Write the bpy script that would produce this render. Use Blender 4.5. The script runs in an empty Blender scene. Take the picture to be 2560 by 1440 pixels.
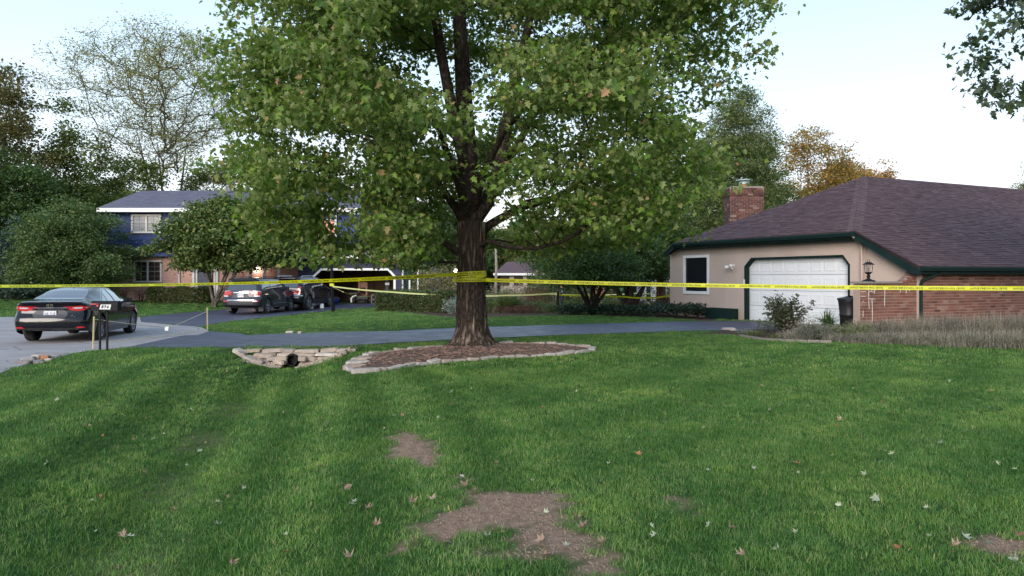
import bpy, bmesh, math, random
import numpy as np
from mathutils import Vector, Matrix, noise
from mathutils.bvhtree import BVHTree
from mathutils.geometry import tessellate_polygon

random.seed(7)
RNG = np.random.default_rng(11)
PI = math.pi
scene = bpy.context.scene
COL = scene.collection

# ------------------------------------------------------------------ camera, sky, sun, exposure
F = 1900.0 / 2560.0            # focal length / picture width
EYE = 1.55
cam_d = bpy.data.cameras.new("camera")
cam = bpy.data.objects.new("camera", cam_d)
COL.objects.link(cam)
cam.location = (0, 0, EYE)
cam.rotation_euler = (PI / 2, 0, 0)
cam_d.sensor_width = 36
cam_d.lens = 36 * F
cam_d.shift_y = -25 / 2560
cam_d.clip_end = 3000
scene.camera = cam

world = bpy.data.worlds.new("World")
scene.world = world
world.use_nodes = True
wn = world.node_tree.nodes
wl = world.node_tree.links
for n in list(wn):
    wn.remove(n)
SUN_EL, SUN_ROT = math.radians(20.0), math.radians(200)
w_out = wn.new("ShaderNodeOutputWorld")
w_bg = wn.new("ShaderNodeBackground")
w_sky = wn.new("ShaderNodeTexSky")
w_sky.sky_type = 'NISHITA'
w_sky.sun_disc = False
w_sky.sun_elevation = SUN_EL
w_sky.sun_rotation = SUN_ROT
w_sky.air_density = 1.0
w_sky.dust_density = 1.0
w_sky.ozone_density = 1.6
w_bg.inputs['Strength'].default_value = 0.15
# thin high overcast veil: lifts the clear dusk sky towards a pale even white
w_mix = wn.new("ShaderNodeMix"); w_mix.data_type = 'RGBA'
w_mix.inputs['Factor'].default_value = 0.85
w_tc = wn.new("ShaderNodeTexCoord")
w_sep = wn.new("ShaderNodeSeparateXYZ")
w_ramp = wn.new("ShaderNodeValToRGB")
wl.new(w_tc.outputs['Generated'], w_sep.inputs[0])
w_nz = wn.new("ShaderNodeTexNoise"); w_nz.inputs['Scale'].default_value = 1.6; w_nz.inputs['Detail'].default_value = 6
w_map = wn.new("ShaderNodeMapping"); w_map.inputs['Scale'].default_value = (1.0, 1.0, 5.0)
wl.new(w_tc.outputs['Generated'], w_map.inputs['Vector']); wl.new(w_map.outputs[0], w_nz.inputs['Vector'])
w_ma = wn.new("ShaderNodeMath"); w_ma.operation = 'MULTIPLY_ADD'; w_ma.inputs[1].default_value = -0.16; w_ma.inputs[2].default_value = 0.08
w_ad = wn.new("ShaderNodeMath"); w_ad.operation = 'ADD'
wl.new(w_nz.outputs['Fac'], w_ma.inputs[0]); wl.new(w_ma.outputs[0], w_ad.inputs[0]); wl.new(w_sep.outputs['Z'], w_ad.inputs[1])
wl.new(w_ad.outputs[0], w_ramp.inputs[0])
cr = w_ramp.color_ramp
cr.elements[0].position = 0.0; cr.elements[0].color = (1.0, 0.88, 0.85, 1)
cr.elements[1].position = 1.0; cr.elements[1].color = (0.50, 0.66, 0.95, 1)
e = cr.elements.new(0.10); e.color = (0.96, 0.96, 0.98, 1)
e = cr.elements.new(0.24); e.color = (0.74, 0.90, 1.0, 1)
e = cr.elements.new(0.38); e.color = (0.58, 0.77, 0.95, 1)
w_gain = wn.new("ShaderNodeMix"); w_gain.data_type = 'RGBA'; w_gain.blend_type = 'MULTIPLY'
w_gain.inputs['Factor'].default_value = 1.0
w_gain.inputs['B'].default_value = (3.15, 3.2, 3.25, 1)
wl.new(w_ramp.outputs[0], w_gain.inputs['A'])
wl.new(w_sky.outputs[0], w_mix.inputs['A'])
wl.new(w_gain.outputs['Result'], w_mix.inputs['B'])
wl.new(w_mix.outputs['Result'], w_bg.inputs['Color'])
wl.new(w_bg.outputs[0], w_out.inputs[0])

sun_d = bpy.data.lights.new("sun", 'SUN')
sun_d.energy = 1.45
sun_d.angle = math.radians(35)
sun_d.color = (1.0, 0.90, 0.82)
sun_o = bpy.data.objects.new("sun", sun_d)
COL.objects.link(sun_o)
# sun_rotation turns clockwise from +Y seen from above
sd = Vector((math.sin(SUN_ROT) * math.cos(SUN_EL), math.cos(SUN_ROT) * math.cos(SUN_EL), math.sin(SUN_EL)))
sun_o.rotation_euler = sd.to_track_quat('Z', 'Y').to_euler()
sun_o.location = sd * 60

scene.view_settings.view_transform = 'Standard'
scene.view_settings.look = 'None'
scene.view_settings.exposure = 1.4
scene.view_settings.gamma = 1
scene.view_settings.use_curve_mapping = False
scene.cycles.max_bounces = 6
scene.cycles.diffuse_bounces = 3
scene.cycles.glossy_bounces = 3
scene.cycles.transmission_bounces = 4
scene.cycles.transparent_max_bounces = 6

# ------------------------------------------------------------------ helpers
FP = 1900.0
HY = 695.0
def at(px, py, Y):
    return Vector(((px - 1280) / FP * Y, Y, EYE - (py - HY) / FP * Y))

def sstep(a, b, x):
    t = np.clip((x - a) / (b - a), 0, 1)
    return t * t * (3 - 2 * t)

ORG = {}
def link(o, parent=None):
    COL.objects.link(o)
    if parent is not None:
        o.parent = parent
    return o

def tag(o, label=None, cat=None, group=None, kind=None):
    if label: o['label'] = label
    if cat: o['category'] = cat
    if group: o['group'] = group
    if kind: o['kind'] = kind
    return o

def thing(name, label, cat, loc=(0, 0, 0), rz=0, group=None):
    o = bpy.data.objects.new(name, None)
    o.empty_display_size = 0.2
    COL.objects.link(o)
    o.location = loc
    o.rotation_euler = (0, 0, rz)
    tag(o, label, cat, group)
    ORG[o.name] = Vector(loc)
    return o

class MB:
    def __init__(s):
        s.v = []; s.f = []
    def add(s, verts, faces):
        b = len(s.v)
        s.v.extend([tuple(q) for q in verts])
        s.f.extend([tuple(i + b for i in f) for f in faces])
        return s
    def box(s, c, d, rz=0, rx=0, ry=0, M=None):
        hx, hy, hz = d[0] / 2, d[1] / 2, d[2] / 2
        vs = [Vector((x, y, z)) for x in (-hx, hx) for y in (-hy, hy) for z in (-hz, hz)]
        if M is None:
            M = Matrix.Rotation(rz, 4, 'Z') @ Matrix.Rotation(ry, 4, 'Y') @ Matrix.Rotation(rx, 4, 'X')
        c = Vector(c)
        vs = [M @ q + c for q in vs]
        s.add(vs, [(0, 1, 3, 2), (4, 6, 7, 5), (0, 4, 5, 1), (2, 3, 7, 6), (0, 2, 6, 4), (1, 5, 7, 3)])
        return s
    def prism(s, poly, vec):
        """poly: list of 3D points (any planar outline), extruded by vec"""
        n = len(poly); vec = Vector(vec)
        a = [Vector(p) for p in poly]; b = [p + vec for p in a]
        fs = [tuple(range(n))[::-1], tuple(range(n, 2 * n))]
        for i in range(n):
            j = (i + 1) % n
            fs.append((i, j, n + j, n + i))
        s.add(a + b, fs)
        return s
    def tube(s, pts, rad, n=6, cap=True):
        pts = [Vector(p) for p in pts]
        if not hasattr(rad, '__len__'): rad = [rad] * len(pts)
        rings = []; prev = None
        for i, p in enumerate(pts):
            if i == 0: t = pts[1] - pts[0]
            elif i == len(pts) - 1: t = pts[-1] - pts[-2]
            else: t = pts[i + 1] - pts[i - 1]
            t.normalize()
            if prev is None:
                up = Vector((0, 0, 1)) if abs(t.z) < 0.9 else Vector((1, 0, 0))
                u = t.cross(up).normalized()
            else:
                u = (prev - t * prev.dot(t)).normalized()
            prev = u
            w = t.cross(u)
            rings.append([p + (u * math.cos(2 * PI * k / n) + w * math.sin(2 * PI * k / n)) * rad[i] for k in range(n)])
        vs = [q for r in rings for q in r]
        fs = []
        for i in range(len(pts) - 1):
            for k in range(n):
                k2 = (k + 1) % n
                fs.append((i * n + k, i * n + k2, (i + 1) * n + k2, (i + 1) * n + k))
        if cap:
            fs.append(tuple(range(n))[::-1]); fs.append(tuple(range(len(vs) - n, len(vs))))
        s.add(vs, fs)
        return s
    def lathe(s, c, prof, n=16, axis='Z'):
        c = Vector(c); vs = []
        for (r, h) in prof:
            for k in range(n):
                a = 2 * PI * k / n
                q = (r * math.cos(a), r * math.sin(a), h)
                if axis == 'Y': q = (q[0], q[2], q[1])
                if axis == 'X': q = (q[2], q[0], q[1])
                vs.append(c + Vector(q))
        fs = []
        for i in range(len(prof) - 1):
            for k in range(n):
                k2 = (k + 1) % n
                fs.append((i * n + k, i * n + k2, (i + 1) * n + k2, (i + 1) * n + k))
        fs.append(tuple(range(n))[::-1]); fs.append(tuple(range((len(prof) - 1) * n, len(prof) * n)))
        s.add(vs, fs)
        return s
    def mesh(s, name, org=None, smooth=False):
        me = bpy.data.meshes.new(name)
        vs = s.v
        if org is not None:
            vs = [(a - org[0], b - org[1], c - org[2]) for a, b, c in vs]
        me.from_pydata(vs, [], s.f)
        if smooth:
            me.polygons.foreach_set('use_smooth', [True] * len(me.polygons))
        me.update()
        return me
    def build(s, name, mat=None, parent=None, smooth=False, local=False, **tags):
        org = None
        root = parent
        if parent is not None and not local:
            while root.parent is not None: root = root.parent
            org = ORG.get(root.name, Vector((0, 0, 0)))
        me = s.mesh(name, org, smooth)
        if mat is not None: me.materials.append(mat)
        o = bpy.data.objects.new(name, me)
        link(o, parent)
        tag(o, **tags)
        if parent is None: ORG[o.name] = Vector((0, 0, 0))
        return o

def np_mesh(name, co, nper, mat, parent=None, attrs=None, smooth=False, org=None):
    """co: (N,k,3) polygons soup with k = nper corners each"""
    co = np.ascontiguousarray(co, dtype=np.float32).reshape(-1, 3)
    if org is not None: co = co - np.array(org, dtype=np.float32)
    N = len(co) // nper
    me = bpy.data.meshes.new(name)
    me.vertices.add(len(co)); me.vertices.foreach_set('co', co.ravel())
    me.loops.add(len(co)); me.loops.foreach_set('vertex_index', np.arange(len(co), dtype=np.int32))
    me.polygons.add(N)
    me.polygons.foreach_set('loop_start', np.arange(N, dtype=np.int32) * nper)
    me.update(calc_edges=True)
    if attrs:
        for k, a in attrs.items():
            at_ = me.attributes.new(k, 'FLOAT', 'FACE')
            at_.data.foreach_set('value', np.ascontiguousarray(a, dtype=np.float32))
    if mat is not None: me.materials.append(mat)
    o = bpy.data.objects.new(name, me)
    link(o, parent)
    return o

# ------------------------------------------------------------------ materials
class NT:
    def __init__(s, name):
        s.m = bpy.data.materials.new(name); s.m.use_nodes = True
        s.n = s.m.node_tree.nodes; s.l = s.m.node_tree.links
        s.b = s.n['Principled BSDF']; s.out = s.n['Material Output']
    def new(s, t, **kw):
        n = s.n.new(t)
        for k, v in kw.items(): setattr(n, k, v)
        return n
    def link(s, a, b): s.l.new(a, b)
    def coord(s, kind='Object'):
        tc = s.new('ShaderNodeTexCoord')
        return tc.outputs[kind]
    def pos(s):
        return s.new('ShaderNodeNewGeometry').outputs['Position']
    def noise(s, vec, scale, detail=4, rough=0.55):
        t = s.new('ShaderNodeTexNoise'); t.inputs['Scale'].default_value = scale
        t.inputs['Detail'].default_value = detail; t.inputs['Roughness'].default_value = rough
        s.link(vec, t.inputs['Vector']); return t.outputs['Fac']
    def ramp(s, fac, stops):
        r = s.new('ShaderNodeValToRGB'); c = r.color_ramp
        c.elements[0].position = stops[0][0]; c.elements[0].color = (*stops[0][1], 1)
        c.elements[1].position = stops[-1][0]; c.elements[1].color = (*stops[-1][1], 1)
        for p, q in stops[1:-1]:
            e = c.elements.new(p); e.color = (*q, 1)
        s.link(fac, r.inputs[0]); return r.outputs[0]
    def mix(s, fac, a, b, mode='MIX'):
        m = s.new('ShaderNodeMix'); m.data_type = 'RGBA'; m.blend_type = mode
        if isinstance(fac, (int, float)): m.inputs['Factor'].default_value = fac
        else: s.link(fac, m.inputs['Factor'])
        for k, q in (('A', a), ('B', b)):
            if isinstance(q, tuple): m.inputs[k].default_value = (*q, 1)
            else: s.link(q, m.inputs[k])
        return m.outputs['Result']
    def math(s, op, a, b=None, clamp=False):
        m = s.new('ShaderNodeMath'); m.operation = op; m.use_clamp = clamp
        for i, q in enumerate((a, b)):
            if q is None: continue
            if isinstance(q, (int, float)): m.inputs[i].default_value = q
            else: s.link(q, m.inputs[i])
        return m.outputs[0]
    def mapping(s, vec, scale=(1, 1, 1), rot=(0, 0, 0)):
        m = s.new('ShaderNodeMapping'); m.inputs['Scale'].default_value = scale
        m.inputs['Rotation'].default_value = rot
        s.link(vec, m.inputs['Vector']); return m.outputs[0]
    def bump(s, h, strength, dist=0.02):
        b = s.new('ShaderNodeBump'); b.inputs['Strength'].default_value = strength
        b.inputs['Distance'].default_value = dist
        s.link(h, b.inputs['Height']); s.link(b.outputs[0], s.b.inputs['Normal'])
    def attr(s, name):
        a = s.new('ShaderNodeAttribute'); a.attribute_name = name
        return a.outputs['Fac']
    def set(s, **kw):
        for k, v in kw.items():
            i = s.b.inputs[k.replace('_', ' ')]
            if isinstance(v, (int, float)): i.default_value = v
            elif isinstance(v, tuple): i.default_value = (*v, 1)
            else: s.link(v, i)
        return s

MATS = {}
def mat(name, c1, c2=None, scale=6, rough=0.7, bump=0.0, bscale=None, metal=0.0, spec=0.5, coat=0.0, stretch=(1, 1, 1), rand=0.0):
    if name in MATS: return MATS[name]
    t = NT(name)
    v = t.mapping(t.pos(), stretch) if stretch != (1, 1, 1) else t.pos()
    if c2 is None: c2 = tuple(x * 0.8 for x in c1)
    f = t.noise(v, scale, 5)
    col = t.ramp(f, [(0.3, c1), (0.7, c2)])
    if rand > 0:
        oi = t.new('ShaderNodeObjectInfo')
        k = t.math('MULTIPLY_ADD', oi.outputs['Random'], 2 * rand)
        k.node.inputs[2].default_value = 1 - rand
        hsv = t.new('ShaderNodeHueSaturation'); t.link(col, hsv.inputs['Color']); t.link(k, hsv.inputs['Value'])
        col = hsv.outputs[0]
    t.set(Base_Color=col, Roughness=rough, Metallic=metal)
    t.b.inputs['Specular IOR Level'].default_value = spec
    if coat: t.b.inputs['Coat Weight'].default_value = coat; t.b.inputs['Coat Roughness'].default_value = 0.03
    if bump: t.bump(t.noise(v, bscale or scale * 6, 5), bump)
    MATS[name] = t.m
    return t.m

def text_geo(s, size=1.0, depth=0.0, bold=0.0, align='CENTER', res=1):
    cu = bpy.data.curves.new('txt', 'FONT'); cu.body = s; cu.size = size
    cu.resolution_u = res; cu.extrude = depth; cu.offset = bold
    cu.align_x = align; cu.align_y = 'CENTER'
    o = bpy.data.objects.new('txt', cu); COL.objects.link(o)
    dg = bpy.context.evaluated_depsgraph_get()
    me = o.evaluated_get(dg).to_mesh()
    vs = [tuple(v.co) for v in me.vertices]; fs = [tuple(p.vertices) for p in me.polygons]
    o.evaluated_get(dg).to_mesh_clear()
    bpy.data.objects.remove(o); bpy.data.curves.remove(cu)
    return vs, fs
# ------------------------------------------------------------------ terrain heights
def seg_dist(x, y, P):
    """distance to polyline P (n,2); arrays x,y"""
    best = np.full(np.shape(x), 1e9)
    for (ax, ay), (bx, by) in zip(P[:-1], P[1:]):
        dx, dy = bx - ax, by - ay
        t = np.clip(((x - ax) * dx + (y - ay) * dy) / (dx * dx + dy * dy), 0, 1)
        best = np.minimum(best, np.hypot(x - ax - t * dx, y - ay - t * dy))
    return best

def in_poly(x, y, P):
    c = np.zeros(np.shape(x), bool); n = len(P)
    for i in range(n):
        x1, y1 = P[i]; x2, y2 = P[(i + 1) % n]
        if y1 == y2: continue
        cond = ((y1 > y) != (y2 > y)) & (x < (x2 - x1) * (y - y1) / (y2 - y1) + x1)
        c ^= cond
    return c

def sdf(x, y, P):
    d = seg_dist(x, y, list(P) + [P[0]])
    return np.where(in_poly(x, y, P), -d, d)

DITCH = [(-4.85, 17.6), (-4.80, 16.3), (-4.3, 12.6), (-3.9, 10.3), (-3.5, 8.4), (-3.1, 6.9), (-2.7, 5.5), (-2.3, 4.2), (-1.7, 1.5), (-1.2, -2)]
def wob(x, y):
    return (np.sin(x * 1.7 + 0.6 * y) * np.cos(y * 1.3 - 0.4 * x) + 0.6 * np.sin(x * 3.9 + 1.0) * np.sin(y * 3.1 + 2.0)) * 0.5

def hz(x, y):
    x = np.asarray(x, float); y = np.asarray(y, float)
    z = -0.14 * sstep(-5.2, -8.5, x) * sstep(9, 13, y) * (1 - sstep(40, 46, y))
    z = z - 0.10 * sstep(-3, -8, x) * sstep(27, 32, y) * (1 - sstep(40, 47, y)) * 0.5
    d = seg_dist(x, y, DITCH)
    depth = 0.36 * (1 - sstep(16.45, 16.8, y))
    z = z - depth * np.exp(-(d / 1.15) ** 2)
    z = z - 0.16 * sstep(-3.4, -7.5, x) * (1 - sstep(10, 13.5, y)) * (1 - np.exp(-(d / 1.6) ** 2))
    z = z - 0.32 * np.exp(-((x + 5.9) / 3.4) ** 2 - ((y - 23.6) / 0.95) ** 2)
    z = z - 0.60 * sstep(33, 42, y) * sstep(-4.5, -1, x)
    z = z + 0.15 * sstep(45.5, 48.5, y) * (1 - sstep(-17.5, -16, x)) - 0.04 * sstep(42, 46, y) * sstep(-17, -15, x) * (1 - sstep(-5, -3, x))
    # planting bed raised a little in front of the brick wall
    z = z + 0.10 * sstep(6.2, 7.4, x) * np.exp(-((y - 19.6) / 1.9) ** 2)
    lawn = (1 - sstep(15.5, 16.6, y)) + 0.0
    z = z + 0.018 * wob(x, y) * lawn
    return z

def hz1(x, y):
    return float(hz(x, y))

def G(px, py, dz=0.0):
    """where the view ray through a picture point meets the ground"""
    z = 0.0
    for _ in range(14):
        Y = FP * (EYE - z) / (py - HY)
        X = (px - 1280) / FP * Y
        z = 0.5 * z + 0.5 * hz1(X, Y)
    return Vector((X, Y, hz1(X, Y) + dz))
def G2(px, py):
    g = G(px, py); return (g.x, g.y)

# ------------------------------------------------------------------ soil masks
BED = [G2(*p) for p in [(872, 926), (885, 935), (935, 930), (975, 925), (1040, 915), (1100, 908), (1150, 904), (1250, 896), (1350, 892), (1425, 887), (1488, 878), (1480, 872), (1425, 865), (1350, 861), (1262, 861), (1200, 864), (1100, 870), (1000, 880), (915, 893), (885, 908)]]
PATCH = [
    [(975, 1090), (1000, 1075), (1045, 1090), (1100, 1112), (1112, 1150), (1085, 1168), (1030, 1158), (985, 1142), (978, 1115)],
    [(1140, 1195), (1165, 1222), (1240, 1238), (1300, 1228), (1390, 1238), (1410, 1262), (1385, 1285), (1440, 1310), (1490, 1350), (1525, 1395), (1540, 1440), (1470, 1440), (1430, 1400), (1350, 1370), (1290, 1350), (1310, 1320), (1200, 1325), (1130, 1345), (1040, 1352), (1010, 1360), (1050, 1320), (1075, 1290), (1100, 1270), (1170, 1262), (1150, 1230)],
    [(2405, 1352), (2460, 1345), (2560, 1340), (2700, 1350), (2700, 1390), (2560, 1386), (2490, 1380), (2440, 1368)],
    [(1660, 1238), (1745, 1268), (1735, 1280), (1650, 1250)],
    [(1210, 1386), (1330, 1380), (1380, 1400), (1300, 1400)],
]
PATCH_W = [[G2(*q) for q in P] for P in PATCH]
RBED = [(4.9, 20.9)] + [G2(*p) for p in [(1845, 838), (1905, 849), (2000, 853), (2120, 858), (2250, 861), (2400, 867), (2560, 873), (2900, 890)]] + [(22, 19), (22, 25), (10.6, 21.5), (9.3, 20.6), (7.6, 23.6)]
SHRUBBED = [G2(*p) for p in [(935, 768), (1000, 779), (1110, 792), (1200, 794), (1300, 790), (1420, 788), (1500, 789), (1600, 793), (1700, 797), (1780, 803), (1790, 796)]] + [(8, 38), (2, 48), (-6, 48)]
def soil_mask(x, y):
    x = np.asarray(x, float); y = np.asarray(y, float)
    n = 0.10 * np.sin(x * 9.1 + 3 * np.sin(y * 4.1)) * np.cos(y * 8.3 + 2 * np.sin(x * 5.3)) + 0.05 * np.sin(x * 23 + y * 17) + 0.04 * np.cos(x * 31 - y * 27)
    m = np.zeros(np.shape(x))
    for i, P in enumerate(PATCH_W):
        s = sdf(x, y, P)
        m = np.maximum(m, sstep(0.10, -0.07, s + n * 0.8) * (0.75 if i > 2 else 1))
    m = np.maximum(m, sstep(0.05, -0.03, sdf(x, y, BED)))
    m = np.maximum(m, sstep(0.10, -0.05, sdf(x, y, RBED) + n * 0.3))
    m = np.maximum(m, sstep(0.25, -0.1, sdf(x, y, SHRUBBED) + n))
    # thin leaf-littered stretch along the ditch floor, and a darker sparse patch on the far bank
    dd = seg_dist(x, y, DITCH)
    m = np.maximum(m, 0.35 * np.exp(-((dd - 0.1) / 0.22) ** 2) * (0.5 + 0.5 * np.sin(y * 3)) * (y < 12))
    m = np.maximum(m, 0.8 * np.exp(-((x + 6.1) / 1.0) ** 2 - ((y - 24.15) / 0.32) ** 2))
    return m

# ------------------------------------------------------------------ paved outlines
def resample(P, n):
    P = np.array(P, float)
    d = np.r_[0, np.cumsum(np.hypot(*np.diff(P, axis=0).T))]
    t = np.linspace(0, d[-1], n)
    return np.c_[np.interp(t, d, P[:, 0]), np.interp(t, d, P[:, 1])]

DRV_N = [G2(*p) for p in [(318, 870), (400, 869.5), (500, 869), (590, 869), (700, 868.5), (865, 866), (1000, 858), (1130, 851), (1250, 846), (1400, 839), (1500, 836), (1700, 829), (1850, 826), (1925, 824), (2030, 822)]]
DRV_F = [G2(*p) for p in [(522, 829), (560, 833), (610, 836), (680, 837), (760, 835), (900, 831), (1000, 827.5), (1140, 822), (1300, 817), (1450, 812), (1600, 808), (1700, 805), (1800, 804), (1850, 803.2)]] + [(10.0, 24.4)]
ROAD_F = [G2(*p) for p in [(-900, 795), (-400, 794), (0, 793), (350, 793), (353, 806), (420, 812), (500, 818), (522, 829)]]
ROAD_N = [G2(*p) for p in [(-900, 1330), (-400, 1090), (-150, 985), (0, 934), (70, 911), (150, 890), (230, 877), (318, 870)]]
NB_T = [G2(*p) for p in [(353, 793), (460, 783), (560, 774), (640, 766), (740, 763)]] + [(-12.6, 46.6)]
NB_B = [G2(*p) for p in [(353, 806), (500, 818), (575, 804), (660, 795), (760, 784), (835, 775), (920, 769)]] + [(-6.9, 46.6)]
PAVED = [DRV_N + DRV_F[::-1], ROAD_F + ROAD_N[::-1], NB_T + NB_B[::-1]]

def strip(name, A, B, n, m, dz, material, skirt=0.05, **kw):
    A = resample(A, n); B = resample(B, n)
    mb = MB(); vs = []
    for j in range(m + 1):
        t = j / m
        for i in range(n):
            x, y = A[i] * (1 - t) + B[i] * t
            vs.append((x, y, 0))
    arr = np.array(vs); arr[:, 2] = hz(arr[:, 0], arr[:, 1]) + dz
    fs = [(j * n + i, j * n + i + 1, (j + 1) * n + i + 1, (j + 1) * n + i) for j in range(m) for i in range(n - 1)]
    vs = [tuple(v) for v in arr]
    border = [i for i in range(n)] + [j * n + n - 1 for j in range(1, m + 1)] + [m * n + i for i in range(n - 2, -1, -1)] + [j * n for j in range(m - 1, 0, -1)]
    base = len(vs)
    vs += [(vs[i][0], vs[i][1], vs[i][2] - dz - skirt) for i in border]
    nb = len(border)
    for k in range(nb):
        k2 = (k + 1) % nb
        fs.append((border[k], border[k2], base + k2, base + k))
    mb.add(vs, fs)
    return mb.build(name, material, None, smooth=False, **kw)

# ground sheet
def graded(fine_lo, fine_hi, step, lo, hi, g=1.12):
    a = list(np.arange(fine_lo, fine_hi, step)); s = step; p = a[-1]
    while p < hi: s *= g; p += s; a.append(p)
    s = step; p = fine_lo; b = []
    while p > lo: s *= g; p -= s; b.append(p)
    return np.array(b[::-1] + a)
gx = graded(-9, 9.5, 0.11, -600, 600)
gy = graded(2.8, 19, 0.11, -60, 1500, 1.06)
GX, GY = np.meshgrid(gx, gy)
GZ = hz(GX, GY)
GS = soil_mask(GX, GY)
nx, ny = len(gx), len(gy)
me = bpy.data.meshes.new('lawn')
co = np.stack([GX, GY, GZ], -1).reshape(-1, 3).astype(np.float32)
me.vertices.add(len(co)); me.vertices.foreach_set('co', co.ravel())
idx = np.arange(nx * ny).reshape(ny, nx)
q = np.stack([idx[:-1, :-1], idx[:-1, 1:], idx[1:, 1:], idx[1:, :-1]], -1).reshape(-1, 4).astype(np.int32)
me.loops.add(q.size); me.loops.foreach_set('vertex_index', q.ravel())
me.polygons.add(len(q)); me.polygons.foreach_set('loop_start', np.arange(len(q), dtype=np.int32) * 4)
me.update(calc_edges=True)
me.polygons.foreach_set('use_smooth', np.ones(len(q), bool))
a_ = me.attributes.new('soil', 'FLOAT', 'POINT'); a_.data.foreach_set('value', GS.ravel().astype(np.float32))

t = NT('lawn_ground')
P_ = t.pos()
n1 = t.noise(P_, 1.3, 5)
grassc = t.ramp(n1, [(0.3, (0.022, 0.062, 0.012)), (0.7, (0.040, 0.095, 0.018))])
n2 = t.noise(P_, 14, 8, 0.7)
soilc = t.ramp(n2, [(0.25, (0.160, 0.105, 0.072)), (0.5, (0.285, 0.192, 0.135)), (0.75, (0.42, 0.30, 0.22))])
fine = t.noise(P_, 90, 4, 0.7)
soilc = t.mix(0.5, soilc, t.ramp(fine, [(0.3, (0.35, 0.35, 0.35)), (0.7, (1.3, 1.3, 1.3))]), 'MULTIPLY')
bedc = t.ramp(n2, [(0.3, (0.05, 0.03, 0.022)), (0.7, (0.10, 0.06, 0.045))])
sep = t.new('ShaderNodeSeparateXYZ'); t.link(P_, sep.inputs[0])
isbed = t.math('GREATER_THAN', sep.outputs['Y'], 18.3)
soilc = t.mix(isbed, soilc, bedc)
col = t.mix(t.attr('soil'), grassc, soilc)
t.set(Base_Color=col, Roughness=0.95)
t.b.inputs['Specular IOR Level'].default_value = 0.15
t.bump(t.noise(P_, 40, 8, 0.75), 0.9, 0.03)
me.materials.append(t.m)
lawn = bpy.data.objects.new('lawn', me); link(lawn); tag(lawn, kind='structure')

# asphalt, chip-seal road
t = NT('asphalt')
P_ = t.pos()
c = t.ramp(t.noise(P_, 0.5, 8, .65), [(0.3, (0.026, 0.029, 0.054)), (0.5, (0.038, 0.042, 0.073)), (0.7, (0.056, 0.060, 0.092))])
c = t.mix(0.35, c, t.ramp(t.noise(P_, 160, 2), [(0.35, (0.5, 0.5, 0.5)), (0.7, (1.5, 1.5, 1.5))]), 'MULTIPLY')
t.set(Base_Color=c, Roughness=t.ramp(t.noise(P_, 2.0, 5), [(0.3, (0.42,) * 3), (0.7, (0.62,) * 3)]))
t.bump(t.noise(P_, 120, 3), 0.35, 0.006)
ASPH = t.m
t = NT('chip_seal_road')
P_ = t.pos()
c = t.ramp(t.noise(P_, 0.9, 7, 0.65), [(0.3, (0.235, 0.215, 0.215)), (0.7, (0.33, 0.31, 0.31))])
c = t.mix(0.6, c, t.ramp(t.noise(P_, 55, 4, 0.8), [(0.3, (0.55,) * 3), (0.65, (1.25,) * 3)]), 'MULTIPLY')
v = t.new('ShaderNodeTexVoronoi'); v.feature = 'DISTANCE_TO_EDGE'; v.inputs['Scale'].default_value = 0.42
t.link(t.mapping(t.mix(0.12, P_, t.noise(P_, 2.0)), (1, 1.8, 1)), v.inputs['Vector'])
crk = t.ramp(v.outputs['Distance'], [(0.0, (0.30,) * 3), (0.012, (1,) * 3)])
c = t.mix(0.8, c, crk, 'MULTIPLY')
t.set(Base_Color=c, Roughness=0.85)
t.bump(t.noise(P_, 70, 4), 0.5, 0.01)
ROADM = t.m
strip('driveway', DRV_N, DRV_F, 90, 14, 0.024, ASPH, kind='structure')
strip('road', ROAD_N, ROAD_F, 60, 24, 0.014, ROADM, kind='structure')
strip('neighbour_driveway', NB_B, NB_T, 60, 12, 0.022, ASPH, kind='structure')
# ------------------------------------------------------------------ house builders
def wall_holes(mb, outer, holes, fn, th):
    """outer, holes: 2D outlines; fn(a, b, d) -> 3D point, d = depth behind the face"""
    loops = [list(outer)] + [list(h) for h in holes]
    flat = [p for L in loops for p in L]
    tris = tessellate_polygon([[Vector((a, b, 0)) for a, b in L] for L in loops])
    n = len(flat)
    vs = [fn(a, b, 0) for a, b in flat] + [fn(a, b, th) for a, b in flat]
    fs = [tuple(t_) for t_ in tris] + [tuple(i + n for i in t_)[::-1] for t_ in tris]
    o = 0
    for L in loops:
        m = len(L)
        for i in range(m):
            j = (i + 1) % m
            fs.append((o + i, o + j, n + o + j, n + o + i))
        o += m
    mb.add(vs, fs)
    return mb

def piece_mat(name, stops, rough=0.85, scale=30, bump=0.3, dirt=None, spec=0.3):
    t = NT(name)
    oi = t.new('ShaderNodeObjectInfo')
    f = t.math('FRACT', t.math('ADD', t.attr('v'), oi.outputs['Random']))
    P_ = t.pos()
    c = t.ramp(f, stops)
    c = t.mix(0.5, c, t.ramp(t.noise(P_, scale, 5, 0.7), [(0.3, (0.6,) * 3), (0.7, (1.35,) * 3)]), 'MULTIPLY')
    big = t.noise(P_, 0.8, 5, 0.65)
    if dirt: c = t.mix(t.ramp(big, [(0.48, (0,) * 3), (0.72, (0.8,) * 3)]), c, dirt)
    t.set(Base_Color=c, Roughness=rough)
    t.b.inputs['Specular IOR Level'].default_value = spec
    if bump: t.bump(t.noise(P_, scale * 3, 4), bump, 0.006)
    return t.m

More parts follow.
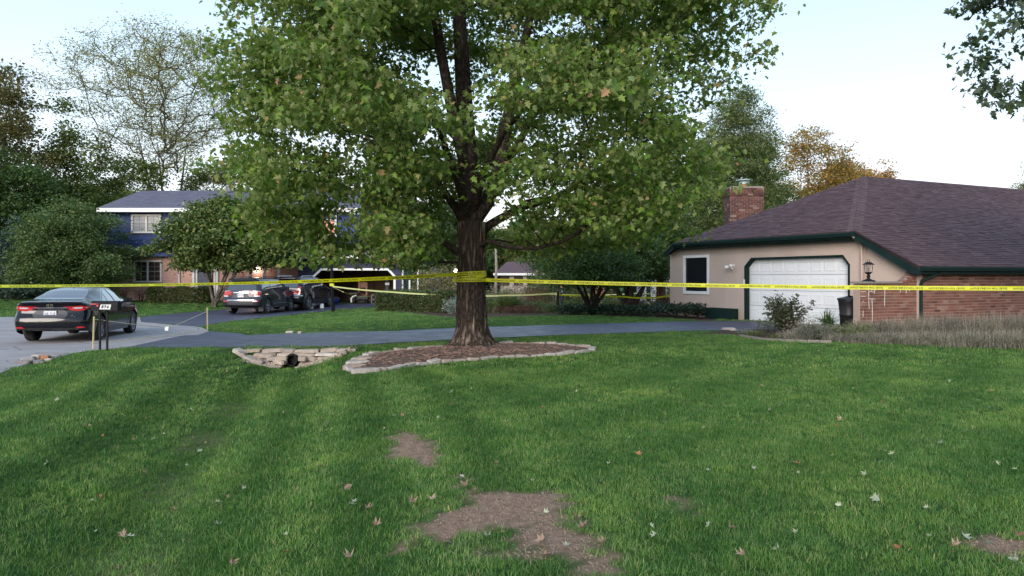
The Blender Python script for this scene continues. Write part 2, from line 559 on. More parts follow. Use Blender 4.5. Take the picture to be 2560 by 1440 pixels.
M_STUCCO = mat('stucco', (0.54, 0.430, 0.375), (0.46, 0.365, 0.315), 0.9, 0.9, 0.6, 60, spec=0.2, stretch=(1, 1, .45))
M_GREEN = mat('green_trim', (0.006, 0.020, 0.019), (0.009, 0.026, 0.025), 3, 0.6, spec=.15)
M_WHITE = mat('white_paint', (0.78, 0.78, 0.78), (0.70, 0.70, 0.71), 3, 0.5)
M_DOORW = mat('garage_door_white', (0.80, 0.81, 0.83), (0.74, 0.755, 0.78), 1.2, 0.45, 0.08, 40)
M_DARKGLASS = mat('dark_pane', (0.010, 0.011, 0.014), (0.014, 0.016, 0.020), 2, 0.12, spec=0.5)
M_BRICK = piece_mat('brick_red', [(0.0, (0.150, 0.062, 0.047)), (0.3, (0.205, 0.090, 0.066)), (0.55, (0.240, 0.112, 0.084)), (0.8, (0.180, 0.075, 0.056)), (0.93, (0.31, 0.19, 0.15)), (1.0, (0.085, 0.038, 0.032))], dirt=(0.10, 0.055, 0.045))
M_BRICKD = piece_mat('brick_sooty', [(0.0, (0.07, 0.034, 0.032)), (0.3, (0.13, 0.054, 0.044)), (0.6, (0.18, 0.080, 0.062)), (0.85, (0.09, 0.042, 0.036)), (1.0, (0.34, 0.24, 0.20))], dirt=(0.05, 0.035, 0.035))
M_MORTAR = mat('mortar', (0.40, 0.31, 0.26), (0.30, 0.23, 0.20), 5, 0.95, 0.3, 60)
M_SHINGLE = piece_mat('shingle_brown', [(0.0, (0.062, 0.036, 0.042)), (0.35, (0.086, 0.050, 0.056)), (0.6, (0.072, 0.042, 0.048)), (0.85, (0.112, 0.068, 0.073)), (1.0, (0.046, 0.027, 0.034))], scale=60, bump=0.4)
M_SHGREY = piece_mat('shingle_grey', [(0.0, (0.085, 0.088, 0.125)), (0.5, (0.115, 0.118, 0.160)), (1.0, (0.098, 0.100, 0.140))], scale=40, bump=0.3)
M_STONECAP = mat('cap_stone', (0.27, 0.245, 0.225), (0.20, 0.18, 0.165), 9, 0.9, 0.4, 70)
M_BLACK = mat('black_paint', (0.007, 0.007, 0.009), (0.012, 0.012, 0.014), 6, 0.6, spec=.2)

PIECE_MESH = {}
def unit_piece(name, kind, material):
    if name in PIECE_MESH: return PIECE_MESH[name]
    mb = MB()
    if kind == 'box': mb.box((0, 0, 0), (1, 1, 1))
    else:  # wedge tab: thick at its lower edge; x along, y up the slope, z out
        mb.add([(-.5, -.5, 0), (.5, -.5, 0), (-.5, -.5, 1), (.5, -.5, 1), (-.5, .5, .15), (.5, .5, .15), (-.5, .5, 0), (.5, .5, 0)],
               [(0, 1, 3, 2), (2, 3, 5, 4), (0, 2, 4, 6), (1, 7, 5, 3), (4, 5, 7, 6)])
    me = mb.mesh(name); me.materials.append(material)
    PIECE_MESH[name] = me
    return me

def place_pieces(name, mats_, mesh_name, kind, material, parent, limit=300, stuff_name=None):
    """mats_: list of 4x4 world matrices; the nearest ones become objects, the rest one joined part"""
    me = unit_piece(mesh_name, kind, material)
    root = parent
    while root.parent is not None: root = root.parent
    org = ORG.get(root.name, Vector((0, 0, 0)))
    camp = Vector((0, 0, EYE))
    mats_ = sorted(mats_, key=lambda M: (M.translation - camp).length)
    T = Matrix.Translation(-org)
    for M in mats_[:limit]:
        o = bpy.data.objects.new(name, me); COL.objects.link(o); o.parent = parent
        o.matrix_local = T @ M
    rest = mats_[limit:]
    if rest:
        base = [Vector(v.co) for v in me.vertices]; fs0 = [tuple(p.vertices) for p in me.polygons]
        vs, fs, va = [], [], []
        for k, M in enumerate(rest):
            b = len(vs); M2 = T @ M
            vs += [tuple(M2 @ q) for q in base]
            fs += [tuple(i + b for i in f) for f in fs0]
            r = random.random(); va += [r] * len(fs0)
        m2 = bpy.data.meshes.new(stuff_name or name + '_courses'); m2.from_pydata(vs, [], fs)
        a = m2.attributes.new('v', 'FLOAT', 'FACE'); a.data.foreach_set('value', va)
        m2.materials.append(material)
        o = bpy.data.objects.new(stuff_name or name + '_courses', m2); link(o, parent); tag(o, kind='stuff')

def frame_M(c, ex, ey, ez, sx, sy, sz):
    M = Matrix.Identity(4)
    for i, (e, s) in enumerate(((ex, sx), (ey, sy), (ez, sz))):
        for k in range(3): M[k][i] = e[k] * s
    for k in range(3): M[k][3] = c[k]
    return M

def row_span(poly, h):
    """x-interval of 2D polygon at height h"""
    xs = []
    n = len(poly)
    for i in range(n):
        (x1, y1), (x2, y2) = poly[i], poly[(i + 1) % n]
        if (y1 > h) != (y2 > h): xs.append(x1 + (h - y1) / (y2 - y1) * (x2 - x1))
    return (min(xs), max(xs)) if len(xs) >= 2 else None

def shingles(pts, course=0.143, tab=0.30, thick=0.014):
    """pts: planar 3D outline, first edge = eave. returns tab matrices"""
    p0 = Vector(pts[0]); ex = (Vector(pts[1]) - p0).normalized()
    nrm = None
    for q in pts[2:]:
        c = ex.cross(Vector(q) - p0)
        if c.length > 0.1: nrm = c.normalized(); break
    if nrm.z < 0: nrm = -nrm
    ey = nrm.cross(ex).normalized()
    if ey.z < 0: ey = -ey
    P2 = [((Vector(q) - p0).dot(ex), (Vector(q) - p0).dot(ey)) for q in pts]
    H = max(b for a, b in P2); out = []
    k = 0; h = 0.0
    while h < H - 0.03:
        sp = row_span(P2, min(h + course * 0.5, H - 0.01))
        if sp:
            a, b = sp; x = a - (0 if k % 2 == 0 else tab * 0.5) - random.random() * 0.1
            while x < b:
                w = tab * random.uniform(0.75, 1.2)
                x0, x1 = max(a, x), min(b, x + w)
                if x1 - x0 > 0.03:
                    c = p0 + ex * ((x0 + x1) / 2) + ey * (h + course * 0.55) + nrm * 0.004
                    th = thick * random.choice((0.6, 1.0, 1.5))
                    out.append(frame_M(c, ex, ey, nrm, (x1 - x0) - 0.004, course * 1.12 + random.uniform(-.01, .006), th))
                x += w
        h += course; k += 1
    return out

def slab(mb, pts, nrm_th):
    return mb.prism(pts, nrm_th)

def bricks_in(outline, fn, course=0.084, L=0.245, depth=0.05, proud=0.008, gap=0.012):
    """outline 2D (a, z); fn(a,z,d)->3D; returns matrices of bricks that lie inside"""
    zs = [z for a, z in outline]; out = []
    z = min(zs); k = 0
    o = fn(0, 0, 0); ea = (fn(1, 0, 0) - o).normalized(); ed = (fn(0, 0, 1) - o).normalized(); ez = Vector((0, 0, 1))
    while z < max(zs) - 0.03:
        sp = row_span(outline, z + course / 2)
        if sp:
            a, b = sp; x = a - (0 if k % 2 == 0 else L / 2)
            while x < b:
                x0, x1 = max(a, x), min(b, x + L)
                if x1 - x0 > 0.05:
                    c = fn((x0 + x1) / 2, z + course / 2, depth / 2 - proud + random.uniform(-.003, .003))
                    out.append(frame_M(c, ea, ed, ez, (x1 - x0) - gap, depth, course - gap))
                x += L
        z += course; k += 1
    return out
# ------------------------------------------------------------------ the garage end of the near house (right)
BX, BY = 10.46, 23.2
E1 = Vector((0.432, -0.902, 0)).normalized()
EN = Vector((0.902, 0.432, 0)).normalized()
def hp(u, v, z): return Vector((BX, BY, 0)) + E1 * u + EN * v + Vector((0, 0, z))
def hit(px, py, P0, N):
    d = Vector(((px - 1280) / FP, 1, -(py - HY) / FP)); o = Vector((0, 0, EYE))
    t_ = (P0 - o).dot(N) / d.dot(N)
    return o + d * t_
VW = 0.32           # stucco wall sits this far behind the gutter line
def fac(px, py, v=VW):
    p = hit(px, py, hp(0, v, 0), EN) - Vector((BX, BY, 0))
    return (p.dot(E1), p.z)
UB = 1.83
def brk(px, py, u=UB):
    p = hit(px, py, hp(u, 0, 0), E1) - Vector((BX, BY, 0))
    return (p.dot(EN), p.z)

RH = thing('garage_house', 'tan stucco and brick house with a white garage door and purple-brown shingle roof', 'house', (12, 26, 0))
uL = fac(1675, 700)[0]
zr = lambda u: 2.98 + 0.505 * (-u) - 0.30
# stucco facade with the door and window openings
door_o = [fac(1865, 806), fac(1865, 668), fac(1880, 650), fac(2106, 640), fac(2121, 662), fac(2121, 815)]
zb = 0.0
door_o[0] = (door_o[0][0], zb); door_o[5] = (door_o[4][0], zb)
# level the top edge
ztop = (door_o[2][1] + door_o[3][1]) / 2; zch = (door_o[1][1] + door_o[4][1]) / 2
door_o[2] = (door_o[2][0], ztop); door_o[3] = (door_o[3][0], ztop)
door_o[1] = (door_o[1][0], zch); door_o[4] = (door_o[4][0], zch)
uD0, uD1 = door_o[0][0], door_o[5][0]
w0 = fac(1711, 642); w1 = fac(1771, 733)
win = [(w0[0], w1[1]), (w0[0], w0[1]), (w1[0], w0[1]), (w1[0], w1[1])]
outer = [(uL, -0.3), (uL, 2.56), (-8.75, 2.80), (0.02, 2.80), (UB + 0.02, zr(UB) + 0.02), (UB + 0.02, -0.3), (uD1, -0.3), (uD1, zb)] + [door_o[4], door_o[3], door_o[2], door_o[1]] + [(uD0, zb), (uD0, -0.3)]
mb = MB()
wall_holes(mb, outer, [win], lambda a, b, d: hp(a, VW + d, b), 0.22)
# far side wall and rear, out of sight but closing the volume
mb.box(hp(uL + 0.11, VW + 5.1, 1.15), (10, 0.2, 2.9), rz=math.atan2(EN.y, EN.x))
mb.build('stucco_wall', M_STUCCO, RH)
# garage door: 4 sections x 8 raised panels
gd = MB(); zh = (ztop - zb) / 4; VD = VW + 0.17
for k in range(4):
    c = hp((uD0 + uD1) / 2, VD + 0.02, zb + zh * (k + 0.5))
    gd.box(c, (uD1 - uD0, 0.04, zh - 0.012), rz=math.atan2(E1.y, E1.x))
gdo = gd.build('garage_door', M_DOORW, RH)
pw = (uD1 - uD0) / 8
pan = MB()
fr = 0.028
# one raised field with sloping borders, shared by all panels
pan.add([(-.5, 0, -.5), (.5, 0, -.5), (.5, 0, .5), (-.5, 0, .5), (-.43, -1, -.40), (.43, -1, -.40), (.43, -1, .40), (-.43, -1, .40),
         (-.38, -.35, -.33), (.38, -.35, -.33), (.38, -.35, .33), (-.38, -.35, .33)],
        [(0, 1, 5, 4), (1, 2, 6, 5), (2, 3, 7, 6), (3, 0, 4, 7), (4, 5, 9, 8), (5, 6, 10, 9), (6, 7, 11, 10), (7, 4, 8, 11), (8, 9, 10, 11)])
pme = pan.mesh('panel'); pme.materials.append(M_DOORW)
for k in range(4):
    for j in range(8):
        o = bpy.data.objects.new('panel', pme); link(o, gdo)
        M = frame_M(hp(uD0 + pw * (j + 0.5), VD - 0.001, zb + zh * (k + 0.5)), E1, EN, Vector((0, 0, 1)), pw * 0.82, 0.010, zh * 0.64)
        o.matrix_local = Matrix.Translation(-ORG[RH.name]) @ M
# dark green frame: reveal lining plus a narrow casing
tr = MB()
cas = [(uD0 - 0.06, zb)] + [(door_o[1][0] - 0.06, zch + 0.02), (door_o[2][0] - 0.025, ztop + 0.06), (door_o[3][0] + 0.025, ztop + 0.06), (door_o[4][0] + 0.06, zch + 0.02), (uD1 + 0.06, zb)]
inn = [(uD1, zb), door_o[4], door_o[3], door_o[2], door_o[1], (uD0, zb)]
wall_holes(tr, cas + inn, [], lambda a, b, d: hp(a, VW - 0.03 + d, b), 0.03)
for (a, b), (c, d) in zip(inn[:-1], inn[1:]):
    A, B_ = Vector((a, b)), Vector((c, d))
    nn = Vector((-(B_ - A).y, (B_ - A).x)).normalized() * 0.012
    cc = Vector(((uD0 + uD1) / 2, 1.0))
    if nn.dot(cc - A) < 0: nn = -nn
    tr.prism([hp(A.x, VW, A.y), hp(B_.x, VW, B_.y), hp(B_.x + nn.x, VW, B_.y + nn.y), hp(A.x + nn.x, VW, A.y + nn.y)], EN * 0.16)
# chamfer fillers in front of the door corners
tr.prism([hp(uD0, VD - 0.012, ztop), hp(uD0, VD - 0.012, zch), hp(door_o[2][0], VD - 0.012, ztop)], EN * 0.01)
tr.prism([hp(uD1, VD - 0.012, ztop), hp(door_o[3][0], VD - 0.012, ztop), hp(uD1, VD - 0.012, zch)], EN * 0.01)
tr.build('door_frame', M_GREEN, RH)
MB().box(hp(uD0 - 0.05, VW - 0.045, 1.42), (0.05, 0.05, 0.16), rz=math.atan2(E1.y, E1.x)).build('keypad', M_WHITE, RH)
# window
wf = MB()
a0, z0 = win[0]; a1, z1 = win[2]
wall_holes(wf, [(a0 - .05, z0 - .05), (a0 - .05, z1 + .05), (a1 + .05, z1 + .05), (a1 + .05, z0 - .05)],
           [[(a0 + .055, z0 + .07), (a0 + .055, z1 - .055), (a1 - .055, z1 - .055), (a1 - .055, z0 + .07)]], lambda a, b, d: hp(a, VW - 0.035 + d, b), 0.09)
wfo = wf.build('window', M_WHITE, RH)
MB().prism([hp(a0 + .05, VW + .03, z0 + .05), hp(a0 + .05, VW + .03, z1 - .05), hp(a1 - .05, VW + .03, z1 - .05), hp(a1 - .05, VW + .03, z0 + .05)], EN * 0.01).build('pane', M_DARKGLASS, wfo)
# roof planes
ZR = 5.62; R0 = (-5.12, 6.54)
pl_R = [hp(2.18, -0.02, 1.88), hp(2.18, 18, 1.88), hp(R0[0], 18, ZR), hp(R0[0], R0[1], ZR), hp(0, -0.02, 2.98)]
pl_L = [hp(-8.78, -0.02, 3.00), hp(0, -0.02, 2.98), hp(R0[0], R0[1], ZR)]
pl_F = [hp(-9.45, 18, 2.62), hp(-9.45, -0.02, 2.62), hp(-8.78, -0.02, 3.00), hp(R0[0], R0[1], ZR), hp(R0[0], 18, ZR)]
roof = MB()
for P in (pl_R, pl_L, pl_F): roof.prism(P, (0, 0, -0.10))
ro = roof.build('roof', mat('roof_felt', (0.06, 0.042, 0.046), None, 20, 0.95), RH)
ms = shingles([pl_R[0], pl_R[1], pl_R[2], pl_R[3], pl_R[4]]) + shingles([pl_L[0], pl_L[1], pl_L[2]])
place_pieces('shingle', ms, 'shingle', 'wedge', M_SHINGLE, ro)
place = []
# ridge and hip caps, folded over the edge
def caps(a, b, n1, n2, w=0.17, L=0.21):
    d = (b - a); n = int(d.length / L); e = d.normalized(); out = MB()
    for k in range(n):
        c = a + e * (L * (k + 0.5))
        lift = 0.012 + 0.006 * (k % 2)
        s1 = n1.cross(e).normalized() * w; s2 = n2.cross(e).normalized() * w
        up = (n1 + n2).normalized() * lift; hl = e * (L * 0.56)
        for s_ in (s1, -s2):
            nn = n1 if s_ is s1 else n2
            out.prism([c - hl + up, c + hl + up * 0.5, c + hl + s_ + nn * 0.01, c - hl + s_ + nn * lift], -nn * 0.008)
    return out
def pn(P):
    n_ = (P[1] - P[0]).cross(P[-1] - P[0]).normalized()
    return n_ if n_.z > 0 else -n_
nR, nL, nF = pn(pl_R), pn(pl_L), pn(pl_F)
cp = caps(hp(0, 0, 3.0), hp(R0[0], R0[1], ZR), nL, nR, w=0.22)
c2 = caps(hp(R0[0], R0[1], ZR), hp(R0[0], 18, ZR), nF, nR)
c3 = caps(hp(-8.78, 0, 3.0), hp(R0[0], R0[1], ZR), nF, nL, w=0.13)
for q in (c2, c3): cp.add(q.v, q.f)
cp.build('ridge_cap', M_SHINGLE, ro, kind='stuff')
# gutters, fascia, rakes
gt = MB()
def gut(a, b, outv):
    prof = [(0.0, 0.0), (0.11, 0.0), (0.12, -0.03), (0.10, -0.12), (0.0, -0.14)]
    pts = [a + outv * x + Vector((0, 0, z)) for x, z in prof]
    gt.prism(pts, b - a)
gut(hp(-8.82, -0.01, 2.97), hp(0.03, -0.01, 2.95), -EN)
gut(hp(2.19, 0.0, 1.87), hp(2.19, 18, 1.87), E1)
gt.build('gutter', M_GREEN, RH)
fs_ = MB()
fs_.prism([hp(-8.8, 0.0, 2.98), hp(0, 0, 2.96), hp(0, 0, 2.76), hp(-8.8, 0, 2.76)], EN * 0.03)
fs_.prism([hp(2.17, -0.01, 1.86), hp(2.17, 18, 1.86), hp(2.17, 18, 1.66), hp(2.17, -0.01, 1.66)], -E1 * 0.03)
# rake board running down to the right, and the short return at the far corner
fs_.prism([hp(-0.02, -0.02, 2.97), hp(2.19, -0.02, 1.86), hp(2.19, -0.02, 1.62), hp(1.95, -0.02, 1.66), hp(-0.02, -0.02, 2.74)], EN * 0.035)
fs_.prism([hp(-8.78, -0.02, 2.98), hp(-8.78, -0.02, 2.76), hp(-9.47, -0.02, 2.40), hp(-9.47, -0.02, 2.60)], EN * 0.035)
fs_.build('fascia', M_GREEN, RH)
sf = MB()
sf.prism([hp(-9.4, 0.03, 2.72), hp(0, 0.03, 2.72), hp(0, VW, 2.74), hp(-9.4, VW, 2.74)], (0, 0, -0.02))
sf.prism([hp(UB, -0.01, 1.68), hp(2.15, -0.01, 1.68), hp(2.15, 18, 1.68), hp(UB, 18, 1.68)], (0, 0, -0.02))
sf.prism([hp(0, 0.02, 2.76), hp(2.12, 0.02, 1.70), hp(2.12, VW, 1.70), hp(0, VW, 2.76)], (0, 0, -0.02))
sf.build('soffit', M_GREEN, RH)
# tan downspout at the corner
ds = MB().tube([hp(-0.05, -0.05, 2.86), hp(0.0, 0.05, 2.74), hp(0.05, VW - 0.08, 2.55), hp(0.05, VW - 0.06, 0.1)], 0.045, 6)
ds.box(hp(0.15, VW - 0.012, 1.35), (0.05, 0.02, 2.7), rz=math.atan2(E1.y, E1.x))
ds.build('downspout', mat('tan_metal', (0.46, 0.36, 0.31), (0.40, 0.31, 0.27), 4, 0.6), RH, label='tan downspout beside the garage door')
# brick wall and low wing wall with its swept top
vL = brk(2150, 700)[0]; zc = brk(2150, 709)[1]
arc = [brk(2250, 707), brk(2264, 702), brk(2275, 693), brk(2284, 681), brk(2289, 668)]
arc[0] = (arc[0][0], zc)
out_b = [(vL, -0.2), (vL, zc)] + arc + [(arc[-1][0] + .01, 1.70), (13, 1.70), (13, -0.2)]
bm_ = MB()
wall_holes(bm_, out_b, [], lambda a, b, d: hp(UB - d, a, b), 0.22)
bw = bm_.build('brick_wall', M_MORTAR, RH)
brs = bricks_in(out_b, lambda a, b, d: hp(UB - d, a, b))
brs = [M for M in brs if M.translation.z > 0.1]
place_pieces('brick', brs, 'brick', 'box', M_BRICK, bw)
# coping: stone cap then bricks on edge following the sweep
cpm = MB().box(hp(UB - 0.10, (vL + arc[0][0]) / 2 - 0.03, zc + 0.03), (abs(arc[0][0] - vL) + 0.10, 0.32, 0.055), rz=math.atan2(EN.y, EN.x))
cpm.build('cap_stone', M_STONECAP, RH)
sold = MB(); A = resample(arc, 13)
for i in range(12):
    (a1_, b1_), (a2_, b2_) = A[i], A[i + 1]
    d_ = Vector((a2_ - a1_, b2_ - b1_)); nn = Vector((-d_.y, d_.x)).normalized()
    e_ = d_ * 0.04
    q = [(a1_ + e_.x, b1_ + e_.y), (a2_ - e_.x, b2_ - e_.y), (a2_ - e_.x - nn.x * .11, b2_ - e_.y - nn.y * .11), (a1_ + e_.x - nn.x * .11, b1_ + e_.y - nn.y * .11)]
    sold = MB().prism([hp(UB + 0.028, a, b) for a, b in q], -E1 * 0.27)
    sold.build('coping_brick', M_BRICK, bw)
st = MB()
for pts in ([(2171, 712), (2171, 748), (2172, 772)], [(2178, 712), (2178.5, 728)], [(2179, 748), (2180, 775), (2179.5, 806)], [(2187, 712), (2187, 726), (2184, 735)], [(2211, 722), (2211, 740), (2210.5, 766)],
            [(2151, 729), (2163, 729)], [(2151, 741), (2163, 741)], [(2172, 729), (2186, 729)], [(2171, 747), (2186, 747)], [(2157, 752), (2157, 756)], [(2157, 776), (2157, 792)], [(2250, 722), (2250, 731)], [(2265, 722), (2265, 733)], [(2273, 722), (2273, 728)]):
    st.tube([hp(UB + 0.009, *brk(x + random.uniform(-.4, .4), y)) for x, y in pts], 0.011, 4)
st.build('lime_stain', mat('lime', (0.62, 0.58, 0.55), (0.5, 0.45, 0.42), 20, 0.95), bw, label='white lime streaks run down the brick joints')
# green downspout on the brick wall
v2 = brk(2297, 700)[0]; v3 = brk(2318, 675)[0]
MB().tube([hp(2.2, v3, 1.76), hp(2.14, v3, 1.66), hp(1.93, v2, 1.47), hp(1.90, v2, 1.36), hp(1.90, v2, 0.15)], 0.048, 8).build('downspout', M_GREEN, RH, label='dark green downspout on the brick wall')
# chimney
ch = MB(); cx, cy = 10.42, 34.2
ch.box((cx, cy, 3.9), (1.46, 1.0, 3.30)); ch.box((cx, cy, 5.47), (1.50, 1.04, 0.20))
cho = ch.build('chimney', M_MORTAR, RH)
brc = []
for side in range(4):
    if side == 0: fn = lambda a, b, d: Vector((cx - 0.73 + a, cy - 0.5 + d, b)); Lx = 1.46
    if side == 1: fn = lambda a, b, d: Vector((cx - 0.73 + d, cy + 0.5 - a, b)); Lx = 1.0
    if side == 2: fn = lambda a, b, d: Vector((cx + 0.73 - d, cy - 0.5 + a, b)); Lx = 1.0
    if side == 3: fn = lambda a, b, d: Vector((cx + 0.73 - a, cy + 0.5 - d, b)); Lx = 1.46
    brc += bricks_in([(0, 3.2), (Lx, 3.2), (Lx, 5.2), (0, 5.2)], fn, course=0.088, L=0.25, proud=0.012)
    brc += bricks_in([(0, 5.2), (Lx, 5.2), (Lx, 5.56), (0, 5.56)], fn, course=0.088, L=0.25, proud=0.045 if side in (0, 3) else 0.04)
place_pieces('brick', brc, 'sooty_brick', 'box', M_BRICKD, cho, limit=0)
MB().box((cx, cy, 5.60), (1.42, 0.98, 0.05)).build('cap', M_STONECAP, cho)
MB().lathe((cx + 0.02, cy, 5.62), [(0.20, 0), (0.19, 0.13)], 12).build('flue', mat('clay', (0.42, 0.16, 0.08), None, 8, 0.8), cho)
MB().lathe((cx + 0.02, cy, 5.75), [(0.23, 0), (0.23, 0.16), (0.38, 0.17), (0.36, 0.21), (0.05, 0.23)], 14).build('flue_cap', mat('galvanised', (0.42, 0.50, 0.48), (0.32, 0.40, 0.38), 9, 0.5, metal=0.4), cho)
# security lamp on the stucco
u_, z_ = fac(1833, 667)
sl = MB()
sl.lathe(hp(u_ + .05, VW - 0.02, z_ + .02), [(0.06, -0.02), (0.06, 0.02)], 12, 'Y')
for s in (-1, 1):
    c0 = hp(u_ + .05 + s * 0.04, VW - 0.05, z_ + .02); c1 = hp(u_ - .02 + s * 0.14, VW - 0.25, z_ + .03 * s)
    sl.tube([c0, c0.lerp(c1, .5), c0.lerp(c1, .52), c1], [0.02, 0.02, 0.05, 0.07], 10)
sl.tube([hp(u_ + .05, VW - .04, z_), hp(u_ + .06, VW - .12, z_ - .10)], [0.02, 0.045], 8)
sl.build('security_lamp', M_WHITE, RH, smooth=True)
# ------------------------------------------------------------------ the blue two-storey house behind the neighbour's drive
BH = thing('blue_house', 'two-storey navy blue and pink brick house with an attached open garage', 'house', (-17, 48, 0))
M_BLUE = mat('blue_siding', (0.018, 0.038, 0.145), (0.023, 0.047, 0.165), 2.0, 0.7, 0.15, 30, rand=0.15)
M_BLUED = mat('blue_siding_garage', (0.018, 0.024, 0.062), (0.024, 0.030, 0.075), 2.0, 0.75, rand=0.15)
t = NT('pink_brick')
P_ = t.pos(); sx = t.new('ShaderNodeSeparateXYZ'); t.link(P_, sx.inputs[0])
cx_ = t.new('ShaderNodeCombineXYZ'); t.link(sx.outputs['X'], cx_.inputs[0]); t.link(sx.outputs['Z'], cx_.inputs[1])
bt = t.new('ShaderNodeTexBrick'); t.link(cx_.outputs[0], bt.inputs['Vector'])
for k, v in (('Scale', 1.0), ('Brick Width', 0.215), ('Row Height', 0.075), ('Mortar Size', 0.010), ('Bias', -0.2)): bt.inputs[k].default_value = v
bt.inputs['Color1'].default_value = (0.50, 0.245, 0.185, 1); bt.inputs['Color2'].default_value = (0.32, 0.15, 0.115, 1); bt.inputs['Mortar'].default_value = (0.52, 0.42, 0.38, 1)
c = t.mix(t.ramp(t.noise(P_, 7, 5, 0.75), [(0.58, (0,) * 3), (0.68, (0.65,) * 3)]), bt.outputs['Color'], (0.50, 0.40, 0.37))
t.set(Base_Color=c, Roughness=0.9); t.bump(bt.outputs['Fac'], -0.4, 0.01)
M_PBRICK = t.m
Yf = 48.5; Yu = 48.1
xl, xr = at(268, 0, Yf).x, at(886, 0, Yu).x
xg0, xg1 = at(745, 0, 46.5).x, at(1003, 0, 46.5).x
mb = MB()
mb.box(((xl + xg0) / 2, Yf + 0.1, 1.45), (xg0 - xl, 0.2, 3.1))
mb.box((xl + 0.1, Yf + 4.7, 1.45), (0.2, 9, 3.1))
mb.build('brick_wall', M_PBRICK, BH)
up = MB()
up.box(((xl + xr) / 2, Yu + 4.7, 4.36), (xr - xl - 0.1, 9.2, 2.84))
up.prism([(xl + .05, Yu + .1, 5.75), (xl + .05, 57.3, 5.75), (xl + .05, 53, 7.4)], (0.2, 0, 0))
up.prism([(xr - .25, Yu + .1, 5.75), (xr - .25, 57.3, 5.75), (xr - .25, 53, 7.4)], (0.2, 0, 0))
up.build('upper_wall', M_BLUE, BH)
ex = 0.255; n_ = 11
bme = MB().add([(-.5, -.012, -.5), (.5, -.012, -.5), (.5, 0.03, -.5), (-.5, 0.03, -.5), (-.5, 0.018, .5), (.5, 0.018, .5), (.5, 0.03, .5), (-.5, 0.03, .5)],
               [(0, 1, 5, 4), (0, 3, 2, 1), (4, 5, 6, 7), (0, 4, 7, 3), (1, 2, 6, 5)]).mesh('board')
def board(x0, x1, y, z, h, material, name='board'):
    me = bme.copy(); me.materials.append(material)
    o = bpy.data.objects.new(name, me); link(o, BH)
    o.location = Vector(((x0 + x1) / 2, y, z)) - ORG[BH.name]; o.scale = (x1 - x0, 1, h * 1.05)
for k in range(n_): board(xl, xr, Yu, 2.94 + ex * (k + .5), ex, M_BLUE)
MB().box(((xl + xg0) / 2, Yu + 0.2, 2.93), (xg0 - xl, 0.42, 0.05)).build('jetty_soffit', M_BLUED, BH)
# roof
def roofbox(pts, th=0.12): return MB().prism(pts, (0, 0, -th))
rx0, rx1 = at(243, 0, 47.5).x, xr + 0.35
zE, zRi = 5.93, 7.62
rb = roofbox([(rx0, 47.5, zE), (rx1, 47.5, zE), (rx1, 53, zRi), (rx0, 53, zRi)])
rb.prism([(rx0, 58.4, zE), (rx0, 53, zRi), (rx1, 53, zRi), (rx1, 58.4, zE)], (0, 0, -.12))
rbo = rb.build('roof', M_SHGREY, BH)
sh = shingles([Vector((rx0, 47.5, zE)), Vector((rx1, 47.5, zE)), Vector((rx1, 53, zRi)), Vector((rx0, 53, zRi))], course=0.20, tab=0.5, thick=0.012)
place_pieces('shingle', sh, 'grey_shingle', 'wedge', M_SHGREY, rbo, limit=0)
ea = MB()
ea.box(((rx0 + rx1) / 2, 47.46, 5.80), (rx1 - rx0, 0.08, 0.24))
ea.box(((rx0 + rx1) / 2, 47.80, 5.70), (rx1 - rx0, 0.62, 0.03))
for x in (rx0 + 0.03, rx1 - 0.03): ea.prism([(x, 47.5, 5.90), (x, 53, 7.58), (x, 53, 7.40), (x, 47.5, 5.70)], (0.04, 0, 0))
ea.box((xr + 0.1, 47.8, 5.62), (0.5, 0.6, 0.16))
ea.build('eave_board', M_WHITE, BH)
MB().lathe((at(572, 0, 52.5).x, 52.5, 7.5), [(0.16, 0), (0.16, 0.32), (0.22, 0.33), (0.22, 0.42), (0.14, 0.48)], 10).build('roof_vent', mat('grey_metal', (0.22, 0.22, 0.24), None, 9, 0.6), BH)

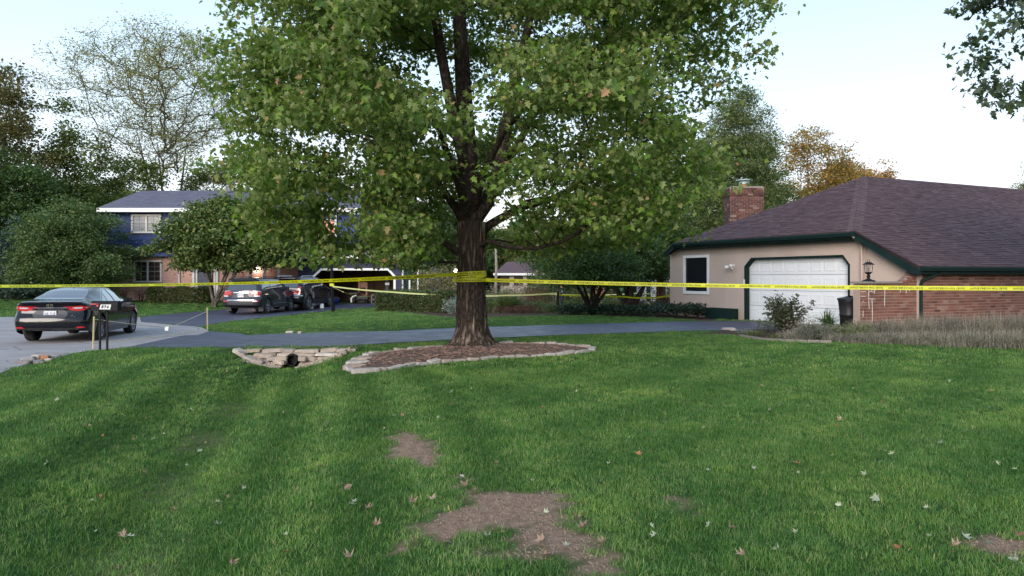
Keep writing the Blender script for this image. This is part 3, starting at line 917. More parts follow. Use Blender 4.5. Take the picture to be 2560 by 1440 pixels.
M_PANE = mat('window_pane', (0.055, 0.055, 0.060), (0.035, 0.035, 0.040), 3, 0.15)
M_BLIND = mat('pale_blind', (0.30, 0.31, 0.32), (0.24, 0.25, 0.26), 3, 0.3, stretch=(1, 1, 8))
M_DPANE = mat('dark_window', (0.055, 0.035, 0.032), (0.035, 0.025, 0.024), 4, 0.2)
M_MUNT = mat('muntin_grey', (0.20, 0.19, 0.19), None, 4, 0.6)
M_CREAM = mat('cream_paint', (0.62, 0.60, 0.56), (0.54, 0.52, 0.49), 4, 0.6)
def window(px0, py0, px1, py1, Y, cols=2, pane=M_PANE, grid=(2, 4), frame=M_CREAM, parent=BH, label=None):
    a = at(px0, py1, Y); b = at(px1, py0, Y); mb = MB(); fw = 0.10
    x0, x1, z0, z1 = a.x, b.x, a.z, b.z
    mb.box(((x0 + x1) / 2, Y - 0.03, z1 - fw / 2), (x1 - x0, 0.09, fw)); mb.box(((x0 + x1) / 2, Y - 0.04, z0 + fw / 2), (x1 - x0 + .06, 0.12, fw))
    cw = (x1 - x0 - fw) / cols
    for k in range(cols + 1): mb.box((x0 + fw / 2 + cw * k, Y - 0.028, (z0 + z1) / 2), (fw, 0.084, z1 - z0 - 2 * fw))
    w = mb.build('window', frame, parent)
    if label: w['label'] = label
    for k in range(cols):
        c = x0 + fw / 2 + cw * (k + .5); pwid = cw - fw
        MB().box((c, Y + 0.0, (z0 + z1) / 2), (pwid, 0.012, z1 - z0 - 2 * fw)).build('pane', pane, w)
        g = MB()
        for i in range(1, grid[0]): g.box((c - pwid / 2 + pwid * i / grid[0], Y - 0.012, (z0 + z1) / 2), (0.022, 0.012, z1 - z0 - 2 * fw))
        for i in range(1, grid[1]): g.box((c, Y - 0.014, z0 + fw + (z1 - z0 - 2 * fw) * i / grid[1]), (pwid, 0.012, 0.022 if i != grid[1] // 2 else 0.05))
        g.build('muntins', M_MUNT, w)
    return w
window(329, 536, 404, 583, Yu - .02, pane=M_BLIND, label='upper left window with pale blind')
window(335, 651, 405, 706, Yf - .02, pane=M_DPANE, label='dark ground floor window in the brick wall')
window(560, 536, 632, 583, Yu - .02, pane=M_BLIND)
window(694, 540, 738, 585, Yu - .02, cols=1)
window(792, 548, 840, 592, Yu - .02, cols=1, pane=mat('sunset_reflection_pane', (0.78, 0.30, 0.22), (0.70, 0.26, 0.19), 6, 0.4), grid=(1, 1), label='window with a sunset reflection painted salmon pink on its pane')  # salmon pane colour stands in for the sunset mirrored in the glass
# front door with side lights, white posts of the porch
d = MB(); a = at(497, 727, Yf - .05); b = at(531, 655, Yf - .05)
d.box(((a.x + b.x) / 2, Yf - 0.05, (a.z + b.z) / 2), (b.x - a.x, 0.08, b.z - a.z))
do = d.build('door', mat('door_blue', (0.012, 0.025, 0.075), None, 5, 0.45), BH)
c_ = at(514, 672, Yf - .13)
wr = [c_ + Vector((0.24 * math.cos(k * PI / 8), 0, 0.24 * math.sin(k * PI / 8))) for k in range(17)]
MB().tube(wr, [0.055 + 0.012 * (k % 2) for k in range(17)], 6).build('wreath', mat('twigs', (0.09, 0.06, 0.05), None, 30, 0.9), do)
MB().lathe((b.x - 0.09, Yf - 0.12, 1.05), [(0.035, -0.03), (0.035, 0.03)], 8, 'Y').build('handle', mat('brass', (0.5, 0.4, 0.2), None, 5, 0.4, metal=0.8), do)
M_TRIM = mat('trim_white', (0.60, 0.60, 0.60), None, 4, 0.6)
tr = MB()
for x in (484, 492, 537, 543): p = at(x, 690, Yf - .06); tr.box((p.x, Yf - .06, 1.35), (0.10 if x in (492, 537) else 0.14, 0.1, 2.7))
p0, p1 = at(480, 650, Yf), at(547, 650, Yf); tr.box(((p0.x + p1.x) / 2, Yf - .07, 2.66), (p1.x - p0.x, 0.14, 0.12))
tr.build('door_surround', M_TRIM, BH)
for x in (584, 626, 662, 697):
    p = at(x, 690, 47.3)
    MB().box((p.x, 47.3, 1.45), (0.14, 0.14, 2.9)).box((p.x, 47.3, 0.15), (0.2, 0.2, 0.16)).box((p.x, 47.3, 2.84), (0.2, 0.2, 0.12)).build('porch_post', M_TRIM, BH)
pr = at(570, 0, 47.2).x; pr1 = xg0
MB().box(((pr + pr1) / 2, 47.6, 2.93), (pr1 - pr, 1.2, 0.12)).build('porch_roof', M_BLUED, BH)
MB().box(((pr + pr1) / 2, 47.6, 0.08), (pr1 - pr, 1.7, 0.16)).build('porch_step', mat('concrete', (0.30, 0.29, 0.28), None, 5, 0.9), BH)
for x, y0, Y in ((448, 640, Yf), (1, 1, 0)):
    if x > 1: MB().box((at(x, 0, Y - .06).x, Y - .07, 1.5), (0.09, 0.08, 2.9)).build('downspout', M_TRIM, BH)
# lit lamp by the porch
def emit(name, col, s):
    t = NT(name); t.set(Base_Color=(0.8, 0.7, 0.6), Emission_Color=col); t.b.inputs['Emission Strength'].default_value = s; return t.m
M_GLOW = emit('lamp_glow', (1.0, 0.80, 0.62), 7)
lp = at(641, 672, 48.2)
lo = MB().box((lp.x, 48.32, lp.z + .28), (0.1, 0.3, 0.06)).lathe((lp.x, 48.2, lp.z), [(0.17, 0.22), (0.02, 0.30)], 8).build('porch_lamp', M_BLACK, BH)
MB().lathe((lp.x, 48.2, lp.z - .02), [(0.06, -0.22), (0.14, -0.17), (0.16, 0.0), (0.14, 0.18), (0.06, 0.22)], 12).build('lamp_glass', M_GLOW, lo, smooth=True)

# garage wing
Yg = 46.5
def gp(px, py): p = at(px, py, Yg); return (p.x, p.z)
g0, g1 = gp(787, 762), gp(984, 762); gt_ = gp(800, 676)[1]; gc = gp(800, 692)[1]; zf = -0.08
hole = [(g0[0], zf), (g0[0], gc), (g0[0] + 0.42, gt_), (g1[0] - 0.35, gt_), (g1[0], gc), (g1[0], zf)]
outer = [(xg0, -0.3), (xg0, 2.72), (xg1, 2.72), (xg1, -0.3), (g1[0], -0.3), (g1[0], zf), (g1[0], gc), (g1[0] - 0.35, gt_), (g0[0] + 0.42, gt_), (g0[0], gc), (g0[0], zf), (g0[0], -0.3)]
mb = MB(); wall_holes(mb, outer, [], lambda a, b, d: Vector((a, Yg + d, b)), 0.15)
mb.box((xg1 - .08, 49.5, 1.2), (0.15, 5.9, 3.0)); mb.box((xg0 + .08, 47.6, 1.2), (0.15, 2.0, 3.0))
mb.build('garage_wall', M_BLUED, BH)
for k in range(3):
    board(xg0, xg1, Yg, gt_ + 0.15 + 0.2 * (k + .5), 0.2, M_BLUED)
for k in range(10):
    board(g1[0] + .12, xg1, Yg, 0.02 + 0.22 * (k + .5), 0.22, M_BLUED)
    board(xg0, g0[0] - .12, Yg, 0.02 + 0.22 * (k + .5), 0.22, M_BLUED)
tr = MB(); W = 0.13
o_ = [(g0[0] - W, zf), (g0[0] - W, gc + .05), (g0[0] + 0.37, gt_ + W), (g1[0] - 0.30, gt_ + W), (g1[0] + W, gc + .05), (g1[0] + W, zf)]
wall_holes(tr, o_ + hole[::-1], [], lambda a, b, d: Vector((a, Yg - 0.05 + d, b)), 0.05)
tr.build('garage_trim', M_WHITE, BH)
gi = MB()
gi.box(((g0[0] + g1[0]) / 2, 52.2, 1.1), (xg1 - xg0, 0.1, 2.7)); gi.box((xg0 + .25, 49.4, 1.1), (0.1, 5.6, 2.7)); gi.box((xg1 - .25, 49.4, 1.1), (0.1, 5.6, 2.7))
gi.build('plywood_lining', mat('plywood', (0.155, 0.092, 0.060), (0.115, 0.068, 0.044), 1.2, 0.8, stretch=(1, 1, .25)), BH)
MB().box(((g0[0] + g1[0]) / 2, 49.4, 2.46), (xg1 - xg0 - .3, 5.6, 0.06)).build('garage_ceiling', M_BLACK, BH)
for x in (880, 912, 935): p = at(x, 700, 52.1); MB().box((p.x, 52.12, 1.1), (0.03, 0.03, 2.6)).build('stud', M_BLACK, BH)
MB().box(((g0[0] + g1[0]) / 2, 49.3, -0.12), (xg1 - xg0 - .3, 5.7, 0.10)).build('garage_floor', mat('garage_concrete', (0.13, 0.115, 0.11), None, 3, 0.7), BH)
# garage roof
gx0, gx1 = xg0 - 0.1, at(1021, 0, 46).x
rg = roofbox([(gx0, 45.95, 2.93), (gx1, 45.95, 2.93), (gx1, 51.0, 4.75), (gx0, 51.0, 4.75)])
rg.prism([(gx0, 56, 2.93), (gx0, 51, 4.75), (gx1, 51, 4.75), (gx1, 56, 2.93)], (0, 0, -.12))
rgo = rg.build('roof', M_SHGREY, BH)
sh = shingles([Vector((gx0, 45.95, 2.93)), Vector((gx1, 45.95, 2.93)), Vector((gx1, 51, 4.75)), Vector((gx0, 51, 4.75))], course=0.20, tab=0.5, thick=0.012)
place_pieces('shingle', sh, 'grey_shingle', 'wedge', M_SHGREY, rgo, limit=0)
eg = MB()
eg.box(((gx0 + gx1) / 2, 45.91, 2.84), (gx1 - gx0, 0.09, 0.17)); eg.box(((gx0 + gx1) / 2, 46.2, 2.74), (gx1 - gx0, 0.6, 0.03))
eg.prism([(gx1 - .02, 45.95, 2.90), (gx1 - .02, 51, 4.71), (gx1 - .02, 51, 4.55), (gx1 - .02, 45.95, 2.72)], (0.05, 0, 0))
eg.prism([(gx1 - .02, 56, 2.90), (gx1 - .02, 51, 4.71), (gx1 - .02, 51, 4.55), (gx1 - .02, 56, 2.72)], (0.05, 0, 0))
eg.build('eave_board', M_WHITE, BH)
up = MB().prism([(xg1 - .15, 46.6, 2.7), (xg1 - .15, 55.4, 2.7), (xg1 - .15, 51, 4.5)], (0.14, 0, 0)); up.build('gable', M_BLUED, BH)
MB().box((at(838, 0, 48).x + 0.05, 47.98, 4.9), (0.1, 0.1, 1.6)).build('downspout', M_TRIM, BH)
MB().box((xg1 + .10, Yg - .08, 1.25), (0.09, 0.08, 2.7)).build('downspout', M_TRIM, BH)
# rear wing showing past the garage
rw0, rw1 = at(1012, 0, 53).x, at(1083, 0, 53).x
MB().prism([(rw0 - 2, 53, -0.3), (rw1, 53, -0.3), (rw1, 53, 3.0), (rw0 - .5, 53, 4.4), (rw0 - 2, 53, 3.6)], (0, 5, 0)).build('rear_wing', M_BLUE, BH)
for k in range(12): board(rw0 - 1.5, rw1, 52.98, 0.2 + .25 * (k + .5), .25, M_BLUE)
MB().prism([(rw0 - .5, 52.6, 4.75), (rw1 + .5, 52.6, 2.86), (rw1 + .5, 52.6, 2.68), (rw0 - .5, 52.6, 4.55)], (0, 0.06, 0)).box((rw1 + .42, 52.8, 2.66), (0.7, 0.4, 0.12)).build('rake_board', M_WHITE, BH)
MB().prism([(rw0 - .5, 52.6, 4.87), (rw1 + .55, 52.6, 2.98), (rw1 + .55, 52.6, 2.86), (rw0 - .5, 52.6, 4.75)], (0, 5.4, 0)).build('roof', M_SHGREY, BH)
# ------------------------------------------------------------------ trees
def leaf_mat(name, stops, back=None, trans=0.3, rough=0.55, scale=0.8):
    t = NT(name)
    oi = t.new('ShaderNodeObjectInfo')
    P_ = t.pos()
    f = t.math('FRACT', t.math('ADD', t.attr('v'), oi.outputs['Random']))
    c = t.ramp(f, stops)
    c = t.mix(0.6, c, t.ramp(t.noise(P_, scale, 3), [(0.3, (0.66, 0.74, 0.70)), (0.7, (1.24, 1.27, 1.05))]), 'MULTIPLY')
    if back:
        g = t.new('ShaderNodeNewGeometry')
        c = t.mix(t.math('MULTIPLY', g.outputs['Backfacing'], 0.8), c, back)
    t.set(Base_Color=c, Roughness=rough); t.b.inputs['Specular IOR Level'].default_value = 0.35
    tr = t.new('ShaderNodeBsdfTranslucent'); t.link(t.mix(1.0, c, (1.3, 1.5, 0.6), 'MULTIPLY'), tr.inputs['Color'])
    mx = t.new('ShaderNodeMixShader'); mx.inputs[0].default_value = trans
    t.link(t.b.outputs[0], mx.inputs[1]); t.link(tr.outputs[0], mx.inputs[2]); t.link(mx.outputs[0], t.out.inputs['Surface'])
    return t.m

def bark_mat(name, c1, c2, scale=7, strong=0.8, stretch=(1, 1, 0.16), dist=0.06):
    t = NT(name); P_ = t.mapping(t.pos(), stretch)
    rid = t.math('MULTIPLY', t.math('ABSOLUTE', t.math('SUBTRACT', t.noise(P_, scale, 3, 0.55), 0.5)), 5.0, clamp=True)
    n = t.noise(t.pos(), scale * 3, 6, 0.75)
    h = t.math('ADD', t.math('MULTIPLY', rid, 0.62), t.math('MULTIPLY', n, 0.42))
    c = t.ramp(h, [(0.25, tuple(x * 0.45 for x in c1)), (0.45, c1), (0.85, c2)])
    t.set(Base_Color=c, Roughness=0.95); t.b.inputs['Specular IOR Level'].default_value = 0.15
    t.bump(h, strong, dist)
    return t.m

class Skel:
    def __init__(s): s.p = []; s.par = []; s.r0 = []
    def add(s, p, par, r=0.0):
        s.p.append(np.array(p, float)); s.par.append(par); s.r0.append(r); return len(s.p) - 1
    def line(s, pts, par, r0, r1, step=0.35):
        pts = [np.array(q, float) for q in pts]
        d = np.r_[0, np.cumsum([np.linalg.norm(b - a) for a, b in zip(pts[:-1], pts[1:])])]
        n = max(2, int(d[-1] / step) + 1); ts = np.linspace(0, d[-1], n)
        P = np.stack([np.interp(ts, d, [q[k] for q in pts]) for k in range(3)], -1)
        ids = []
        for i in range(0 if par is None else 1, n):
            par = s.add(P[i], par, r0 + (r1 - r0) * i / (n - 1)); ids.append(par)
        return ids
    def grow(s, targets, seg=0.45, bend=0.25, wig=0.06, rng=None, maxup=1.0, trunk_xy=None):
        rng = rng or RNG
        T = np.array(targets); base = s.p[0] if trunk_xy is None else np.array(trunk_xy)
        order = np.argsort(np.hypot(T[:, 0] - base[0], T[:, 1] - base[1]) + 0.35 * (T[:, 2] - base[2]))
        P = np.array(s.p); cap = len(P) + len(T) * 14
        buf = np.zeros((cap, 3)); buf[:len(P)] = P; n = len(P); tips = []
        for k in order:
            t_ = T[k]; d = t_ - buf[:n]; L = np.linalg.norm(d, axis=1)
            rin = np.hypot(buf[:n, 0] - base[0], buf[:n, 1] - base[1]); rt = math.hypot(t_[0] - base[0], t_[1] - base[1])
            cost = L + 1.6 * np.maximum(0, buf[:n, 2] - t_[2] + 0.1) + 2.5 * np.maximum(0, rin - rt) + 0.25 * (L > 3) * L
            j = int(np.argmin(cost)); a = buf[j].copy(); D = L[j]
            m = max(1, int(round(D / seg))); par = j
            for i in range(1, m + 1):
                f = i / m
                q = a * (1 - f) + t_ * f
                q[2] += bend * D * (-(f * (1 - f))) * 0.9
                if i < m: q += rng.normal(0, wig * min(1, D), 3)
                if n < cap:
                    buf[n] = q; n += 1
                par = s.add(q, par)
            tips.append(par)
        return tips
    def radii(s, tip=0.006, ex=2.4, tmax=None):
        n = len(s.p); acc = np.zeros(n)
        ch = np.zeros(n, int)
        for i in range(n):
            if s.par[i] is not None: ch[s.par[i]] += 1
        for i in range(n - 1, -1, -1):
            if ch[i] == 0: acc[i] += tip ** ex
            if s.par[i] is not None: acc[s.par[i]] += acc[i]
        r = acc ** (1 / ex)
        for i in range(n):
            if s.r0[i] > 0: r[i] = s.r0[i]
        # children never thicker than parents
        for i in range(n):
            if s.par[i] is not None: r[i] = min(r[i], r[s.par[i]] * 0.98)
        return r
    def mesh(s, r, k_big=9, k_small=4, rmin=0.0, skip=None):
        n = len(s.p); ch = [[] for _ in range(n)]
        for i in range(n):
            if s.par[i] is not None: ch[s.par[i]].append(i)
        mb = MB(); started = set()
        starts = [(0, None)]
        while starts:
            i, pr = starts.pop()
            chain = [] if pr is None else [pr]
            rad = [] if pr is None else [min(r[pr], r[i] * 1.15)]
            cur = i
            while True:
                chain.append(cur); rad.append(r[cur])
                if not ch[cur]: break
                nxt = max(ch[cur], key=lambda q: r[q])
                for q in ch[cur]:
                    if q != nxt: starts.append((q, cur))
                cur = nxt
            if len(chain) < 2 or max(rad) < rmin: continue
            k = k_big if max(rad) > 0.10 else (6 if max(rad) > 0.04 else k_small)
            pts = [s.p[q] for q in chain]
            mb.tube(pts, rad, k, cap=False)
        return mb

def rand_unit(n, rng):
    v = rng.normal(size=(n, 3)); return v / np.linalg.norm(v, axis=1, keepdims=True)

def leaf_frames(P, size, rng, droop=0.5, flat=0.6):
    """per leaf: origin, length dir, width dir, normal"""
    n = len(P)
    ax = rng.normal(size=(n, 3)); ax[:, 2] = ax[:, 2] * 0.5 - droop
    ax /= np.linalg.norm(ax, axis=1, keepdims=True)
    up = rng.normal(size=(n, 3)) * (1 - flat); up[:, 2] += flat + 0.25
    w = np.cross(ax, up); w /= np.linalg.norm(w, axis=1, keepdims=True) + 1e-9
    nn = np.cross(w, ax)
    s = size * rng.uniform(0.5, 1.35, (n, 1))
    return P, ax * s, w * s, nn * s

LOBES = [(0.0, 0.0), (0.16, 0.02), (0.42, 0.10), (0.22, 0.28), (0.52, 0.52), (0.24, 0.55), (0.20, 0.72), (0.0, 1.0)]
def maple_leaves(name, P, size, mat_, parent, rng, droop=0.5, flat=0.6, org=None, half=LOBES, fold=0.22):
    o_, ax, w, nn = leaf_frames(P, size, rng, droop, flat)
    k = len(half)
    H = np.array(half)
    def side(sg):
        return o_[:, None, :] + ax[:, None, :] * H[None, :, 1:2] + w[:, None, :] * (sg * H[None, :, 0:1]) + nn[:, None, :] * (fold * H[None, :, 0:1] - 0.12 * H[None, :, 1:2] ** 2)
    R = side(1.0); L = side(-1.0)[:, ::-1]
    co = np.concatenate([R[:, None], L[:, None]], 1).reshape(-1, k, 3)
    v = np.repeat(rng.random(len(P)), 2)
    return np_mesh(name, co, k, mat_, parent, {'v': v}, org=org)

def quad_leaves(name, P, size, mat_, parent, rng, droop=0.3, flat=0.4, org=None, asp=0.55):
    o_, ax, w, nn = leaf_frames(P, size, rng, droop, flat)
    w = w * asp
    co = np.stack([o_, o_ + ax * 0.45 + w * 0.5 + nn * 0.06, o_ + ax, o_ + ax * 0.45 - w * 0.5 + nn * 0.06], 1)
    return np_mesh(name, co, 4, mat_, parent, {'v': rng.random(len(P))}, org=org)

def spray(tips, n_each, r, rng, flatten=0.45):
    T = np.repeat(np.array(tips), n_each, axis=0)
    g = rng.normal(size=(len(T), 3)) * r * 0.5
    g[:, 2] *= flatten
    return T + g

# ---- hero maple
rng = np.random.default_rng(5)
TX, TY = (1178 - 1280) / FP * 16.8, 16.8
TZ = hz1(TX, TY) + 0.04
maple = thing('maple_tree', 'big green maple with furrowed trunk wrapped in yellow police tape', 'tree', (TX, TY, TZ))
def tp(px, py, dy=0.0): return at(px, py, TY + dy)
M_BARK = bark_mat('maple_bark', (0.078, 0.058, 0.047), (0.255, 0.205, 0.170), 9, 0.9, (1, 1, 0.13), 0.05)
M_LIMB = bark_mat('maple_limb_bark', (0.045, 0.034, 0.028), (0.085, 0.064, 0.052), 14, 0.5, (1, 1, 0.4), 0.02)
sk = Skel()
tr_ids = sk.line([(TX, TY, TZ - 0.15), tp(1177, 800), tp(1176, 640), tp(1178, 540)], None, 0.36, 0.27, 0.2)
L1 = sk.line([sk.p[tr_ids[-1]], tp(1172, 480), tp(1168, 380), tp(1160, 250, .2), tp(1152, 100, .3), tp(1140, -100, .3), tp(1150, -500, .2)], tr_ids[-1], 0.25, 0.04, 0.3)
L2 = sk.line([sk.p[L1[2]], tp(1135, 300, -.4), tp(1108, 160, -.7), tp(1088, 40, -1.0), tp(1060, -150, -1.2), tp(1010, -380, -1.4)], L1[2], 0.15, 0.03, 0.3)
L3 = sk.line([sk.p[tr_ids[-2]], tp(1222, 500, -.1), tp(1250, 410, .1), tp(1262, 330, .2), tp(1290, 200, .5), tp(1322, 60, .7), tp(1360, -150, .9), tp(1380, -400, 1.0)], tr_ids[-2], 0.17, 0.03, 0.3)
L4 = sk.line([sk.p[tr_ids[-4]], tp(1225, 560, .3), tp(1300, 520, .7), tp(1400, 490, 1.0), tp(1480, 440, 1.2), tp(1600, 360, 1.5)], tr_ids[-4], 0.11, 0.03, 0.3)
L5 = sk.line([sk.p[tr_ids[-6]], tp(1120, 612, -.2), tp(1080, 592, -.4), tp(1020, 590, -.8), tp(950, 600, -1.2), tp(890, 590, -1.5)], tr_ids[-6], 0.09, 0.02, 0.3)
L6 = sk.line([sk.p[tr_ids[-5]], tp(1215, 600, -.3), tp(1270, 618, -.8), tp(1340, 622, -1.2), tp(1420, 600, -1.5), tp(1480, 555, -1.8), tp(1580, 520, -2.1)], tr_ids[-5], 0.065, 0.02, 0.3)
L7 = sk.line([sk.p[tr_ids[-3]], tp(1140, 520, .4), tp(1090, 450, 1.0), tp(1020, 380, 1.6), tp(900, 330, 2.4)], tr_ids[-3], 0.11, 0.03, 0.3)
L8 = sk.line([sk.p[tr_ids[-2]], tp(1140, 440, -1.0), tp(1100, 330, -2.0), tp(1040, 250, -2.8)], tr_ids[-2], 0.10, 0.03, 0.3)
L9 = sk.line([sk.p[tr_ids[-1]], tp(1210, 430, -1.0), tp(1260, 330, -2.0), tp(1330, 250, -3.0)], tr_ids[-1], 0.10, 0.03, 0.3)
L10 = sk.line([sk.p[L3[2]], tp(1340, 280, 1.2), tp(1440, 160, 1.6), tp(1560, 60, 1.6), tp(1700, -40, 1.5)], L3[2], 0.09, 0.03, 0.3)
L11 = sk.line([sk.p[L1[4]], tp(1020, 230, .4), tp(880, 160, .4), tp(720, 60, .3)], L1[4], 0.09, 0.025, 0.3)
# crown envelope as (z, radius) seen from the trunk axis, with uneven edge
ez = np.array([1.9, 2.5, 3.2, 4.2, 5.2, 6.3, 7.5, 9.0, 10.5, 12.0, 13.2])
erL = np.array([3.1, 4.6, 5.3, 5.9, 6.0, 5.8, 5.8, 5.2, 3.9, 2.5, 0.8])
erR = np.array([3.3, 4.7, 5.3, 5.6, 5.5, 5.5, 5.8, 5.3, 4.2, 2.6, 0.8])
tg = []; centres = []
while len(centres) < 470:
    a = rng.uniform(0, 2 * PI); z = rng.uniform(1.95, 13.0)
    if z > 9 and rng.random() < 0.55: continue
    k = (1 + math.cos(a)) / 2
    R = np.interp(z, ez, erR) * k + np.interp(z, ez, erL) * (1 - k)
    R *= 1 + 0.09 * math.sin(3 * a + z * 1.3) + 0.07 * math.sin(7 * a - z * 2.1)
    f = rng.uniform(0.08, 1.0) ** 0.45
    if rng.random() < 0.10: f = rng.uniform(0.2, 0.6)
    r = R * f * 0.97
    x, y = TX + 0.15 + r * math.cos(a), TY + r * 0.92 * math.sin(a)
    if z < 3.0 and r < 1.4: continue
    # open underside right of the trunk and a few windows through the crown
    px = 1280 + x / y * FP; py = HY - (z - EYE) / y * FP
    lim_l = np.interp(py, [-400, 0, 150, 300, 430, 520, 600, 700], [600, 612, 578, 548, 590, 680, 735, 800]) + 20 * math.sin(py * .045); lim_r = np.interp(py, [-400, 0, 100, 180, 260, 330, 420, 500, 590, 700], [1835, 1860, 1855, 1815, 1770, 1785, 1795, 1735, 1650, 1540]) + 15 * math.sin(py * .06)
    if px < lim_l or px > lim_r: continue
    if 1215 < px < 1560 and py > 560 - 0.06 * abs(px - 1380) and rng.random() < 0.86: continue
    if py > 600 and px < 1215 and y > TY + 0.5 and rng.random() < .5: continue
    if 1100 < px < 1250 and 420 < py < 640 and y < TY: continue
    if 1085 < px < 1345 and py < 570 and y < TY + .3 and rng.random() < .72: continue
    if any(((px - gx_) / gw) ** 2 + ((py - gy_) / gh) ** 2 < 1 and rng.random() < 0.8 for gx_, gy_, gw, gh in ((1000, 200, 60, 38), (1400, 90, 60, 45), (1330, 460, 90, 40), (1500, 250, 60, 28), (720, 200, 40, 20), (1250, 120, 35, 60), (1080, 160, 30, 60), (1450, 390, 60, 30), (870, 260, 40, 18), (930, 110, 50, 26), (1160, 300, 50, 120), (1240, 260, 40, 90), (1620, 130, 45, 30), (1600, 300, 45, 24), (760, 330, 40, 20), (1380, 300, 50, 40))): continue
    if centres and min((x - a_) ** 2 + (y - b_) ** 2 + (1.7 * (z - c_)) ** 2 for a_, b_, c_ in centres) < .19: continue
    centres.append((x, y, z))
for (x, y, z) in centres:
    k = int(rng.integers(4, 7)); rb = rng.uniform(.45, .85)
    for _ in range(k):
        a = rng.uniform(0, 2 * PI); q = rb * math.sqrt(rng.random())
        tg.append((x + q * math.cos(a), y + q * math.sin(a), z + rng.normal(0, .19) - .14 * q))
tips = sk.grow(tg, 0.42, bend=0.22, wig=0.05, rng=rng)
rr = sk.radii(0.0045, 2.35)
P3 = np.array(sk.p)
tm = sk.mesh(rr, 14, 4)
tm.build('limbs', M_LIMB, maple, smooth=True)
# trunk with flare and furrows as real relief
NZ, NA = 150, 150
vs = []; fs = []
path_z = np.linspace(TZ - 0.12, TZ + 2.75, NZ)
for i, z in enumerate(path_z):
    h = z - TZ
    px_ = np.interp(h, [0, .6, 2.1, 2.75], [0, 0.0, -0.01, 0.0])
    R = 0.315 + 0.26 * math.exp(-max(h, 0) / 0.20) + 0.04 * math.exp(-((h - 2.5) / .5) ** 2) - 0.015 * h
    for k in range(NA):
        a = 2 * PI * k / NA
        q = 1 + 0.05 * math.sin(3 * a + 1) + 0.03 * math.sin(5 * a + h)
        q += 0.34 * math.exp(-max(h, 0) / 0.22) * max(0, math.sin(4 * a + 0.7)) ** 2 * 0.6
        nz_ = noise.fractal(Vector((math.cos(a) * 5.5, math.sin(a) * 5.5, h * 1.1)), 1.0, 2.0, 4)
        rid = min(1, abs(noise.noise(Vector((math.cos(a) * 7.5 + .5 * nz_, math.sin(a) * 7.5, h * 1.1 + nz_ * 0.5)))) * 3.2)
        r2_ = min(1, abs(noise.noise(Vector((math.cos(a) * 19, math.sin(a) * 19, h * 3.5 + 9)))) * 3)
        r = R * q - 0.03 + 0.034 * rid ** .7 + 0.012 * r2_
        vs.append((TX + px_ + r * math.cos(a), TY + r * math.sin(a), z))
for i in range(NZ - 1):
    for k in range(NA):
        k2 = (k + 1) % NA
        fs.append((i * NA + k, i * NA + k2, (i + 1) * NA + k2, (i + 1) * NA + k))
MB().add(vs, fs).build('trunk', M_BARK, maple, smooth=True)
M_MLEAF = leaf_mat('maple_leaf', [(0.0, (0.042, 0.092, 0.014)), (0.25, (0.070, 0.142, 0.018)), (0.5, (0.115, 0.200, 0.026)), (0.75, (0.175, 0.245, 0.042)), (0.94, (0.26, 0.26, 0.10)), (0.985, (0.30, 0.24, 0.10)), (1.0, (0.38, 0.20, 0.13))], back=(0.19, 0.24, 0.095), trans=0.35, scale=0.55)
TP = np.array([sk.p[i] for i in tips])
vis = TP[:, 2] < 9.8
LP = np.concatenate([spray(TP[vis], 64, 0.50, rng, 0.42), spray(TP[~vis], 22, 0.75, rng, 0.5)])
# leaves also along outer twigs
thin = [i for i in range(len(sk.p)) if rr[i] < 0.016 and sk.par[i] is not None]
tw = P3[thin]; LP = np.concatenate([LP, spray(tw[tw[:, 2] < 9.8], 4, 0.4, rng, 0.5)])
keep = ~((np.abs(LP[:, 0] - TX) < 0.5) & (LP[:, 1] < TY) & (LP[:, 2] < 3.7) & (LP[:, 2] < 3.0 + 0 * LP[:, 0]))
LP = LP[keep & (LP[:, 2] > 1.75)]
d = np.linalg.norm(LP - np.array([0, 0, EYE]), axis=1); vis_y = (LP[:, 2] - EYE) / LP[:, 1] < 0.36
order = np.argsort(np.where(vis_y, d, 1e9))
near, rest = LP[order[:300]], LP[order[300:]]
maple_leaves('foliage', rest, 0.112, M_MLEAF, maple, rng, 0.65, 0.55, org=(TX, TY, TZ)).__setitem__('kind', 'stuff')
H = LOBES; lv = [(x, y, 0.22 * abs(x) - .12 * y * y) for x, y in H]
lm = MB().add(lv + [(-x, y, z) for x, y, z in lv], [tuple(range(8)), tuple(range(15, 7, -1))]).mesh('leaf'); lm.materials.append(M_MLEAF)
o_, ax, w_, nn_ = leaf_frames(near, 0.128, rng, 0.65, 0.55)
for i in range(len(near)):
    o = bpy.data.objects.new('leaf', lm); link(o, maple)
    e_ = (Vector(w_[i]), Vector(ax[i]), Vector(nn_[i]))
    o.matrix_local = frame_M(Vector(near[i]) - Vector((TX, TY, TZ)), *e_, 1, 1, 1)
print('maple leaves', len(LP), 'nodes', len(sk.p))
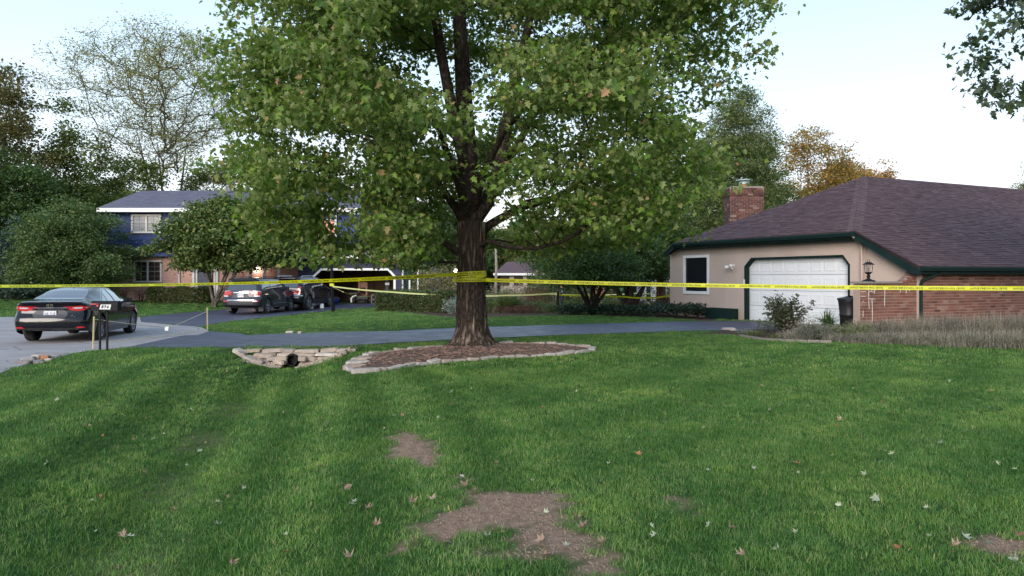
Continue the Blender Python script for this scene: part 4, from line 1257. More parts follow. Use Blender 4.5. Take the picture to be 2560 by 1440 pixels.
# ---- background trees and shrubs
OVAL = [(0, .35), (.12, .75), (.3, .97), (.5, 1), (.72, .88), (.88, .6), (1, .15)]
CONE = [(0, .85), (.1, 1), (.35, .8), (.6, .52), (.85, .2), (1, .03)]
FAN = [(0, .2), (.2, .6), (.45, .88), (.7, 1), (.88, .8), (1, .35)]
DOME = [(0, .7), (.2, 1), (.5, .95), (.75, .72), (.92, .42), (1, .12)]
def bg_tree(name, label, px, Y, top, bot, hw, mat_, bark, prof=OVAL, n_tips=200, per=70, leaf=0.22, r=0.9, seed=1,
            trunk_r=0.22, forks=1, cat='tree', group=None, base_px=None, droop=0.3, flat=0.4, asp=0.55, flatten=0.5, shell=0.5, lean=0, tip=0.012, depth=1.0, limb_from=0.6, spread=0.35):
    if leaf >= .15 and name not in ('locust_tree', 'bare_tree', 'autumn_tree'): per = int(per * 1.55); leaf *= 1.06
    rg_ = np.random.default_rng(seed)
    bx_ = ((base_px if base_px is not None else px) - 1280) / FP * Y
    X = (px - 1280) / FP * Y; z0 = hz1(bx_, Y); zt = at(px, top, Y).z; zb_ = max(at(px, bot, Y).z, z0 + 0.2); R = hw / FP * Y
    th = thing(name, label, cat, (bx_, Y, z0), 0, group)
    s = Skel()
    H = zt - zb_
    ztr = zb_ + H * limb_from
    if forks == 1:
        s.line([(bx_, Y, z0 - .2), (bx_ * .6 + X * .4, Y, zb_), (X, Y, ztr)], None, trunk_r, trunk_r * .35, 0.6)
    else:
        s.add((bx_, Y, z0 - .2), None, trunk_r); s.add((bx_, Y, z0 + 0.15), 0, trunk_r)
        for k in range(forks):
            a = 2 * PI * k / forks + rg_.uniform(-.3, .3); q = R * spread * rg_.uniform(.7, 1.2)
            mid = (bx_ * .5 + X * .5 + q * .45 * math.cos(a), Y + q * .45 * math.sin(a) * depth, z0 + (ztr - z0) * .5)
            s.line([s.p[1], mid, (X + q * math.cos(a), Y + q * math.sin(a) * depth, ztr)], 1, trunk_r * .62, trunk_r * .07, 0.4)
    pt = [a for a, b in prof]; pr = [b for a, b in prof]
    tg_ = []
    while len(tg_) < n_tips:
        a = rg_.uniform(0, 2 * PI); f = rg_.uniform(0, 1)
        if rg_.random() > np.interp(f, pt, pr) ** 1.3: continue
        rad = R * np.interp(f, pt, pr) * (1 + .16 * math.sin(3 * a + seed + f * 5) + .10 * math.sin(5 * a - 7 * f))
        q = rad * rg_.uniform(0, 1) ** shell
        tg_.append((X + q * math.cos(a), Y + q * math.sin(a) * depth, zb_ + f * H))
    tp_ = s.grow(tg_, 0.8, bend=0.15, wig=0.10, rng=rg_, trunk_xy=(X, Y, z0))
    rr_ = s.radii(tip, 2.2)
    s.mesh(rr_, 8, 3, rmin=tip * 1.0).build('trunk', bark, th, smooth=True)
    L = spray([s.p[i] for i in tp_], per, r, rg_, flatten)
    f_ = quad_leaves('crown', L, leaf, mat_, th, rg_, droop, flat, org=(bx_, Y, z0), asp=asp)
    f_['kind'] = 'stuff'
    return th

def bush(name, label, px, Y, w, h, mat_, n=1500, leaf=0.10, cat='shrub', group=None, seed=1, d=None, z0=None, twig=0.008, boxy=False, droop=0.1, flat=0.3, asp=0.5, stems=14, stem_mat=None, X=None, cyl=1.0):
    rg_ = np.random.default_rng(seed)
    X = (px - 1280) / FP * Y if X is None else X
    z0 = hz1(X, Y) if z0 is None else z0
    d = w if d is None else d
    th = thing(name, label, cat, (X, Y, z0), 0, group)
    if boxy:
        P = rg_.uniform(-1, 1, (n, 3)); k = rg_.integers(0, 3, n); sh_ = rg_.random(n) < .75
        P[np.arange(n)[sh_], k[sh_]] = np.sign(P[np.arange(n)[sh_], k[sh_]]) * rg_.uniform(.86, 1.03, sh_.sum())
        P = P * [w / 2, d / 2, h / 2] + [X, Y, z0 + h / 2]
        P[:, 2] += 0.05 * np.sin(P[:, 0] * 4) + 0.04 * np.sin(P[:, 0] * 9 + 1)
    else:
        v = rand_unit(n, rg_); rr = rg_.random(n) ** 0.33
        lob = 1 + .18 * np.sin(4 * np.arctan2(v[:, 1], v[:, 0]) + seed) + .15 * np.sin(7 * v[:, 2] + 3 * v[:, 0])
        P = v * (rr * lob)[:, None] * [w / 2, d / 2, h / 2] + [X, Y, z0 + h * .52]
        P = P[P[:, 2] > z0 + 0.02]
    f_ = quad_leaves('foliage', P, leaf, mat_, th, rg_, droop, flat, org=(X, Y, z0), asp=asp); f_['kind'] = 'stuff'
    mb = MB()
    for k in range(stems):
        a = rg_.uniform(0, 2 * PI); q = rg_.uniform(.2, .9)
        ex_ = Vector((X + w * .45 * q * math.cos(a), Y + d * .45 * q * math.sin(a), z0 + h * rg_.uniform(.55, .95)))
        st_ = Vector((X + w * .12 * math.cos(a), Y + d * .12 * math.sin(a), z0 - .05)) if not boxy else Vector((ex_.x + rg_.uniform(-.1, .1), ex_.y, z0 - .05))
        mb.tube([st_, st_.lerp(ex_, .5) + Vector((0, 0, h * .08)), ex_], [twig * 1.6, twig, twig * .5], 4)
    mb.build('stems', stem_mat or M_LIMB, th)
    return th

B_GREY = bark_mat('grey_bark', (0.10, 0.085, 0.070), (0.19, 0.165, 0.14), 8, 0.5, (1, 1, .3), 0.03)
B_DARK = bark_mat('dark_bark', (0.045, 0.036, 0.030), (0.085, 0.070, 0.058), 8, 0.5, (1, 1, .3), 0.03)
B_RED = bark_mat('cedar_bark', (0.13, 0.055, 0.040), (0.24, 0.12, 0.085), 10, 0.8, (1, 1, .12), 0.04)
def LM(name, *cols, **kw):
    n = len(cols); return leaf_mat(name, [(i / (n - 1), c) for i, c in enumerate(cols)], **kw)
F_DARK = LM('dark_leaf', (0.026, 0.058, 0.020), (0.043, 0.087, 0.026), (0.065, 0.113, 0.032), (0.087, 0.123, 0.041))
F_OLIVE = LM('olive_leaf', (0.065, 0.096, 0.026), (0.094, 0.131, 0.035), (0.123, 0.152, 0.043), (0.174, 0.174, 0.052))
F_BROWN = LM('turning_leaf', (0.070, 0.085, 0.032), (0.105, 0.108, 0.043), (0.145, 0.120, 0.055), (0.185, 0.130, 0.065))
F_LOCUST = LM('locust_leaf', (0.123, 0.145, 0.058), (0.167, 0.181, 0.072), (0.217, 0.203, 0.102), (0.348, 0.275, 0.087))
F_MAG = LM('glossy_leaf', (0.038, 0.072, 0.020), (0.065, 0.109, 0.029), (0.123, 0.167, 0.046), (0.210, 0.217, 0.087), trans=0.2, rough=0.4)
F_CRAB = LM('crab_leaf', (0.043, 0.084, 0.029), (0.065, 0.113, 0.038), (0.093, 0.138, 0.049), (0.152, 0.174, 0.072))
F_PINE = LM('pine_needles', (0.058, 0.096, 0.035), (0.090, 0.128, 0.046), (0.128, 0.157, 0.058), (0.181, 0.174, 0.081))
F_SPRUCE = LM('blue_spruce', (0.043, 0.072, 0.067), (0.070, 0.104, 0.099), (0.099, 0.133, 0.133))
F_ORANGE = LM('orange_leaf', (0.26, 0.19, 0.085), (0.230, 0.132, 0.034), (0.368, 0.196, 0.040), (0.483, 0.241, 0.046), (0.345, 0.115, 0.034))
F_GOLD = LM('gold_leaf', (0.115, 0.121, 0.039), (0.299, 0.184, 0.046), (0.437, 0.253, 0.052), (0.161, 0.149, 0.052), (0.345, 0.103, 0.046))
F_PINK = LM('pinkish_leaf', (0.189, 0.123, 0.116), (0.290, 0.203, 0.189), (0.145, 0.145, 0.094), (0.377, 0.275, 0.261))
F_TAN = LM('dry_leaf', (0.189, 0.152, 0.094), (0.261, 0.217, 0.138), (0.145, 0.145, 0.072))
F_SILV = LM('silver_leaf', (0.230, 0.253, 0.265), (0.368, 0.391, 0.414), (0.138, 0.172, 0.161))
F_RED = LM('dark_red_leaf', (0.087, 0.029, 0.029), (0.145, 0.051, 0.043), (0.072, 0.043, 0.029))
F_HEDGE = LM('hedge_leaf', (0.032, 0.058, 0.020), (0.052, 0.084, 0.029), (0.087, 0.119, 0.043), (0.145, 0.109, 0.058))

bg_tree('tall_tree', 'tall dark tree with rusty brown top at the left edge of the picture', 15, 60, 165, 720, 125, F_BROWN, B_DARK, DOME, 240, 90, 0.26, 1.1, seed=3, trunk_r=.35)
bg_tree('tall_tree', 'dark green tree low in front of the rusty-topped tall tree', 20, 56, 360, 735, 120, F_DARK, B_DARK, OVAL, 170, 90, 0.24, 1.1, seed=4, trunk_r=.3)
bg_tree('birch_tree', 'tall olive green pointed tree left of the sparse locust', 160, 63, 255, 700, 118, F_OLIVE, B_GREY, CONE, 230, 95, 0.25, 1.1, seed=5, trunk_r=.3)
bg_tree('birch_tree', 'olive green tree behind the left end of the blue house', 330, 68, 395, 700, 140, F_OLIVE, B_GREY, DOME, 220, 90, 0.26, 1.1, seed=6, trunk_r=.3)
bg_tree('locust_tree', 'big sparse locust tree with bare branches rising over the blue house', 405, 74, 82, 440, 262, F_LOCUST, B_GREY, FAN, 980, 42, 0.24, 0.95, seed=7, trunk_r=.48, forks=3, base_px=430, tip=0.021, shell=.62, limb_from=.25, spread=.2, flatten=.8, asp=.35)
bg_tree('bare_tree', 'twiggy brown half-bare tree behind the ridge of the blue house', 660, 72, 360, 560, 130, F_TAN, B_GREY, OVAL, 260, 14, 0.24, 1.0, seed=8, trunk_r=.3, forks=3, tip=.018)
bg_tree('birch_tree', 'olive tree behind the middle of the blue house roof ridge', 540, 80, 405, 700, 125, F_OLIVE, B_GREY, DOME, 190, 80, 0.26, 1.1, seed=46, trunk_r=.3)
bg_tree('birch_tree', 'loose olive tree filling the gap under the sparse locust crown', 250, 72, 325, 700, 105, F_OLIVE, B_GREY, CONE, 210, 80, 0.26, 1.1, seed=47, trunk_r=.3)
bg_tree('crab_tree', 'wide round dark green tree left of the blue house', 178, 45, 500, 722, 150, F_CRAB, B_DARK, DOME, 210, 150, 0.15, 0.75, seed=9, trunk_r=.22, forks=4, depth=.8)
bg_tree('spruce_tree', 'blue spruce at the left edge beyond the black sedan', 40, 50, 545, 745, 95, F_SPRUCE, B_DARK, CONE, 170, 110, 0.16, 0.6, seed=10, trunk_r=.2, flat=.7)
bg_tree('magnolia_tree', 'broad glossy-leaved tree in front of the blue house door', 562, 43.2, 492, 668, 178, F_MAG, B_GREY, DOME, 260, 105, 0.19, 0.62, seed=11, trunk_r=.20, forks=5, base_px=535, depth=.42, spread=.45, limb_from=.25)
for i, (px, Y, tp_, hw, m_, lb) in enumerate([
        (800, 82, 440, 130, F_DARK, 'dark tree behind the blue house roof, left of the big maple'), (960, 86, 470, 130, F_OLIVE, 'olive tree behind the attached garage roof'),
        (1110, 84, 500, 120, F_DARK, 'dark tree far behind the maple trunk'), (1250, 90, 570, 100, F_OLIVE, 'low olive tree behind the purple-roofed far house'),
        (1400, 84, 560, 100, F_BROWN, 'low tree with turning leaves beyond the flower beds'), (1530, 78, 470, 115, F_DARK, 'dark tree beyond the multi-stemmed shrub trees'),
        (1660, 70, 430, 120, F_OLIVE, 'olive tree just left of the chimney'), (1760, 64, 380, 110, F_DARK, 'dark tree between the maple crown and the chimney')]):
    bg_tree('woodland_tree', lb, px, Y, tp_, 690, hw, m_, B_DARK, DOME, 150, 85, 0.30, 1.3, seed=20 + i, trunk_r=.3, group=None)
bg_tree('pine_tree', 'tall pine with upswept branch tips beyond the maple, above the chimney', 1845, 52, 215, 600, 122, F_PINE, B_DARK, [(0, .9), (.2, 1), (.4, .8), (.62, .85), (.8, .55), (1, .12)], 230, 170, 0.20, 0.8, seed=31, trunk_r=.28, asp=.28, droop=-.5, flatten=.7, shell=.45)
bg_tree('pine_tree', 'dense dark pine right behind the brick chimney', 1900, 58, 350, 640, 80, F_DARK, B_DARK, DOME, 130, 110, 0.22, 0.9, seed=32, trunk_r=.25, asp=.35)
bg_tree('autumn_tree', 'gold and red autumn tree above the stucco roof', 2020, 76, 318, 560, 112, F_GOLD, B_GREY, OVAL, 280, 60, 0.24, 1.0, seed=33, trunk_r=.2, tip=.016)
bg_tree('autumn_tree', 'small green-topped tree right of the gold autumn tree', 2090, 78, 372, 560, 55, F_GOLD, B_GREY, DOME, 110, 40, 0.24, 0.9, seed=34, trunk_r=.15, tip=.016)
bg_tree('orange_tree', 'orange tree whose crown shows left of the roof peak', 2125, 92, 400, 560, 90, F_ORANGE, B_GREY, DOME, 190, 90, 0.28, 1.1, seed=35)
bg_tree('orange_tree', 'orange spiky tree peeping over the roof ridge', 2215, 96, 405, 560, 52, F_ORANGE, B_GREY, CONE, 110, 60, 0.28, 1.0, seed=36)
bg_tree('pine_tree', 'pine at the right edge above the roof ridge', 2590, 72, 375, 600, 62, F_PINE, B_DARK, CONE, 130, 90, 0.22, 0.9, seed=37, asp=.3, droop=-.4)
bg_tree('cedar_tree', 'dark evergreen with reddish trunk left of the stucco corner', 1650, 42, 540, 690, 75, F_DARK, B_RED, DOME, 150, 110, 0.16, 0.6, seed=38, trunk_r=.30, limb_from=.3)
bg_tree('shrub_tree', 'multi-stemmed shrub tree standing at the driveway lawn edge', 1478, 32.3, 590, 712, 128, F_DARK, B_DARK, DOME, 190, 110, 0.12, 0.48, seed=39, trunk_r=.17, forks=7, spread=.55, limb_from=.2)
bg_tree('shrub_tree', 'thicker multi-trunk tree behind the ivy bed', 1575, 38.5, 555, 705, 120, F_DARK, B_DARK, DOME, 190, 120, 0.14, 0.55, seed=40, trunk_r=.34, forks=4, spread=.5, limb_from=.25)
bg_tree('small_tree', 'grey-leaved small tree in front of the purple-roofed far house', 1385, 52, 600, 705, 75, F_CRAB, B_GREY, OVAL, 110, 70, 0.15, 0.6, seed=41, trunk_r=.10, forks=3)

# second maple whose branches hang in at the upper right
rng2 = np.random.default_rng(44)
mx, my = 14.2, 15.4
m2 = thing('maple_tree', 'neighbouring maple reaching in at the upper right corner of the picture', 'tree', (mx, my, 0))
sk = Skel(); sk.line([(mx, my, -.1), (mx, my, 2.6), (mx + .2, my, 6)], None, .30, .16, .4)
tg = []
while len(tg) < 430:
    a = rng2.uniform(0, 2 * PI); z = rng2.uniform(3.4, 10.5)
    R = np.interp(z, [3.4, 4.6, 5.4, 6.2, 7, 8.5, 10.5], [1.8, 3.8, 4.6, 4.9, 5.1, 4.4, 1.5]) * (1 + .10 * math.sin(5 * a + 2 * z) + 0.06 * math.sin(9 * a))
    r = R * rng2.uniform(.05, 1) ** .5
    x, y = mx + r * math.cos(a), my + r * .8 * math.sin(a)
    px = 1280 + x / y * FP
    if px < 2420 or (px < 2540 and HY - (z - EYE) / y * FP > 255): continue
    tg.append((x, y, z))
tips2 = sk.grow(tg, .45, rng=rng2); r2 = sk.radii(.0045, 2.35)
sk.mesh(r2, 10, 4).build('trunk', M_LIMB, m2, smooth=True)
M_ML2 = leaf_mat('maple_leaf_cool', [(0, (0.030, 0.062, 0.020)), (.5, (0.045, 0.085, 0.028)), (1, (0.075, 0.110, 0.040))], back=(0.11, 0.14, 0.11), trans=.2)
maple_leaves('crown', spray([sk.p[i] for i in tips2], 62, .50, rng2, .45), .15, M_ML2, m2, rng2, .75, .5, org=(mx, my, 0))['kind'] = 'stuff'

# far woods closing the horizon
N = 60000
wx = RNG.uniform(-120, 100, N); wy = RNG.uniform(100, 122, N)
top = 8.5 + 3 * np.sin(wx * .19) + 2.2 * np.sin(wx * .47 + 1) + 1.5 * np.sin(wx * 1.1)
top = top * (1 - .35 * sstep(15, 30, wx))
# lower where the sky shows between the trees
top = top * (1 - .30 * np.exp(-((wx - 5) / 5) ** 2))
wz = -1 + (top + 1) * RNG.random(N) ** .75
# the same woods carried on unseen behind the viewer and sides, for darker reflections
M_ = 26000
ang = RNG.uniform(0.10 * PI, 1.90 * PI, M_) + PI / 2; rad = RNG.uniform(62, 74, M_) * np.where(np.sin(ang) > 0, 1.75, 1.0)
tp2 = (8 + 3 * np.sin(ang * 17) + 2 * np.sin(ang * 41)) * np.where(np.sin(ang) > 0, 1.2, 1.0)
P2 = np.stack([rad * np.cos(ang), rad * np.sin(ang), -1 + (tp2 + 1) * RNG.random(M_) ** .75], -1)
fw = quad_leaves('far_and_unseen_woods', np.concatenate([np.stack([wx, wy, wz], -1), P2]), 1.0, F_DARK, None, RNG, .2, .4, asp=.7)
tag(fw, kind='stuff')

# shrubs and hedges
bush('clipped_hedge', 'clipped hedge along the brick front of the blue house', 450, 46.2, 3.6, 0.95, F_HEDGE, 13000, .12, cat='hedge', seed=1, d=1.0, boxy=True)
hx0, hx1 = at(962, 0, 37.5), at(1130, 0, 34.2)
hc = (hx0 + hx1) / 2; ang = math.atan2(hx1.y - hx0.y, hx1.x - hx0.x); Lh = (hx1 - hx0).length
hb = bush('clipped_hedge', 'clipped brownish hedge between the garage and the maple trunk', 0, 0.001, Lh, 0.95, F_HEDGE, 19000, .10, cat='hedge', seed=2, d=1.1, boxy=True, X=0, z0=0, stems=40)
hb.location = (hc.x, hc.y, hz1(hc.x, hc.y) - .03); hb.rotation_euler = (0, 0, ang)
bush('hedge_row', 'dark hedge row beyond the lawn at the far left', 90, 53, 12.5, 1.3, F_DARK, 7000, .16, cat='hedge', seed=3, d=1.6, boxy=True)
for i, (px, Y, w, h, m_, n, lf, lb) in enumerate([
    (1098, 42, 2.7, 2.5, F_TAN, 2600, .13, 'tall brownish shrub left of the maple trunk'),
    (1050, 45, 1.9, 2.9, F_CRAB, 2000, .13, 'green vine-clad shrub beside the garage corner'),
    (1150, 46, 2.2, 2.4, F_BROWN, 1800, .13, 'brownish shrub directly behind the maple trunk'),
    (1133, 33.2, 0.85, 0.75, F_SILV, 900, .07, 'silvery low bush at the foot of the hedge'),
    (1235, 40, 2.2, 1.7, F_PINK, 1900, .10, 'pinkish hydrangea shrub right of the maple trunk'),
    (1290, 44, 2.0, 1.9, F_PINK, 1500, .11, 'pinkish shrub below the purple-roofed house'),
    (1222, 35.0, 1.2, 0.9, F_OLIVE, 900, .08, 'low olive bush right beside the maple trunk'),
    (1333, 43.5, 2.1, 1.6, F_RED, 1700, .10, 'dark red shrub behind the ornamental grass'),
    (1345, 37.5, 1.5, 0.85, F_CRAB, 1200, .08, 'small green shrub right of the ornamental grass'),
    (1300, 33.8, 2.3, 0.40, F_RED, 1500, .06, 'low dark strip of plants at the lawn edge'),
    (1385, 35.3, 1.3, 0.55, F_CRAB, 1100, .08, 'leafy green shrub below the standing officer'),
    (1436, 36.0, 1.0, 0.75, F_CRAB, 1000, .08, 'leafy green shrub left of the multi-stemmed tree'),
    (1520, 37.0, 1.7, 0.95, F_CRAB, 1300, .08, 'green shrub between the two multi-stemmed trees'),
    (1440, 54, 3.4, 2.3, F_TAN, 1500, .12, 'tan shrub behind the second officer'),
    (1545, 45, 1.7, 1.1, F_TAN, 1200, .10, 'dry tan shrub in the far bed'),
    (1620, 41, 1.8, 1.2, F_BROWN, 1300, .10, 'brown-green shrub left of the reddish trunk'),
    (1662, 38, 0.9, 1.2, F_RED, 900, .09, 'dark red shrub at the stucco corner'),
    (1345, 45, 1.9, 1.9, F_BROWN, 1700, .12, 'brownish shrub left of the standing officer'),
    (1375, 58, 4.2, 2.9, F_DARK, 3000, .16, 'dark shrub mass right of the purple-roofed far house'),
    (1450, 60, 4.5, 2.6, F_CRAB, 3000, .16, 'green shrub mass far behind the second officer'),
    (1700, 47, 4.0, 3.4, F_DARK, 3000, .16, 'dark shrub mass behind the stucco corner')]):
    bush('garden_shrub', lb, px, Y, w, h, m_, int(n * 1.35), lf, seed=50 + i, z0=hz1((px - 1280) / FP * Y, Y) - .05)
for i, (px, lb) in enumerate([(308, 'small dark-red leafed plant by the brick wall, near the sedan mirror'), (352, 'small dark-red leafed plant just left of the clipped hedge')]):
    bush('small_plant', lb, px, 47.4, .75, .75, F_RED, 260, .09, cat='plant', seed=80 + i)
# ------------------------------------------------------------------ grass
t = NT('grass_blade')
P_ = t.pos(); oi = t.new('ShaderNodeObjectInfo')
f = t.math('FRACT', t.math('ADD', t.attr('v'), oi.outputs['Random']))
c = t.ramp(f, [(0, (0.040, 0.125, 0.026)), (.3, (0.066, 0.168, 0.038)), (.6, (0.100, 0.215, 0.052)), (.88, (0.155, 0.265, 0.080)), (.96, (0.23, 0.27, 0.12)), (1, (0.32, 0.29, 0.17))])
ia = t.new('ShaderNodeAttribute'); ia.attribute_type = 'INSTANCER'; ia.attribute_name = 'tone'
c = t.mix(1.0, c, t.ramp(ia.outputs['Fac'], [(0, (0.62, 0.72, 0.62)), (.5, (1.0, 1.0, 1.0)), (1, (1.50, 1.30, 1.45))]), 'MULTIPLY')
big = t.noise(P_, 0.55, 4, 0.6)
c = t.mix(1.0, c, t.ramp(big, [(.32, (0.66, 0.78, 0.68)), (.5, (1.0, 1.0, 0.95)), (.68, (1.38, 1.22, 1.05))]), 'MULTIPLY')
mid = t.noise(P_, 2.6, 3, 0.6)
c = t.mix(0.8, c, t.ramp(mid, [(.3, (0.75, 0.85, 0.85)), (.7, (1.28, 1.15, 1.0))]), 'MULTIPLY')
t.set(Base_Color=c, Roughness=0.5); t.b.inputs['Specular IOR Level'].default_value = 0.3
tr = t.new('ShaderNodeBsdfTranslucent'); t.link(t.mix(1.0, c, (1.2, 1.4, 0.6), 'MULTIPLY'), tr.inputs['Color'])
mx = t.new('ShaderNodeMixShader'); mx.inputs[0].default_value = 0.3
t.link(t.b.outputs[0], mx.inputs[1]); t.link(tr.outputs[0], mx.inputs[2]); t.link(mx.outputs[0], t.out.inputs['Surface'])
M_GRASS = t.m

def blades(n, rad, h0, h1, w, rg_, lean=0.5):
    a = rg_.uniform(0, 2 * PI, n); q = rad * np.sqrt(rg_.random(n))
    base = np.stack([q * np.cos(a), q * np.sin(a), np.full(n, -0.012)], -1)
    h = rg_.uniform(h0, h1, n)[:, None]
    d = rg_.normal(size=(n, 3)); d[:, 2] = 0; d /= np.linalg.norm(d, axis=1, keepdims=True)
    ln = (rg_.random((n, 1)) ** 1.2) * lean * 1.5
    sd_ = np.stack([-d[:, 1], d[:, 0], np.zeros(n)], -1); fa = rg_.uniform(-1, 1, (n, 1))
    wv = (sd_ * (1 - abs(fa) * .3) + d * fa) ; wv /= np.linalg.norm(wv, axis=1, keepdims=True); wv = wv * w / 2
    up = np.array([0, 0, 1.0])
    mid = base + up * h * .55 + d * h * ln * .35
    tip = base + up * h * (1 - .25 * ln) + d * h * ln * 1.0
    A, B, C, D, E = base - wv, base + wv, mid + wv * .8, mid - wv * .8, tip
    tri = np.stack([np.stack([A, B, C], 1), np.stack([A, C, D], 1), np.stack([D, C, E], 1)], 1).reshape(-1, 3, 3)
    return tri, np.repeat(rg_.random(n) * .6, 3)

gcol = bpy.data.collections.new('grass_tufts')
def clump(name, *a):
    tri, v = blades(*a)
    o = np_mesh(name, tri, 3, M_GRASS, None, {'v': v})
    COL.objects.unlink(o); gcol.objects.link(o)
rg_ = np.random.default_rng(3)
for k in range(5): clump('a_near_%d' % k, 46, 0.075, 0.030, 0.066, 0.0042, rg_, 0.9)      # idx 0-4 near
for k in range(3): clump('b_far_%d' % k, 60, 0.17, 0.035, 0.075, 0.0085, rg_, 0.9)       # idx 5-7 far
for k in range(2): clump('c_thin_%d' % k, 10, 0.07, 0.02, 0.055, 0.004, rg_, 1.3)       # idx 8-9 sparse

def scatter(x0, x1, y0, y1, s, rg_):
    X, Y = np.meshgrid(np.arange(x0, x1, s), np.arange(y0, y1, s))
    X = X.ravel() + rg_.uniform(-.5, .5, X.size) * s; Y = Y.ravel() + rg_.uniform(-.5, .5, Y.size) * s
    return X, Y
def in_view(X, Y, m=1.2): return (np.abs(X) < Y * 0.69 + m)
def gshift(X, Y):
    n = np.sin(X * 5.1 + 2 * np.sin(Y * 3.3)) * np.cos(Y * 4.7 + 1.3 * np.sin(X * 2.9))
    return 1 + 0.20 * n
SETS = []
def add_set(X, Y, lo, hi, smin, smax):
    k = in_view(X, Y) & (Y > 3.1)
    X, Y = X[k], Y[k]
    sdm = np.full(X.shape, 9.0)
    for P in PAVED: sdm = np.minimum(sdm, sdf(X, Y, P))
    s = soil_mask(X, Y)
    dens = np.where(s > .75, 0.05, np.where(s > .4, .35, 1.0))
    # nothing inside the houses
    u = (X - BX) * E1.x + (Y - BY) * E1.y; v = (X - BX) * EN.x + (Y - BY) * EN.y
    inh = (v > 0.25) & (u < 1.9) & (u > -9.4)
    inb = (Y > 46.3) & (X > -26) & (X < -5)
    k = (sdm > 0.03) & (RNG.random(len(X)) < dens) & ~inh & ~inb & ~((sdf(X, Y, BED) < .02)) & ~(sdf(X, Y, RBED) < 0.0) & ~((np.hypot((X + 4.75) / 1.25, (Y - 16.35) / .42)) < 1)
    X, Y, s = X[k], Y[k], s[k]
    idx = RNG.integers(lo, hi + 1, len(X)); idx = np.where(s > .5, RNG.integers(8, 10, len(X)), idx)
    sc = RNG.uniform(smin, smax, len(X)) * gshift(X, Y) * np.where(s > .15, .8, 1)
    SETS.append((X, Y, idx, sc))
add_set(*scatter(-7.5, 7.5, 3.1, 8.0, .068, rg_), 0, 4, .62, 1.1)
add_set(*scatter(-10.5, 10.5, 8.0, 13.0, .092, rg_), 0, 4, .75, 1.2)
add_set(*scatter(-15, 16, 13.0, 22.0, .19, rg_), 5, 7, .75, 1.1)
add_set(*scatter(-26, 15, 22.0, 34.0, .27, rg_), 5, 7, .8, 1.15)
add_set(*scatter(-36, -4, 34.0, 50.0, .42, rg_), 5, 7, 1.0, 1.4)
X = np.concatenate([q[0] for q in SETS]); Y = np.concatenate([q[1] for q in SETS])
I = np.concatenate([q[2] for q in SETS]); S = np.concatenate([q[3] for q in SETS])
print('grass clumps', len(X))
gm = bpy.data.meshes.new('grass'); gm.vertices.add(len(X))
gm.vertices.foreach_set('co', np.stack([X, Y, hz(X, Y)], -1).astype(np.float32).ravel())
a = gm.attributes.new('idx', 'INT', 'POINT'); a.data.foreach_set('value', I.astype(np.int32))
a = gm.attributes.new('scl', 'FLOAT', 'POINT'); a.data.foreach_set('value', S.astype(np.float32))
dd = seg_dist(X, Y, DITCH); sg_ = np.where(X < np.interp(Y, [4, 10, 16], [-2.4, -3.9, -4.8]), -1, 1)
st1 = np.sin(2 * PI * (dd * sg_ + .25 * np.sin(Y * .5)) / .95); k1 = np.clip(1.15 - np.maximum(0, dd - 2.2) / 1.6, 0, 1) * (Y < 17)
st2 = np.sin(2 * PI * (X * .80 - Y * .60 + .4 * np.sin(Y * .45)) / 1.35); k2 = (1 - k1) * (Y < 18)
tone = .52 + .44 * st1 * k1 + .16 * st2 * k2 + RNG.normal(0, .10, len(X)) + .10 * np.sin(X * 2.3 + 2 * np.sin(Y * 1.7)) + np.where(Y > 24, .08, 0)
near_soil = np.min([sdf(X, Y, P) for P in PATCH_W], axis=0); tone = tone + .18 * np.exp(-np.maximum(near_soil, 0) / .5) - .12 * sstep(3.2, 5.5, -X) * (Y < 9)
a = gm.attributes.new('tone', 'FLOAT', 'POINT'); a.data.foreach_set('value', np.clip(tone, 0, 1).astype(np.float32))
a = gm.attributes.new('rot', 'FLOAT_VECTOR', 'POINT')
R_ = np.zeros((len(X), 3), np.float32); R_[:, 2] = RNG.uniform(0, 2 * PI, len(X)); R_[:, 0] = RNG.normal(0, .10, len(X)); R_[:, 1] = RNG.normal(0, .10, len(X))
a.data.foreach_set('vector', R_.ravel())
go = bpy.data.objects.new('grass', gm); link(go); tag(go, 'short mown green grass of the front lawns', None, kind='stuff')
def instancer(o, collection, name):
    ng = bpy.data.node_groups.new(name, 'GeometryNodeTree')
    ng.interface.new_socket('Geometry', in_out='INPUT', socket_type='NodeSocketGeometry')
    ng.interface.new_socket('Geometry', in_out='OUTPUT', socket_type='NodeSocketGeometry')
    N = ng.nodes; L = ng.links
    gi = N.new('NodeGroupInput'); go_ = N.new('NodeGroupOutput')
    ip = N.new('GeometryNodeInstanceOnPoints'); ci = N.new('GeometryNodeCollectionInfo')
    ci.inputs['Collection'].default_value = collection; ci.inputs['Separate Children'].default_value = True; ci.inputs['Reset Children'].default_value = True
    def na(nm, ty):
        n = N.new('GeometryNodeInputNamedAttribute'); n.data_type = ty; n.inputs['Name'].default_value = nm
        return n.outputs['Attribute']
    ip.inputs['Pick Instance'].default_value = True
    L.new(gi.outputs[0], ip.inputs['Points']); L.new(ci.outputs[0], ip.inputs['Instance'])
    L.new(na('idx', 'INT'), ip.inputs['Instance Index']); L.new(na('rot', 'FLOAT_VECTOR'), ip.inputs['Rotation']); L.new(na('scl', 'FLOAT'), ip.inputs['Scale'])
    L.new(ip.outputs[0], go_.inputs[0])
    md = o.modifiers.new('scatter', 'NODES'); md.node_group = ng
instancer(go, gcol, 'scatter_grass')

